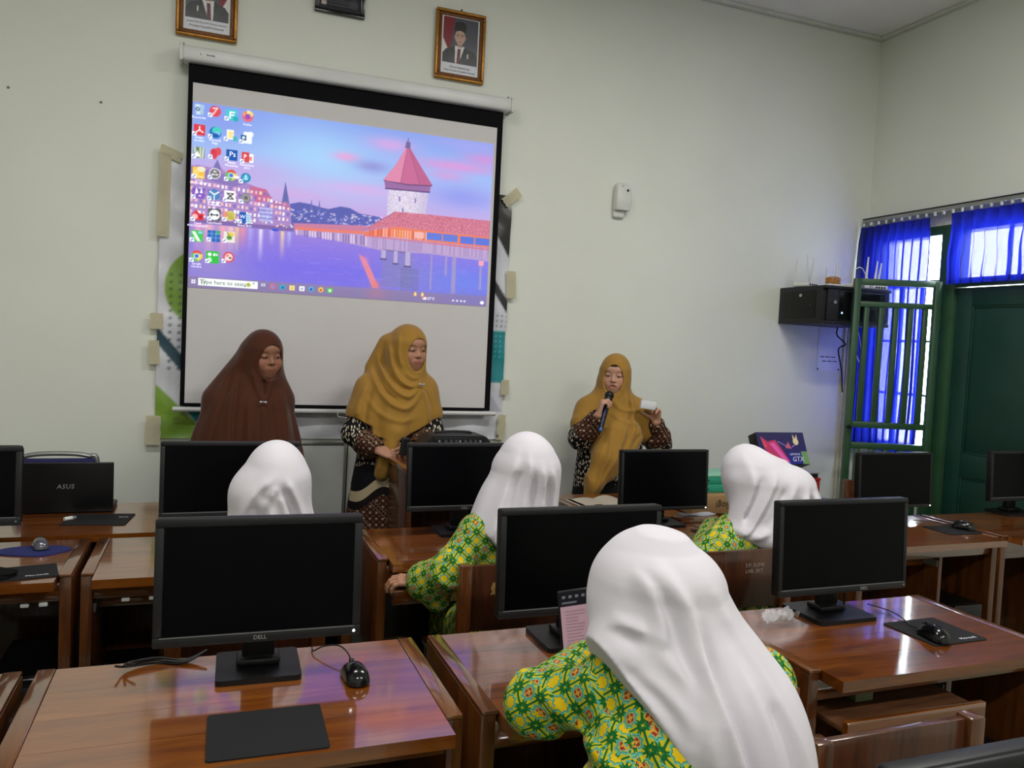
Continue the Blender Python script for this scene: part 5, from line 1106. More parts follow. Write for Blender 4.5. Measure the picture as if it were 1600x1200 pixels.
def sdf_mesh(name, fn, regions, origin, uv=False, relax=0):
    """regions: boxes (lo, hi, step) that tile the figure; finer where the photo shows more"""
    CO, FA, base = [], [], 0
    for lo, hi, h in regions:
        c0, r0 = (A3(lo)+A3(hi))/2, np.linalg.norm(A3(hi)-A3(lo))/2
        ops = [o for o in fn.ops if o[3] is None or np.linalg.norm(o[3]-c0) < o[4]+r0]
        co, f = nets(fn, lo, hi, h, ops)
        for _ in range(relax):
            acc = np.zeros_like(co); n = np.zeros(len(co))
            for a in range(4):
                for b in (1, 3): np.add.at(acc, f[:, a], co[f[:, (a+b) % 4]]); np.add.at(n, f[:, a], 1)
            co = np.where(n[:, None] >= 6, co*0.45+0.55*acc/np.maximum(n, 1)[:, None], co)
        CO.append(co); FA.append(f+base); base += len(co)
    co, f = np.concatenate(CO), np.concatenate(FA); me = np_mesh(name, co-A3(origin), f, True)
    if uv:
        nn = np.cross(co[f[:, 2]]-co[f[:, 0]], co[f[:, 3]]-co[f[:, 1]]); ax = np.abs(nn*np.array([1.0, 1.0, 0.75])).argmax(1)
        P = co[f]; U = np.where((ax == 0)[:, None], P[:, :, 1], P[:, :, 0]); W = np.where((ax == 2)[:, None], P[:, :, 1], P[:, :, 2])
        l = me.uv_layers.new(name='UVMap'); l.data.foreach_set('uv', np.stack([U, W], -1).astype(np.float32).ravel())
    return me, co
def vattr(me, name, v, kind='FLOAT'):
    at = me.attributes.new(name, kind, 'POINT'); at.data.foreach_set('value', np.asarray(v, np.float32))
def vcolor(me, c):
    at = me.color_attributes.new('col', 'FLOAT_COLOR', 'POINT'); at.data.foreach_set('color', np.concatenate([c, np.ones((len(c), 1))], 1).astype(np.float32).ravel())
def rot(yaw=0, pitch=0, roll=0):
    """local axes (right, forward, up) -> world for someone facing -y at yaw 0; yaw>0 turns to +x, pitch>0 looks down"""
    cy, sy = math.cos(yaw), math.sin(yaw); f = A3((sy, -cy, 0)); r = A3((-cy, -sy, 0)); u = A3((0, 0, 1))
    f2 = f*math.cos(pitch)-u*math.sin(pitch); u2 = u*math.cos(pitch)+f*math.sin(pitch)
    r2 = r*math.cos(roll)+u2*math.sin(roll); u3 = u2*math.cos(roll)-r*math.sin(roll); return np.stack([r2, f2, u3], 1)

def head_ops(B, c, R, sc=1.0, mouth=0.0, fine=True):
    """skull, jaw, nose, lids, lips, ears about the head centre c (columns of R: right, forward, up)"""
    L = lambda x, y, z: c+R@(A3((x, y, z))*sc)
    E = lambda p, r, k, cut=False: B.ell(L(*p), A3(r)*sc, R, k*sc, cut)
    E((0, -0.012, 0.032), (0.072, 0.092, 0.083), 0.02); E((0, 0.022, -0.035), (0.060, 0.066, 0.066), 0.035); E((0, 0.050, -0.080), (0.030, 0.026, 0.022), 0.04)
    if not fine: return
    for s in (-1, 1): E((s*0.040, 0.052, -0.026), (0.026, 0.027, 0.028), 0.03)
    for s in (-1, 1): E((s*0.030, 0.107, 0.012), (0.018, 0.014, 0.009), 0.014, True)
    E((0, 0.068, 0.044), (0.050, 0.020, 0.022), 0.03)
    for s in (-1, 1): E((s*0.030, 0.0735, 0.0105), (0.0185, 0.0140, 0.0110), 0.006)
    B.cone(L(0, 0.080, 0.012), L(0, 0.095, -0.018), 0.0070*sc, 0.0105*sc, 0.012*sc)
    for s in (-1, 1): E((s*0.0115, 0.088, -0.0215), (0.0080, 0.0080, 0.0065), 0.006)
    E((0, 0.075, -0.052), (0.026, 0.015, 0.016), 0.018)
    E((0, 0.0850, -0.0475), (0.0205, 0.0065, 0.0040), 0.006); E((0, 0.0848, -0.0550), (0.0180, 0.0066, 0.0046), 0.006)
    if mouth: E((0, 0.096, -0.052), (0.015, 0.016, 0.0035+mouth), 0.003, True)
    for s in (-1, 1): E((s*0.074, -0.005, 0.0), (0.008, 0.018, 0.03), 0.008)
def head_colour(co, c, R, sc, skin, lip, brow):
    q = ((co-c)@R)/sc; x, y, z = q.T; col = np.tile(A3(srgb(*skin)[:3]), (len(co), 1))
    def put(m, cc): m = np.clip(m, 0, 1)[:, None]; np.copyto(col, col*(1-m)+A3(srgb(*cc)[:3])*m)
    fr = (y > 0.03)
    put(fr*np.exp(-(((np.abs(x)-0.045)/0.02)**2+((z+0.022)/0.02)**2))*0.25, (176, 96, 76))
    put(fr*np.clip(1.35-np.sqrt((x/0.0205)**2+((z+0.0515)/0.0092)**2), 0, 0.35)/0.35*0.7, lip)
    put(fr*np.clip(1.25-np.abs(z+0.0515)/0.0016, 0, 1)*(np.abs(x) < 0.021)*0.8, (60, 26, 24))
    bz = 0.0295+0.004*np.clip(1-((np.abs(x)-0.034)/0.016)**2, -1, 1); put(fr*np.clip(1.3-np.abs(z-bz)/0.0026, 0, 1)*np.clip((0.0185-np.abs(np.abs(x)-0.032))/0.006, 0, 1)*0.7, brow)
    put(fr*np.clip(1.5-np.sqrt(((np.abs(x)-0.030)/0.0165)**2+((z-0.0105)/0.0062)**2), 0, 0.5)/0.5*0.35, (70, 40, 30))
    put(fr*np.clip(1.2-np.sqrt(((np.abs(x)-0.0095)/0.004)**2+((z+0.0285)/0.003)**2), 0, 0.4)/0.4*0.6, (60, 30, 24))
    return col
def hand_ops(B, w, d, n, right, sc=0.92, curl=(0.5, 0.6, 0.4), thumb=(0.5, 0.5), spread=0.06, tdir=None):
    w = A3(w); d = nrm(d); n = A3(n); n = nrm(n-d*(n@d)); t = np.cross(d, n)*(1 if right else -1)
    P = lambda a, b, c_: w+(d*a+t*b+n*c_)*sc
    base = [(0.086, 0.030), (0.090, 0.010), (0.086, -0.010), (0.078, -0.028)]; ln = [0.066, 0.074, 0.069, 0.053]; fr = (0.46, 0.30, 0.24)
    cu = curl if isinstance(curl[0], (tuple, list)) else [curl]*4; tips = []
    for i in range(4):
        B.cone(P(0.004, base[i][1]*0.62, 0), P(base[i][0], base[i][1], 0), 0.0135*sc, 0.0108*sc, 0.010*sc)
        p = P(base[i][0], base[i][1], 0); a = 0.0; sp = spread*(1.5-i)
        for j in range(3):
            a += cu[i][j]; dd = nrm((d*math.cos(a)+n*math.sin(a))+t*sp); q = p+dd*ln[i]*fr[j]*sc
            B.cone(p, q, (0.0092-0.0009*j)*sc, (0.0084-0.0009*j)*sc, 0.0028*sc); p = q
        tips.append(p)
    p = P(0.022, 0.026, 0.004); td = nrm(d*0.62+t*0.72+n*0.30) if tdir is None else nrm(d*tdir[0]+t*tdir[1]+n*tdir[2])
    B.cone(P(0.006, 0.008, 0.002), p, 0.013*sc, 0.0125*sc, 0.012*sc)
    for L_, r0, r1, b_ in ((0.040, 0.0118, 0.0098, 0.0), (0.031, 0.0098, 0.0090, thumb[0]), (0.024, 0.0090, 0.0072, thumb[1])):
        td = nrm(td*math.cos(b_)+(d*0.55-t*0.45+n*0.5)*math.sin(b_)); q = p+td*L_*sc; B.cone(p, q, r0*sc, r1*sc, 0.004*sc); p = q
    tips.append(p)
    return tips
def body_ops(B, J, thick=1.0):
    """torso, neck, arms and legs through the joints J"""
    g = lambda k: A3(J[k]); T = thick
    B.cone(g('pelvis'), g('chest'), 0.125*T, 0.115*T, 0.03); B.cone(g('chest'), g('neck'), 0.115*T, 0.05, 0.05)
    B.cone(g('neck'), g('head')+(g('head')-g('neck'))*-0.25, 0.046, 0.047, 0.03)
    for s in 'lr':
        B.cone(g('chest')*0.35+g('neck')*0.65, g('sh'+s), 0.06, 0.048*T, 0.04); B.chain([g('sh'+s), g('el'+s), g('wr'+s)], [0.046*T, 0.037*T, 0.024], 0.012)
        B.cone(g('pelvis'), g('hip'+s), 0.11*T, 0.085*T, 0.04); B.chain([g('hip'+s), g('kn'+s), g('an'+s)], [0.082*T, 0.055*T, 0.036], 0.02)
        f = g('toe'+s); B.chain([g('an'+s), f], [0.036, 0.026], 0.02)
M['skin'] = vcol('skin', 0.48, spec=0.35)
_b = M['skin'].node_tree.nodes['Principled BSDF']; _b.inputs['Subsurface Weight'].default_value = 0.12; _b.inputs['Subsurface Radius'].default_value = (0.01, 0.004, 0.002); _b.inputs['Subsurface Scale'].default_value = 0.4
M['eye'] = mat('eye_white', (150, 136, 128), 0.4, 0.3, var=0.02); M['iris'] = mat('dark_iris', (20, 12, 9), 0.3, 0.4)
def cloth_mat(name, c, rough=0.8, sheen=0.25, weave=0.12, var=0.06):
    m = mat(name, c, rough, 0.2, var=var, vs=7, sheen=sheen); nt = m.node_tree; b = nt.nodes['Principled BSDF']
    v = coords(nt); h = noise(nt, v, 700, 2); h2 = noise(nt, v, 22, 3); g = G(nt, h)*0.15+G(nt, h2)*1.0
    bump(nt, b, g.s, weave, 0.006); b.inputs['Sheen Roughness'].default_value = 0.4; return m
M['brownhijab'] = cloth_mat('brown_scarf_cloth', (72, 37, 22)); M['mustard'] = cloth_mat('mustard_scarf_cloth', (152, 114, 48)); M['whitecloth'] = cloth_mat('white_scarf_cloth', (212, 208, 215), var=0.015, sheen=0.1)
M['blackcloth'] = cloth_mat('black_cloth', (20, 18, 20)); M['brownrobe'] = cloth_mat('brown_robe_cloth', (60, 30, 20))
def student_batik():
    m, nt, b = newmat('green_yellow_batik'); tc = nt.nodes.new('ShaderNodeUVMap'); tc.uv_map = 'UVMap'
    sx = nt.nodes.new('ShaderNodeSeparateXYZ'); nt.links.new(tc.outputs[0], sx.inputs[0]); u, v = G(nt, sx.outputs[0]), G(nt, sx.outputs[1])
    s = 0.7071/0.040; p = (u+v)*s+40.0; q = (v-u)*s+40.0
    x = (p.fr()-0.5).abs(); y = (q.fr()-0.5).abs(); row = q.fl().mod(2.0)
    sq = x.mx(y); di = (x+y)*0.7071; star = sq.mn(di)
    c = srgb(186, 178, 28)
    c = mixc(nt, (x-y).abs().lt(0.125), c, srgb(14, 92, 36)); c = mixc(nt, (x-y).abs().lt(0.045), c, srgb(64, 130, 50))
    c = mixc(nt, ((x+y)-0.76).abs().lt(0.060), c, srgb(14, 92, 36)); c = mixc(nt, sq.gt(0.455), c, srgb(16, 96, 40)); c = mixc(nt, di.gt(0.66), c, srgb(178, 172, 32))
    c = mixc(nt, star.lt(0.30), c, srgb(84, 170, 156)); c = mixc(nt, star.lt(0.235), c, srgb(16, 100, 56))
    inner = mixc(nt, row, srgb(214, 182, 18), srgb(150, 176, 120)); c = mixc(nt, star.lt(0.215), c, inner)
    red = mixc(nt, (x*y).lt(0.004), srgb(150, 44, 24), srgb(206, 150, 60)); c = mixc(nt, star.lt(0.165)*row, c, red)
    nt.links.new(c, b.inputs['Base Color']); b.inputs['Roughness'].default_value = 0.8; b.inputs['Specular IOR Level'].default_value = 0.2
    bump(nt, b, noise(nt, coords(nt), 30, 3), 0.12, 0.006); return m
M['batik_s'] = student_batik()
def batik_black():
    """black with cream flecks; where 'zone' is 1 a brown geometric ground with cream florets, edged by a cream wave"""
    m, nt, b = newmat('black_brown_batik'); tc = nt.nodes.new('ShaderNodeUVMap'); tc.uv_map = 'UVMap'
    at = nt.nodes.new('ShaderNodeAttribute'); at.attribute_name = 'zone'; z = G(nt, at.outputs['Fac'])
    def flecks(scale, r_, sy, thr):
        mp = nt.nodes.new('ShaderNodeMapping'); mp.inputs['Rotation'].default_value = (0, 0, r_); mp.inputs['Scale'].default_value = (scale, scale*sy, 1); nt.links.new(tc.outputs[0], mp.inputs[0])
        vo = nt.nodes.new('ShaderNodeTexVoronoi'); vo.voronoi_dimensions = '2D'; vo.inputs['Scale'].default_value = 1; vo.inputs['Randomness'].default_value = 0.75; nt.links.new(mp.outputs[0], vo.inputs['Vector']); return G(nt, vo.outputs['Distance']).lt(thr)
    blk = mixc(nt, flecks(62, 0.5, 0.45, 0.21), srgb(12, 10, 12), srgb(206, 196, 176)); blk = mixc(nt, flecks(58, -0.7, 0.5, 0.17), blk, srgb(190, 178, 156))
    big = flecks(8, 0.9, 0.45, 0.11); blk = mixc(nt, big, blk, srgb(168, 140, 100))
    sx = nt.nodes.new('ShaderNodeSeparateXYZ'); nt.links.new(tc.outputs[0], sx.inputs[0]); u, v = G(nt, sx.outputs[0]), G(nt, sx.outputs[1])
    s = 1/0.030; x = ((u*s+40.0).fr()-0.5); y = ((v*s+40.0).fr()-0.5); rr = (x*x+y*y).sqrt(); ax, ay = x.abs(), y.abs()
    br = mixc(nt, (rr-0.36).abs().lt(0.05), srgb(66, 36, 26), srgb(24, 14, 12)); br = mixc(nt, ((ax-ay).abs().lt(0.06))*rr.gt(0.44), br, srgb(180, 158, 128)); br = mixc(nt, rr.lt(0.10), br, srgb(150, 120, 92)); br = mixc(nt, (ax.mn(ay).lt(0.05))*(rr.lt(0.26)), br, srgb(110, 70, 48)); br = mixc(nt, ((ax+ay)-0.93).abs().lt(0.045), br, srgb(196, 176, 148))
    dg = (((u+v)*7.0+40.0).fr()-0.5).abs(); wv = (((u-v)*260.0).sin())*0.03; br = mixc(nt, (dg+wv).lt(0.10), br, srgb(140, 112, 90)); br = mixc(nt, (dg+wv).lt(0.06), br, srgb(44, 22, 18))
    c = mixc(nt, z.gt(0.5), blk, br); c = mixc(nt, (z-0.44).abs().lt(0.05), c, srgb(178, 164, 134)); c = mixc(nt, (z-0.53).abs().lt(0.04), c, srgb(20, 14, 14)); c = mixc(nt, (z-0.27).abs().lt(0.12), c, srgb(14, 13, 20))
    nt.links.new(c, b.inputs['Base Color']); b.inputs['Roughness'].default_value = 0.75; b.inputs['Specular IOR Level'].default_value = 0.2
    bump(nt, b, noise(nt, coords(nt), 26, 3), 0.12, 0.006); return m
M['batik_w'] = batik_black()
def eyes(t, org, c, R, sc, gaze=(0, 0)):
    for s in (-1, 1):
        p = c+R@(A3((s*0.030, 0.0750, 0.0095))*sc); bm = BM(); bmesh.ops.create_uvsphere(bm, u_segments=16, v_segments=10, radius=1)
        Mx = Matrix(((R[0, 0], R[0, 1], R[0, 2]), (R[1, 0], R[1, 1], R[1, 2]), (R[2, 0], R[2, 1], R[2, 2])))
        for v in bm.verts: v.co = Vector(p-A3(org))+Mx @ Vector((v.co.x*0.0142*sc, v.co.y*0.0142*sc, v.co.z*0.0042*sc))
        e = obj('eye', bm, M['eye'], t)
        bm = BM(); bmesh.ops.create_uvsphere(bm, u_segments=14, v_segments=8, radius=1)
        for v in bm.verts: v.co = Vector(p-A3(org))+Mx @ Vector(((v.co.x*0.0066+gaze[0])*sc, 0.0094*sc+v.co.y*0.0060*sc, (v.co.z*0.0044+gaze[1])*sc))
        obj('iris', bm, M['iris'], e)
def bounds(pts, pad): P = np.array(pts, float); return tuple(P.min(0)-pad), tuple(P.max(0)+pad)
def hood(B, c, R, sc, grow=0.012, face=(0.059, 0.082), fz=-0.010, fy=0.0, k=0.006, point=0.0):
    """close scarf over the skull with an oval opening for the face; call carve() last"""
    L = lambda x, y, z: c+R@(A3((x, y, z))*sc)
    B.ell(L(0, -0.012, 0.030), (A3((0.074, 0.095, 0.086))+grow)*sc, R, 0.02); B.ell(L(0, 0.016, -0.05), (A3((0.060, 0.062, 0.068))+grow)*sc, R, 0.03)
    def carve(k=k):
        cc = L(0, fy, fz)
        def f(P):
            q = (P-cc)@R; e = (np.sqrt((q[:, 0]/(face[0]*sc))**2+(q[:, 2]/(face[1]*sc))**2)-1)*face[0]*sc; return np.maximum(e, -(q[:, 1]-0.022*sc))
        B.add(f, k, True)
    return carve
# ------------------------------------------------------------------ the three standing women
def std_joints(x, y, top, head, yaw, sh=0.15):
    """upright figure with its base at (x, y); top is the crown height"""
    cy, sy = math.cos(yaw), math.sin(yaw); r = A3((-cy, -sy, 0)); f = A3((sy, -cy, 0)); s = top/1.55
    P = lambda a, b, z: A3((x, y, 0))+r*a+f*b+A3((0, 0, z*s))
    J = dict(head=A3(head), neck=P(0, 0.0, 1.29), chest=P(0, 0, 1.10), pelvis=P(0, -0.01, 0.83), shl=P(-sh, 0, 1.225), shr=P(sh, 0, 1.225), hipl=P(-0.085, 0, 0.80), hipr=P(0.085, 0, 0.80), knl=P(-0.085, 0.02, 0.44), knr=P(0.085, 0.02, 0.44),
             anl=P(-0.085, 0, 0.075), anr=P(0.085, 0, 0.075), toel=P(-0.095, 0.14, 0.03), toer=P(0.095, 0.14, 0.03), ell=P(-0.17, 0.0, 0.99), elr=P(0.17, 0.0, 0.99), wrl=P(-0.2, 0.12, 0.80), wrr=P(0.2, 0.12, 0.80))
    return J, P
def make_person(label, org, J, R, sc, skin, lip, hands=(), mouth=0.0, gaze=(0, 0), face=True, head_h=0.0026, body_h=0.0105, hand_h=0.0028, thick=0.92, group=None):
    t = thing('person', label, 'person', org, 0, group); c = A3(J['head']); B = Blob(); body_ops(B, J, thick); head_ops(B, c, R, sc, mouth, face)
    allp = [v for k, v in J.items()]; lo, hi = bounds(allp, 0.17); zc = float(A3(J['neck'])[2]+0.02)
    boxes = []
    for kw in hands:
        tips = hand_ops(B, **kw); blo, bhi = bounds(list(tips)+[A3(kw['w']), A3(kw['w'])+nrm(kw['d'])*0.1], 0.024); boxes.append((A3(blo), A3(bhi)))
    regs = []
    if face: regs.append(((c[0]-0.13, c[1]-0.14, zc), (c[0]+0.13, c[1]+0.14, c[2]+0.14), head_h))
    me, co = sdf_mesh('body', B, regs+[((lo[0], lo[1], -0.012), (hi[0], hi[1], zc if face else hi[2]), body_h)], org)
    if boxes:                                   # resurface the hands finely: drop the coarse hand faces, add the fine ones
        f = np.empty(len(me.polygons)*4, np.int32); me.polygons.foreach_get('vertices', f); f = f.reshape(-1, 4); cen = co[f].mean(1); keep = np.ones(len(f), bool); CO = [co]; FA = []; base = len(co)
        for blo, bhi in boxes:
            ops = [o for o in B.ops if o[3] is None or np.linalg.norm(o[3]-(blo+bhi)/2) < o[4]+np.linalg.norm(bhi-blo)/2]
            n = np.ceil((bhi-blo)/hand_h/8)*8*hand_h; bh = blo+n; keep &= ~((cen > blo).all(1) & (cen < bh-hand_h).all(1)); a, b = nets(B, blo, bhi, hand_h, ops); CO.append(a); FA.append(b+base); base += len(a)
        bpy.data.meshes.remove(me); co = np.concatenate(CO); me = np_mesh('body', co-A3(org), np.concatenate([f[keep]]+FA), True)
    vcolor(me, head_colour(co, c, R, sc, skin, lip, (44, 30, 26))); obj('body', me, M['skin'], t)
    if face: eyes(t, org, c, R, sc, gaze)
    return t, c
def cloth(name, B, lo, hi, h, m, t, org, uv=False, zone=None, relax=1):
    me, co = sdf_mesh(name, B, [(lo, hi, h)], org, uv, relax)
    if zone is not None: vattr(me, 'zone', zone(co))
    return obj(name, me, m, t)
def pinbrooch(t, org, p, R, s=1.0):
    bm = BM(); M3 = Matrix(((R[0, 0], R[0, 1], R[0, 2]), (R[1, 0], R[1, 1], R[1, 2]), (R[2, 0], R[2, 1], R[2, 2])))
    for a, b in ((-0.011, 0.004), (0.011, 0.004)):
        vs = bmesh.ops.create_icosphere(bm, subdivisions=2, radius=1)['verts']
        for v in vs: v.co = Vector(A3(p)-A3(org))+M3 @ Vector((a*s+v.co.x*0.009*s, v.co.y*0.003, b*s*math.copysign(1, a)*0.3+v.co.z*0.006*s))
    bmesh.ops.create_icosphere(bm, subdivisions=2, radius=0.004*s, matrix=Matrix.Translation(Vector(A3(p)-A3(org))))
    return obj('brooch', bm, M['silver'], t)
def cape(B, J, r0=0.07, r1=0.075, q=0.45, sides='lr'):
    """scarf cloth carried over the shoulders and down the upper arms"""
    for s in sides:
        a, b = A3(J['sh'+s]), A3(J['el'+s]); B.cone(A3(J['neck'])+A3((0, 0, -0.01)), a+A3((0, 0, 0.012)), 0.085, r0+0.012, 0.05); B.cone(a+A3((0, 0, 0.01)), a+(b-a)*q, r0+0.012, r1+0.014, 0.04)

# --- woman in brown, looking to her left
Y1 = 4.08; org = (0.205, Y1, 0)
R1 = rot(0.36, 0.10, -0.03); c1 = A3((0.260, Y1-0.03, 1.412))
J, P = std_joints(0.20, Y1, 1.52, c1, 0.10, 0.125)
J['elr'] = A3((0.045, Y1+0.02, 0.97)); J['ell'] = A3((0.335, Y1+0.02, 0.97)); J['wrl'] = P(-0.06, 0.10, 0.84); J['wrr'] = P(0.06, 0.10, 0.84); J['neck'] = A3((0.235, Y1, 1.285))
t, c = make_person('woman in a long brown headscarf standing left before the screen', org, J, R1, 1.0, (142, 98, 76), (138, 78, 66), [dict(w=J['wrl'], d=(-0.8, -0.3, -0.4), n=(0.3, 0.2, -1), right=False), dict(w=J['wrr'], d=(0.8, -0.3, -0.4), n=(-0.3, 0.2, -1), right=True)], gaze=(-0.0015, -0.0005))
B = Blob(); carve = hood(B, c1, R1, 1.0, 0.015, (0.056, 0.083), -0.018)
fold1 = lambda th, q: 1+q*(0.045*np.sin(9*th+0.6)+0.03*np.sin(17*th+1))
B.loft([(0.80, 0.190, Y1, 0.282, 0.20), (1.00, 0.190, Y1, 0.250, 0.18), (1.10, 0.193, Y1, 0.224, 0.165), (1.20, 0.203, Y1, 0.188, 0.145), (1.27, 0.222, Y1, 0.138, 0.12), (1.33, 0.24, Y1-0.005, 0.096, 0.105), (1.40, 0.25, Y1-0.01, 0.080, 0.098), (1.44, 0.255, Y1-0.02, 0.06, 0.08)], 0.045, fold1)
B.cone((0.20, Y1+0.03, 1.42), (0.06, Y1+0.01, 1.20), 0.055, 0.075, 0.05); B.cone((0.295, Y1+0.01, 1.36), (0.345, Y1, 1.21), 0.04, 0.06, 0.05)
for pts, a, w in (([(0.20, 1.345), (0.225, 1.27), (0.255, 1.205)], 0.010, 0.013), ([(0.315, 1.335), (0.29, 1.27), (0.262, 1.205)], 0.010, 0.013), ([(0.165, 1.46), (0.125, 1.30), (0.105, 1.10), (0.10, 0.85)], 0.013, 0.016), ([(0.15, 1.42), (0.07, 1.25), (0.02, 1.05), (0.0, 0.86)], 0.012, 0.016), ([(0.14, 1.30), (0.125, 1.1), (0.13, 0.86)], -0.010, 0.014),
                  ([(0.258, 1.20), (0.262, 1.05), (0.265, 0.86)], 0.010, 0.012), ([(0.30, 1.18), (0.315, 1.05), (0.325, 0.86)], -0.010, 0.016), ([(0.34, 1.27), (0.37, 1.10), (0.385, 0.86)], 0.010, 0.014), ([(0.258, 1.305), (0.258, 1.225)], -0.014, 0.010), ([(0.19, 1.24), (0.19, 1.05), (0.185, 0.86)], 0.007, 0.02)):
    B.fold(pts, a, w, Y1)
carve()
cloth('headscarf', B, (-0.13, Y1-0.26, 0.79), (0.52, Y1+0.24, 1.56), 0.0048, M['brownhijab'], t, org)
pinbrooch(t, org, A3((0.256, Y1-0.160, 1.200)), R1)
B = Blob(); B.loft([(0.02, 0.2, Y1, 0.25, 0.20), (0.5, 0.2, Y1, 0.22, 0.17), (0.85, 0.2, Y1, 0.20, 0.15), (1.1, 0.2, Y1, 0.17, 0.12)], 0.01, lambda th, q: 1+0.04*q*np.sin(11*th))
cloth('robe', B, (-0.1, Y1-0.25, 0.0), (0.5, Y1+0.25, 1.12), 0.010, M['brownrobe'], t, org)

# --- woman in mustard and batik, both hands on a black remote
Y2 = 4.05; org = (0.915, Y2, 0)
R2 = rot(0.36, 0.10, -0.02); c2 = A3((0.966, Y2-0.03, 1.474))
J, P = std_joints(0.915, Y2, 1.58, c2, 0.10)
J['neck'] = A3((0.945, Y2, 1.345)); J['shr'] = A3((0.785, Y2+0.01, 1.255)); J['shl'] = A3((1.055, Y2, 1.255)); J['elr'] = A3((0.705, Y2-0.04, 1.045)); J['wrr'] = A3((0.79, Y2-0.185, 0.985)); J['ell'] = A3((1.10, Y2-0.05, 1.05)); J['wrl'] = A3((0.985, Y2-0.19, 1.0))
h_r = dict(w=J['wrr'], d=(0.85, -0.35, -0.26), n=(0.1, 0.5, -0.55), right=True, curl=[(0.25, 0.5, 0.4), (0.3, 0.6, 0.4), (0.3, 0.6, 0.4), (0.2, 0.4, 0.3)], thumb=(0.3, 0.3), tdir=(0.75, 0.55, 0.1))
h_l = dict(w=J['wrl'], d=(-0.80, -0.40, -0.22), n=(0.15, 0.6, -0.5), right=False, curl=[(0.5, 0.8, 0.5)]*4, thumb=(0.2, 0.3), tdir=(0.7, 0.6, 0.2))
t, c = make_person('woman in mustard headscarf and batik dress holding a black remote', org, J, R2, 1.0, (168, 122, 98), (158, 84, 76), [h_r, h_l], gaze=(-0.002, 0))
B = Blob()
B.loft([(0.02, 0.875, Y2, 0.235, 0.2), (0.40, 0.87, Y2, 0.205, 0.175), (0.70, 0.875, Y2, 0.18, 0.15), (0.95, 0.90, Y2, 0.168, 0.135), (1.12, 0.915, Y2, 0.165, 0.12), (1.24, 0.92, Y2, 0.15, 0.10), (1.31, 0.93, Y2, 0.08, 0.08)], 0.02, lambda th, q: 1+0.035*q*np.sin(7*th+1))
for s in 'rl':
    a, b, w = A3(J['sh'+s]), A3(J['el'+s]), A3(J['wr'+s]); B.chain([a, b, w-(w-b)*0.06], [0.058, 0.064, 0.047], 0.02)
    for q, r in ((0.35, 0.05), (0.7, 0.046)): B.cone(b+(w-b)*q+A3((0, -0.012, 0.0)), b+(w-b)*(q+0.05)+A3((0, 0.01, -0.03)), r, r, 0.02)
    B.cone(w, w+(w-b)*0.4, 0.034, 0.034, 0.004, True)
def arm_zone(co, z, J, q0, d0):
    for s in 'rl':
        b, w = A3(J['el'+s]), A3(J['wr'+s]); ba = w-b; tt = ((co-b)@ba)/(ba@ba); d = np.linalg.norm(co-b-np.clip(tt, 0, 1)[:, None]*ba, axis=1); z = np.where((d < d0) & (tt > q0) & (co[:, 1] < Y2-0.05), 1.0, z)
    return z
def zone2(co):
    wave = 0.74+0.045*np.sin((co[:, 0]-0.80)*22+0.6)*np.where(co[:, 1] < Y2, 1, 0.4); z = np.clip((wave-co[:, 2])/0.5+0.5, 0, 1); z = np.where(co[:, 2] > 0.9, 0, z)
    return arm_zone(co, z, J, 0.45, 0.075)
cloth('batik_dress', B, (0.58, Y2-0.30, 0.0), (1.25, Y2+0.26, 1.36), 0.0068, M['batik_w'], t, org, True, zone2)
B = Blob(); carve = hood(B, c2, R2, 1.0, 0.016, (0.056, 0.083), -0.015)
f2 = lambda th, q: 1+q*(0.05*np.sin(6*th+2)+0.02*np.sin(13*th))
B.loft([(1.04, 0.895, Y2, 0.225, 0.18), (1.15, 0.90, Y2, 0.215, 0.175), (1.25, 0.915, Y2, 0.185, 0.155), (1.33, 0.935, Y2, 0.135, 0.13), (1.39, 0.945, Y2-0.005, 0.105, 0.115), (1.46, 0.945, Y2-0.01, 0.09, 0.10), (1.50, 0.95, Y2-0.02, 0.07, 0.085)], 0.045, f2)
cape(B, J, 0.06, 0.068, 0.52)
B.cone((0.87, Y2+0.03, 1.50), (0.81, Y2+0.05, 1.37), 0.05, 0.05, 0.04)
for pts, a, w in (([(0.855, 1.52), (0.862, 1.42), (0.895, 1.335), (0.955, 1.295), (1.01, 1.31)], 0.014, 0.012), ([(0.81, 1.44), (0.835, 1.34), (0.885, 1.27), (0.95, 1.245), (1.01, 1.30)], 0.014, 0.013), ([(0.775, 1.38), (0.80, 1.28), (0.86, 1.205), (0.95, 1.19), (1.02, 1.28)], 0.012, 0.014), ([(0.835, 1.47), (0.845, 1.37), (0.89, 1.30), (0.95, 1.27)], -0.010, 0.010), ([(0.80, 1.36), (0.83, 1.27), (0.89, 1.22)], -0.010, 0.010), ([(0.74, 1.24), (0.80, 1.16), (0.90, 1.12), (0.99, 1.14)], 0.006, 0.014),
                  ([(1.025, 1.29), (1.055, 1.20), (1.06, 1.10)], 0.012, 0.012), ([(1.045, 1.27), (1.08, 1.18), (1.09, 1.1)], -0.010, 0.010), ([(0.75, 1.30), (0.71, 1.2), (0.695, 1.13)], 0.010, 0.013), ([(0.775, 1.28), (0.745, 1.17), (0.74, 1.1)], -0.010, 0.012), ([(0.90, 1.56), (0.895, 1.46), (0.915, 1.38)], 0.008, 0.010), ([(0.93, 1.36), (0.965, 1.335), (1.005, 1.335)], 0.008, 0.010)):
    B.fold(pts, a, w, Y2)
B.chain([(0.885, Y2-0.15, 1.06), (0.845, Y2-0.155, 0.95), (0.828, Y2-0.14, 0.855)], [0.05, 0.042, 0.036], 0.02)
for pts in ([(0.80, 1.05), (0.805, 0.86)], [(0.855, 1.02), (0.845, 0.85)], [(0.88, 1.02), (0.866, 0.88)]): B.fold(pts, 0.008, 0.010, Y2-0.1)
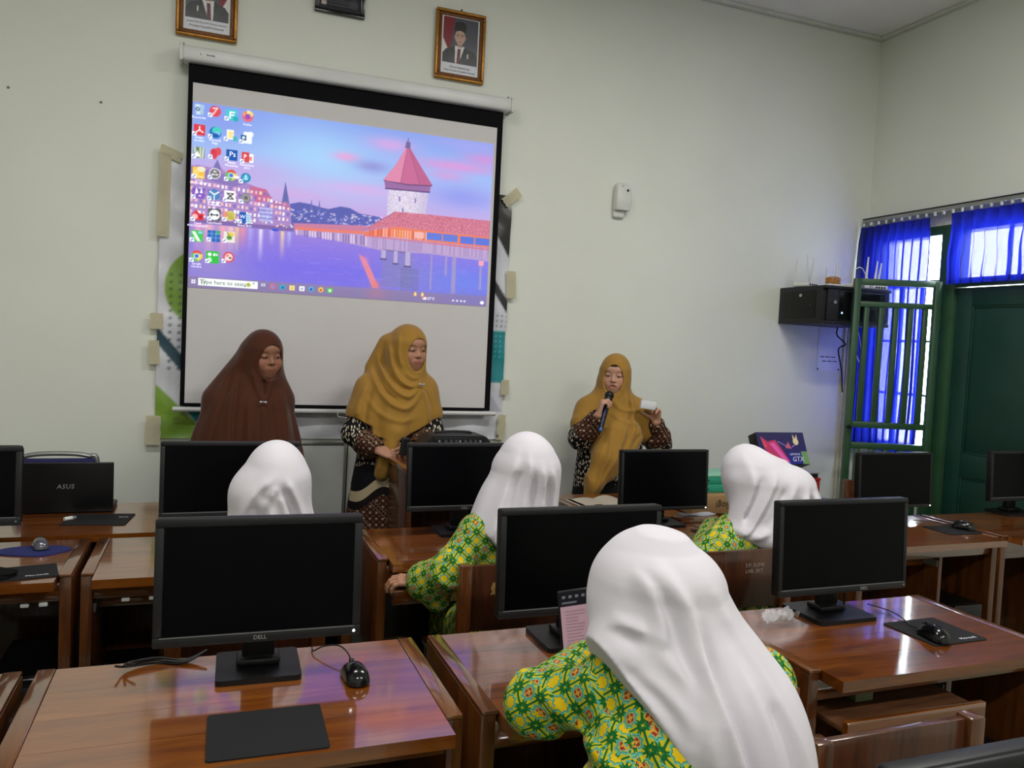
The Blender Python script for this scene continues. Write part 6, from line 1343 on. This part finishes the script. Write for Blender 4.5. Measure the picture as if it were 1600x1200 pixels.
B.add(lambda P: np.where((np.abs(P[:, 0]-0.838) < 0.062) & (P[:, 1] < Y2-0.09), 0.05, P[:, 2]-(1.13-0.105*np.clip(1-np.abs(P[:, 0]-0.90)/0.21, 0, 1))), 0.003, True)
carve()
cloth('headscarf', B, (0.59, Y2-0.27, 0.79), (1.24, Y2+0.22, 1.62), 0.0048, M['mustard'], t, org)
pinbrooch(t, org, (1.015, Y2-0.142, 1.305), R2)
tt = thing('remote_control', 'black remote held in both hands of the middle woman', 'remote', (0.905, Y2-0.255, 0.965), 0.1)
Tr = Matrix.Rotation(0.12, 4, 'X') @ Matrix.Rotation(0.1, 4, 'Y')
obj('body', box(BM(), (-0.021, -0.009, 0), (0.021, 0.009, 0.088), 0.006, 3, Tr), M['black2'], tt)
for k in range(3): obj('button', box(BM(), (-0.010, -0.0102, 0.05+k*0.011), (0.010, -0.0088, 0.056+k*0.011), 0.001, 1, Tr), M['black'], tt)

# --- woman speaking: microphone at her mouth, small clear box held up
Y3 = 4.05; org = (2.165, Y3, 0)
R3 = rot(-0.58, 0.08, 0.03); c3 = A3((2.162, Y3-0.03, 1.378))
J, P = std_joints(2.165, Y3, 1.48, c3, -0.45)
J['neck'] = A3((2.165, Y3, 1.24)); J['shr'] = A3((2.035, Y3+0.02, 1.165)); J['shl'] = A3((2.30, Y3-0.05, 1.165))
mic_a, mic_b = A3((1.985, 3.815, 1.105)), A3((2.072, 3.895, 1.300)); md = nrm(mic_b-mic_a)
J['elr'] = A3((1.955, Y3-0.06, 1.030)); J['wrr'] = A3((1.985, 3.86, 1.165)); J['ell'] = A3((2.47, Y3-0.04, 0.985)); J['wrl'] = A3((2.375, 3.90, 1.130))
h_r = dict(w=J['wrr'], d=(0.25, -0.10, 0.96), n=(0.70, -0.25, -0.1), right=True, curl=[(1.0, 1.1, 0.7), (1.05, 1.1, 0.7), (1.1, 1.1, 0.7), (1.1, 1.1, 0.7)], thumb=(0.5, 0.5), spread=0.02, tdir=(0.75, 0.35, 0.5))
h_l = dict(w=J['wrl'], d=(-0.25, -0.22, 0.94), n=(-0.75, -0.35, -0.2), right=False, curl=[(0.7, 0.9, 0.5), (0.75, 0.9, 0.5), (0.85, 0.9, 0.5), (0.9, 0.9, 0.5)], thumb=(0.4, 0.4), tdir=(0.6, 0.5, 0.7))
t, c = make_person('woman in mustard headscarf speaking into a microphone', org, J, R3, 0.97, (184, 140, 118), (150, 76, 72), [h_r, h_l], mouth=0.004, gaze=(0, -0.002))
B = Blob()
B.loft([(0.02, 2.16, Y3, 0.24, 0.2), (0.40, 2.15, Y3, 0.21, 0.175), (0.70, 2.15, Y3, 0.19, 0.15), (0.92, 2.17, Y3, 0.195, 0.13), (1.06, 2.18, Y3, 0.19, 0.12), (1.17, 2.165, Y3, 0.145, 0.10), (1.23, 2.165, Y3, 0.08, 0.08)], 0.02, lambda th, q: 1+0.035*q*np.sin(7*th+1))
for s in 'rl':
    a, b, w = A3(J['sh'+s]), A3(J['el'+s]), A3(J['wr'+s]); B.chain([a, b, w-(w-b)*0.10], [0.06, 0.07, 0.046], 0.02); B.cone(w-(w-b)*0.02, w+(w-b)*0.4, 0.032, 0.032, 0.004, True)
    for q in (0.2, 0.45): B.cone(b+(w-b)*q+A3((0.02, -0.02, 0)), b+(w-b)*q+A3((-0.03, 0.0, -0.02)), 0.046, 0.046, 0.02)
def zone3(co):
    wave = 0.60+0.04*np.sin((co[:, 0]-2.0)*22); z = np.clip((wave-co[:, 2])/0.5+0.5, 0, 1); return arm_zone(co, np.where(co[:, 2] > 0.8, 0, z), J, 0.28, 0.085)
cloth('batik_dress', B, (1.83, Y3-0.30, 0.0), (2.62, Y3+0.26, 1.28), 0.0068, M['batik_w'], t, org, True, zone3)
B = Blob(); carve = hood(B, c3, R3, 0.97, 0.015, (0.054, 0.084), -0.014)
f3 = lambda th, q: 1+q*(0.05*np.sin(6*th+1)+0.02*np.sin(14*th))
B.loft([(0.93, 2.15, Y3, 0.185, 0.16), (1.05, 2.15, Y3, 0.185, 0.16), (1.15, 2.155, Y3, 0.175, 0.15), (1.22, 2.165, Y3, 0.135, 0.125), (1.29, 2.165, Y3-0.005, 0.098, 0.108), (1.36, 2.165, Y3-0.01, 0.086, 0.1), (1.40, 2.165, Y3-0.02, 0.066, 0.08)], 0.045, f3)
cape(B, J, 0.06, 0.07, 0.5)
B.chain([(2.13, Y3-0.13, 1.06), (2.06, Y3-0.17, 0.93), (1.995, Y3-0.17, 0.80), (1.975, Y3-0.16, 0.70)], [0.085, 0.075, 0.052, 0.035], 0.03); B.chain([(2.22, Y3-0.13, 1.05), (2.16, Y3-0.16, 0.94), (2.07, Y3-0.17, 0.85)], [0.075, 0.065, 0.05], 0.03)
for pts, a, w in (([(2.20, 1.30), (2.185, 1.20), (2.15, 1.10), (2.10, 0.98)], 0.014, 0.013), ([(2.23, 1.28), (2.23, 1.16), (2.19, 1.05), (2.12, 0.92)], 0.012, 0.013), ([(2.215, 1.26), (2.205, 1.15), (2.16, 1.04)], -0.010, 0.010), ([(2.08, 1.10), (2.03, 0.95), (1.985, 0.80), (1.97, 0.70)], 0.012, 0.012), ([(2.06, 1.05), (2.01, 0.92), (1.965, 0.78)], -0.010, 0.010), ([(2.12, 1.02), (2.06, 0.90), (2.0, 0.78)], 0.008, 0.012), ([(1.96, 1.16), (2.0, 1.11), (2.06, 1.10)], 0.010, 0.012), ([(2.11, 1.24), (2.15, 1.20), (2.22, 1.19), (2.29, 1.2)], 0.010, 0.012), ([(2.10, 1.17), (2.16, 1.13), (2.26, 1.12)], 0.009, 0.012), ([(2.2, 1.0), (2.24, 1.05), (2.30, 1.08)], -0.008, 0.012)):
    B.fold(pts, a, w, Y3)
# hem cut: rises towards both elbows, runs down to the tail on her right
B.add(lambda P: P[:, 2]-np.where(P[:, 1] < Y3-0.10, np.interp(P[:, 0], [1.86, 1.925, 1.945, 2.04, 2.055, 2.16, 2.28, 2.36, 2.45], [1.10, 1.02, 0.60, 0.60, 0.775, 0.845, 0.955, 1.02, 1.10]), np.interp(P[:, 0], [1.85, 1.95, 2.02, 2.2, 2.35, 2.45], [1.10, 1.05, 0.95, 0.95, 1.0, 1.08])), 0.003, True)
carve()
cloth('headscarf', B, (1.83, Y3-0.29, 0.62), (2.48, Y3+0.2, 1.52), 0.0048, M['mustard'], t, org)
B = Blob(); L = lambda x, y, z: c3+R3@(A3((x, y, z))*0.97); B.ell(L(0, 0.0, 0.034), (0.0755, 0.0905, 0.0825), R3, 0.01)
B.add(lambda P: ((P-c3)@R3)[:, 2]-0.056, 0.003, True); cloth('under_cap', B, tuple(c3-0.12), tuple(c3+0.13), 0.004, M['blackcloth'], t, org)
mt = thing('microphone', 'black handheld microphone at the mouth of the speaking woman', 'microphone', tuple(mic_a))
p = lambda s: Vector(md*s); bm = BM(); tube(bm, [p(0.0), p(0.01), p(0.16), p(0.175)], [0.011, 0.013, 0.0165, 0.019], 16); obj('handle', bm, mat('metallic_dark_blue', (28, 34, 56), 0.3, 0.5, metal=0.4), mt)
bm = BM(); bmesh.ops.create_uvsphere(bm, u_segments=20, v_segments=12, radius=0.0255, matrix=Matrix.Translation(p(0.198))); obj('grille_head', bm, M['black'], mt)
obj('head_ring', tube(BM(), [p(0.174), p(0.182)], 0.022, 18), M['black2'], mt); obj('end_cap', tube(BM(), [p(-0.022), p(-0.001)], [0.010, 0.011], 14), mat('blue_end_cap', (36, 82, 140), 0.4), mt)
bt = thing('clear_box', 'small clear plastic box held up by the speaking woman', 'box', (2.285, 3.855, 1.205), -0.15)
M['frost'] = film_mat(); M['frost'].node_tree.nodes['Principled BSDF'].inputs['Alpha'].default_value = 0.6
Tb2 = Matrix.Rotation(0.12, 4, 'Y')
obj('shell', box(BM(), (-0.045, -0.012, 0), (0.045, 0.012, 0.048), 0.004, 2, Tb2), M['frost'], bt); obj('paper_insert', box(BM(), (-0.040, -0.009, 0.008), (0.02, -0.007, 0.042), 0.001, 1, Tb2), M['whitepaper'], bt)
# ------------------------------------------------------------------ the four seated students, seen from behind
def seat_joints(px, py, chest, neck, head, shl, shr, ell, elr, wrl, wrr, dx=0.0):
    """sitting on a 0.445 m seat, facing +y"""
    J = dict(pelvis=(px, py, 0.55), chest=chest, neck=neck, head=head, shl=shl, shr=shr, ell=ell, elr=elr, wrl=wrl, wrr=wrr)
    for s, k in (('l', -1), ('r', 1)):
        J['hip'+s] = (px+k*0.08+dx*0.2, py+0.03, 0.53); J['kn'+s] = (px+k*0.09+dx, py+0.38, 0.50); J['an'+s] = (px+k*0.09+dx, py+0.36, 0.08); J['toe'+s] = (px+k*0.095+dx, py+0.48, 0.032)
    return {k: A3(v) for k, v in J.items()}
RS = np.stack([A3((1, 0, 0)), A3((0, 1, 0)), A3((0, 0, 1))], 1)
def tilt_head(yaw, pitch): return rot(PI+yaw, pitch, 0)
SK, LP = (168, 122, 96), (150, 84, 76)
def tunic(B, J, loft, sl=0.06, cuff=0.062, cuffs=(1, 1)):
    B.loft(loft, 0.02, lambda th, q: 1+0.03*np.sin(5*th+2*q))
    for s, cu in zip('lr', cuffs):
        a, b, w = J['sh'+s], J['el'+s], J['wr'+s]; B.cone(A3(J['chest'])*0.3+A3(J['neck'])*0.7-A3((0, 0, 0.04)), a, 0.09, sl+0.012, 0.04); B.chain([a, b, w-(w-b)*0.08], [sl+0.010, sl+0.006, cuff*cu], 0.025)
        B.cone(w-(w-b)*0.03, w+(w-b)*0.45, 0.034, 0.034, 0.004, True)
    for s in 'lr': B.chain([J['hip'+s], J['kn'+s]], [0.105, 0.09], 0.03)
def skirt(t, org, J):
    B = Blob()
    for s in 'lr': B.chain([J['kn'+s]+A3((0, 0.0, 0.0)), J['an'+s]+A3((0, 0, 0.06))], [0.088, 0.085], 0.05)
    B.cone((J['knl']+J['knr'])/2, (J['anl']+J['anr'])/2+A3((0, 0, 0.06)), 0.09, 0.085, 0.05)
    lo, hi = bounds([J['knl'], J['knr'], J['anl'], J['anr']], 0.12); cloth('skirt', B, lo, hi, 0.012, M['batik_s'], t, org, True)
M['sole'] = mat('black_shoe', (18, 18, 18), 0.4)
def shoes(t, org, J):
    for s in 'lr':
        B = Blob(); B.chain([J['an'+s]-A3((0, 0.01, 0.03)), J['toe'+s]], [0.045, 0.036], 0.02); B.add(lambda P: P[:, 2]-0.004, 0.002, True); lo, hi = bounds([J['an'+s], J['toe'+s]], 0.06); cloth('shoe', B, (lo[0], lo[1], 0), (hi[0], hi[1], hi[2]), 0.008, M['sole'], t, org)

# --- student with the phone, nearest
J = seat_joints(0.86, 1.06, (0.845, 1.19, 0.84), (0.835, 1.275, 0.965), (0.808, 1.325, 1.057), (0.722, 1.275, 0.91), (1.005, 1.225, 0.905), (0.618, 1.400, 0.832), (1.055, 1.345, 0.83), (0.795, 1.525, 0.850), (0.955, 1.50, 0.84))
org = (0.86, 1.06, 0); RH = tilt_head(0.15, 0.25)
t, c = make_person('student in white headscarf reading a phone at the nearest desk', org, J, RH, 0.95, SK, LP, [dict(w=J['wrl'], d=(0.85, 0.1, 0.25), n=(0.1, -0.7, 0.5), right=False, curl=(0.4, 0.5, 0.4)), dict(w=J['wrr'], d=(-0.80, 0.25, 0.55), n=(-0.35, 0.1, 0.8), right=True, curl=(0.5, 0.7, 0.5))], head_h=0.005, hand_h=0.003, thick=0.85)
B = Blob(); tunic(B, J, [(0.44, 0.86, 1.08, 0.215, 0.17), (0.60, 0.845, 1.09, 0.225, 0.155), (0.75, 0.832, 1.14, 0.222, 0.145), (0.88, 0.834, 1.19, 0.185, 0.13), (0.95, 0.835, 1.225, 0.125, 0.10)], 0.052, 0.05)
B.fold([(0.665, 1.0), (0.68, 0.90), (0.70, 0.80)], -0.012, 0.012, 1.40); B.fold([(0.585, 0.90), (0.64, 0.84), (0.70, 0.83)], 0.010, 0.014, 1.45); B.fold([(0.60, 0.80), (0.66, 0.78), (0.70, 0.80)], 0.008, 0.012, 1.45)
cloth('batik_tunic', B, (0.48, 0.86, 0.42), (1.18, 1.60, 1.06), 0.0052, M['batik_s'], t, org, True)
B = Blob(); carve = hood(B, c, RH, 0.97, 0.016, (0.055, 0.08))
B.ell((0.818, 1.305, 1.052), (0.118, 0.13, 0.114), None, 0.06)
B.loft([(0.60, 0.90, 1.12, 0.10, 0.115), (0.70, 0.895, 1.12, 0.125, 0.125), (0.78, 0.885, 1.13, 0.150, 0.13), (0.86, 0.872, 1.155, 0.168, 0.135), (0.93, 0.852, 1.195, 0.180, 0.14), (0.99, 0.838, 1.24, 0.160, 0.138), (1.05, 0.826, 1.28, 0.130, 0.13), (1.085, 0.82, 1.295, 0.108, 0.115)], 0.05, lambda th, q: 1+0.02*q*np.sin(8*th))
B.cone((0.80, 1.26, 1.0), (0.715, 1.25, 0.955), 0.075, 0.075, 0.04)
FY = 1.22
for pts, a, w in (([(0.705, 1.17), (0.735, 1.11), (0.745, 1.06), (0.735, 1.02)], 0.010, 0.014), ([(0.690, 1.14), (0.712, 1.09), (0.70, 1.05)], -0.008, 0.016), ([(0.725, 1.045), (0.69, 1.050), (0.655, 1.030)], 0.010, 0.012), ([(0.715, 1.025), (0.68, 1.028), (0.655, 1.012)], -0.010, 0.011),
                  ([(0.745, 1.160), (0.770, 1.100), (0.785, 1.03), (0.792, 0.96), (0.795, 0.88)], 0.010, 0.012), ([(0.757, 1.12), (0.768, 1.05), (0.770, 0.98), (0.768, 0.92)], -0.010, 0.012), ([(0.765, 1.155), (0.795, 1.07), (0.800, 0.985), (0.815, 0.894), (0.83, 0.787), (0.84, 0.70)], 0.017, 0.012), ([(0.815, 1.05), (0.82, 0.97), (0.838, 0.88), (0.852, 0.787), (0.86, 0.7)], -0.016, 0.013),
                  ([(0.735, 1.015), (0.767, 0.975), (0.777, 0.915), (0.772, 0.832)], 0.010, 0.014), ([(0.849, 1.116), (0.893, 1.032), (0.935, 0.937), (0.958, 0.846), (0.96, 0.75)], 0.009, 0.018), ([(0.672, 0.99), (0.717, 0.955), (0.757, 0.889), (0.777, 0.80)], -0.008, 0.014), ([(0.866, 1.01), (0.882, 0.917), (0.886, 0.795), (0.89, 0.70)], 0.010, 0.016), ([(0.70, 0.985), (0.74, 0.94), (0.76, 0.86)], 0.007, 0.012), ([(0.90, 0.95), (0.925, 0.87), (0.93, 0.75)], -0.008, 0.016), ([(0.675, 1.17), (0.668, 1.119), (0.668, 1.08)], 0.006, 0.012)):
    B.fold(pts, a, w, FY)
B.add(lambda P: np.where(P[:, 2] < 1.03, (P[:, 0]-(0.655+(1.015-P[:, 2])*0.593))*0.85, 0.05), 0.003, True)
carve()
cloth('headscarf', B, (0.58, 0.95, 0.60), (1.10, 1.46, 1.22), 0.0042, M['whitecloth'], t, org); skirt(t, org, J); shoes(t, org, J)
pt = thing('smartphone', 'black smartphone with a pink document on its screen held by the nearest student', 'phone', (0.778, 1.565, 0.918), -0.10)
Tp = Matrix.Rotation(-0.10, 4, 'Y') @ Matrix.Rotation(-0.12, 4, 'X')
obj('case', box(BM(), (-0.037, -0.004, -0.078), (0.037, 0.005, 0.078), 0.004, 3, Tp), M['black'], pt)
cp = Canvas(36, 76, (196, 158, 168)); cp.rect(0, 0, 36, 16, (30, 30, 36)); rr = random.Random(2)
for k in range(14): cp.line(6, 22+k*3.6, 6+rr.uniform(14, 24), 22+k*3.6, 0.9, (130, 96, 108), 0.8)
for k in range(4): cp.rect(3+k*8, 4, 7+k*8, 7, (120, 120, 126))
cp.line(3, 12, 20, 12, 1.2, (170, 170, 176))
me = cp.sheet('display', 0.068, 0.148); me.transform(Tp @ Matrix.Translation((0, -0.0045, 0))); obj('display', me, vcol('phone_display', 0.3, emit=0.55, base=0.2), pt)

# --- student in the middle, one hand on the keyboard tray
J = seat_joints(1.0, 2.52, (1.0, 2.56, 0.80), (1.035, 2.565, 0.965), (1.052, 2.575, 1.098), (0.875, 2.535, 0.885), (1.165, 2.555, 0.885), (0.765, 2.505, 0.765), (1.21, 2.62, 0.74), (0.707, 2.595, 0.710), (1.14, 2.66, 0.70))
org = (1.0, 2.52, 0); RH = tilt_head(-0.1, 0.1)
t, c = make_person('student in white headscarf resting a hand on the keyboard tray in the middle', org, J, RH, 0.95, SK, LP, [dict(w=J['wrl'], d=(-0.93, 0.32, 0.05), n=(0.1, 0.15, -0.95), right=False, curl=[(0.35, 0.7, 0.4)]*4, tdir=(0.7, 0.7, 0.1)), dict(w=J['wrr'], d=(-0.1, 0.9, -0.2), n=(0, 0, -1), right=True)], head_h=0.006, hand_h=0.0028, thick=0.85)
B = Blob(); tunic(B, J, [(0.44, 1.0, 2.52, 0.19, 0.15), (0.60, 1.0, 2.53, 0.165, 0.12), (0.75, 1.0, 2.545, 0.158, 0.105), (0.88, 1.01, 2.555, 0.15, 0.095), (0.93, 1.02, 2.56, 0.11, 0.08)], 0.054, 0.068, (1, 0.8))
B.cone(J['wrl']+A3((0.035, -0.03, 0.0)), J['wrl']+A3((0.045, -0.02, -0.055)), 0.058, 0.045, 0.03)
for pts, a, w in (([(0.74, 0.84), (0.79, 0.80), (0.84, 0.80)], 0.008, 0.012), ([(0.70, 0.77), (0.74, 0.74), (0.79, 0.73)], 0.008, 0.012), ([(0.86, 0.9), (0.85, 0.84), (0.86, 0.78)], -0.008, 0.012)): B.fold(pts, a, w, 2.6)
cloth('batik_tunic', B, (0.58, 2.32, 0.42), (1.33, 2.80, 1.02), 0.0066, M['batik_s'], t, org, True)
B = Blob(); carve = hood(B, c, RH, 0.97, 0.016, (0.055, 0.08))
B.ell((1.055, 2.565, 1.105), (0.106, 0.12, 0.105), None, 0.03)
B.loft([(0.74, 1.02, 2.53, 0.14, 0.125), (0.80, 1.005, 2.535, 0.16, 0.13), (0.88, 0.998, 2.545, 0.158, 0.13), (0.95, 1.01, 2.55, 0.152, 0.125), (1.03, 1.032, 2.56, 0.138, 0.12), (1.09, 1.05, 2.565, 0.116, 0.115)], 0.04, lambda th, q: 1+0.03*q*np.sin(9*th+1))
for pts, a, w in (([(0.985, 1.17), (0.945, 1.06), (0.90, 0.94), (0.87, 0.86)], 0.010, 0.014), ([(1.02, 1.16), (1.005, 1.05), (0.98, 0.93)], 0.012, 0.013), ([(1.0, 1.12), (0.975, 1.02), (0.955, 0.93)], -0.010, 0.012), ([(1.06, 1.13), (1.065, 1.03), (1.06, 0.93)], 0.012, 0.014), ([(1.035, 1.10), (1.03, 1.0), (1.02, 0.92)], -0.012, 0.012), ([(1.10, 1.12), (1.115, 1.03), (1.115, 0.93)], 0.010, 0.013), ([(1.085, 1.08), (1.09, 1.0), (1.088, 0.92)], -0.012, 0.010), ([(0.93, 0.97), (0.965, 0.95), (0.985, 0.93)], 0.008, 0.012), ([(0.93, 0.95), (0.90, 0.90), (0.93, 0.84)], 0.008, 0.014)): B.fold(pts, a, w, 2.56)
B.add(lambda P: np.where(P[:, 2] < 0.96, (P[:, 0]-(0.845+(0.93-P[:, 2])*0.95))*0.7, 0.05), 0.003, True)
carve(); cloth('headscarf', B, (0.80, 2.36, 0.74), (1.24, 2.74, 1.24), 0.0048, M['whitecloth'], t, org); skirt(t, org, J); shoes(t, org, J)

# --- student at right, bowed over the desk
J = seat_joints(1.93, 2.52, (1.98, 2.555, 0.76), (2.01, 2.60, 0.92), (2.03, 2.64, 1.045), (1.855, 2.54, 0.795), (2.17, 2.555, 0.82), (1.765, 2.545, 0.715), (2.26, 2.64, 0.78), (1.95, 2.70, 0.82), (2.19, 2.68, 0.82))
org = (1.93, 2.52, 0); RH = tilt_head(-0.35, 0.30)
t, c = make_person('student in white headscarf bowed over the desk at right', org, J, RH, 0.95, SK, LP, [dict(w=J['wrl'], d=(0.3, 0.9, -0.3), n=(0, 0, -1), right=False), dict(w=J['wrr'], d=(-0.3, 0.9, -0.3), n=(0, 0, -1), right=True)], head_h=0.006, hand_h=0.004, thick=0.85)
B = Blob(); tunic(B, J, [(0.44, 1.94, 2.52, 0.19, 0.15), (0.60, 1.95, 2.53, 0.168, 0.12), (0.72, 1.97, 2.545, 0.16, 0.105), (0.82, 1.99, 2.555, 0.15, 0.095), (0.86, 2.0, 2.56, 0.12, 0.08)], 0.058, 0.06)
B.cone((1.95, 2.52, 0.80), (1.80, 2.53, 0.75), 0.065, 0.065, 0.03)
cloth('batik_tunic', B, (1.62, 2.32, 0.42), (2.40, 2.86, 0.96), 0.0066, M['batik_s'], t, org, True)
B = Blob(); carve = hood(B, c, RH, 0.97, 0.016, (0.055, 0.08))
B.ell((2.04, 2.60, 1.06), (0.115, 0.125, 0.098), None, 0.03); B.ell((2.13, 2.56, 1.01), (0.15, 0.13, 0.10), None, 0.05)
B.loft([(0.72, 2.12, 2.49, 0.10, 0.10), (0.78, 2.12, 2.50, 0.15, 0.115), (0.84, 2.11, 2.52, 0.21, 0.13), (0.90, 2.115, 2.535, 0.20, 0.13), (0.97, 2.12, 2.55, 0.195, 0.13), (1.02, 2.10, 2.57, 0.17, 0.12)], 0.05, lambda th, q: 1+0.02*q*np.sin(8*th+1))
for pts, a, w in (([(1.96, 1.137), (1.945, 1.0), (1.91, 0.90), (1.875, 0.845)], 0.012, 0.014), ([(2.04, 1.09), (1.985, 0.98), (1.93, 0.88), (1.89, 0.84)], 0.013, 0.013), ([(2.0, 1.08), (1.96, 0.98), (1.92, 0.89)], -0.010, 0.012), ([(2.115, 1.05), (2.05, 0.96), (1.98, 0.87), (1.92, 0.835)], 0.012, 0.014), ([(2.07, 1.03), (2.03, 0.94), (1.97, 0.86)], -0.012, 0.014), ([(2.17, 1.03), (2.13, 0.94), (2.07, 0.86), (2.0, 0.83)], 0.012, 0.016), ([(2.13, 1.0), (2.09, 0.92), (2.04, 0.85)], -0.012, 0.014), ([(2.22, 1.02), (2.215, 0.94), (2.17, 0.84), (2.14, 0.76)], 0.012, 0.016), ([(2.185, 1.0), (2.19, 0.94)], -0.016, 0.012), ([(2.19, 0.92), (2.14, 0.83), (2.10, 0.77)], -0.010, 0.014)): B.fold(pts, a, w, 2.58)
B.add(lambda P: np.where((P[:, 1] < 2.66) & (P[:, 2] < 0.90), (P[:, 2]-(0.845-(P[:, 0]-1.88)*0.43))*0.85, 0.05), 0.003, True)
carve(); cloth('headscarf', B, (1.83, 2.34, 0.70), (2.36, 2.80, 1.22), 0.0048, M['whitecloth'], t, org); skirt(t, org, J); shoes(t, org, J)

# --- student behind the large foreground monitor
J = seat_joints(0.19, 2.50, (0.195, 2.54, 0.78), (0.205, 2.555, 0.94), (0.212, 2.57, 1.07), (0.06, 2.54, 0.865), (0.34, 2.54, 0.865), (0.03, 2.58, 0.74), (0.37, 2.58, 0.74), (0.10, 2.62, 0.645), (0.27, 2.62, 0.645), -0.12)
org = (0.19, 2.50, 0); RH = tilt_head(0.0, 0.15)
t, c = make_person('student in white headscarf half hidden behind the large foreground monitor', org, J, RH, 0.95, SK, LP, [dict(w=J['wrl'], d=(0.7, 0.4, -0.3), n=(0, 0, -1), right=False), dict(w=J['wrr'], d=(-0.7, 0.4, -0.3), n=(0, 0, -1), right=True)], head_h=0.006, hand_h=0.004, thick=0.85)
B = Blob(); tunic(B, J, [(0.44, 0.19, 2.50, 0.19, 0.15), (0.60, 0.19, 2.51, 0.165, 0.12), (0.75, 0.195, 2.535, 0.158, 0.105), (0.87, 0.20, 2.55, 0.14, 0.09)], 0.055, 0.055)
cloth('batik_tunic', B, (-0.10, 2.30, 0.42), (0.50, 2.78, 0.98), 0.009, M['batik_s'], t, org, True)
B = Blob(); carve = hood(B, c, RH, 0.97, 0.014, (0.055, 0.08))
B.ell((0.212, 2.56, 1.07), (0.098, 0.12, 0.10), None, 0.03); B.ell((0.168, 2.55, 1.035), (0.095, 0.11, 0.09), None, 0.02)
B.loft([(0.72, 0.20, 2.52, 0.15, 0.12), (0.85, 0.20, 2.535, 0.155, 0.125), (0.95, 0.20, 2.545, 0.132, 0.122), (1.03, 0.205, 2.555, 0.108, 0.115), (1.07, 0.21, 2.56, 0.095, 0.105)], 0.04, lambda th, q: 1+0.03*q*np.sin(9*th+1))
B.cone((0.225, 2.57, 1.12), (0.228, 2.57, 1.148), 0.04, 0.022, 0.03)
for pts, a, w in (([(0.199, 1.10), (0.147, 1.06), (0.114, 1.0), (0.10, 0.93)], 0.009, 0.013), ([(0.205, 1.08), (0.185, 1.03), (0.195, 0.95)], 0.010, 0.012), ([(0.17, 1.05), (0.185, 1.02), (0.165, 0.97)], -0.007, 0.012), ([(0.235, 1.09), (0.265, 1.03), (0.30, 0.95)], 0.012, 0.011), ([(0.225, 1.07), (0.245, 1.01), (0.265, 0.95)], -0.008, 0.013), ([(0.215, 1.05), (0.235, 0.99), (0.245, 0.93)], 0.008, 0.010), ([(0.14, 1.02), (0.15, 0.98), (0.13, 0.93)], -0.008, 0.012)): B.fold(pts, a, w, 2.55)
carve(); cloth('headscarf', B, (0.02, 2.36, 0.71), (0.40, 2.72, 1.20), 0.0052, M['whitecloth'], t, org); skirt(t, org, J); shoes(t, org, J)
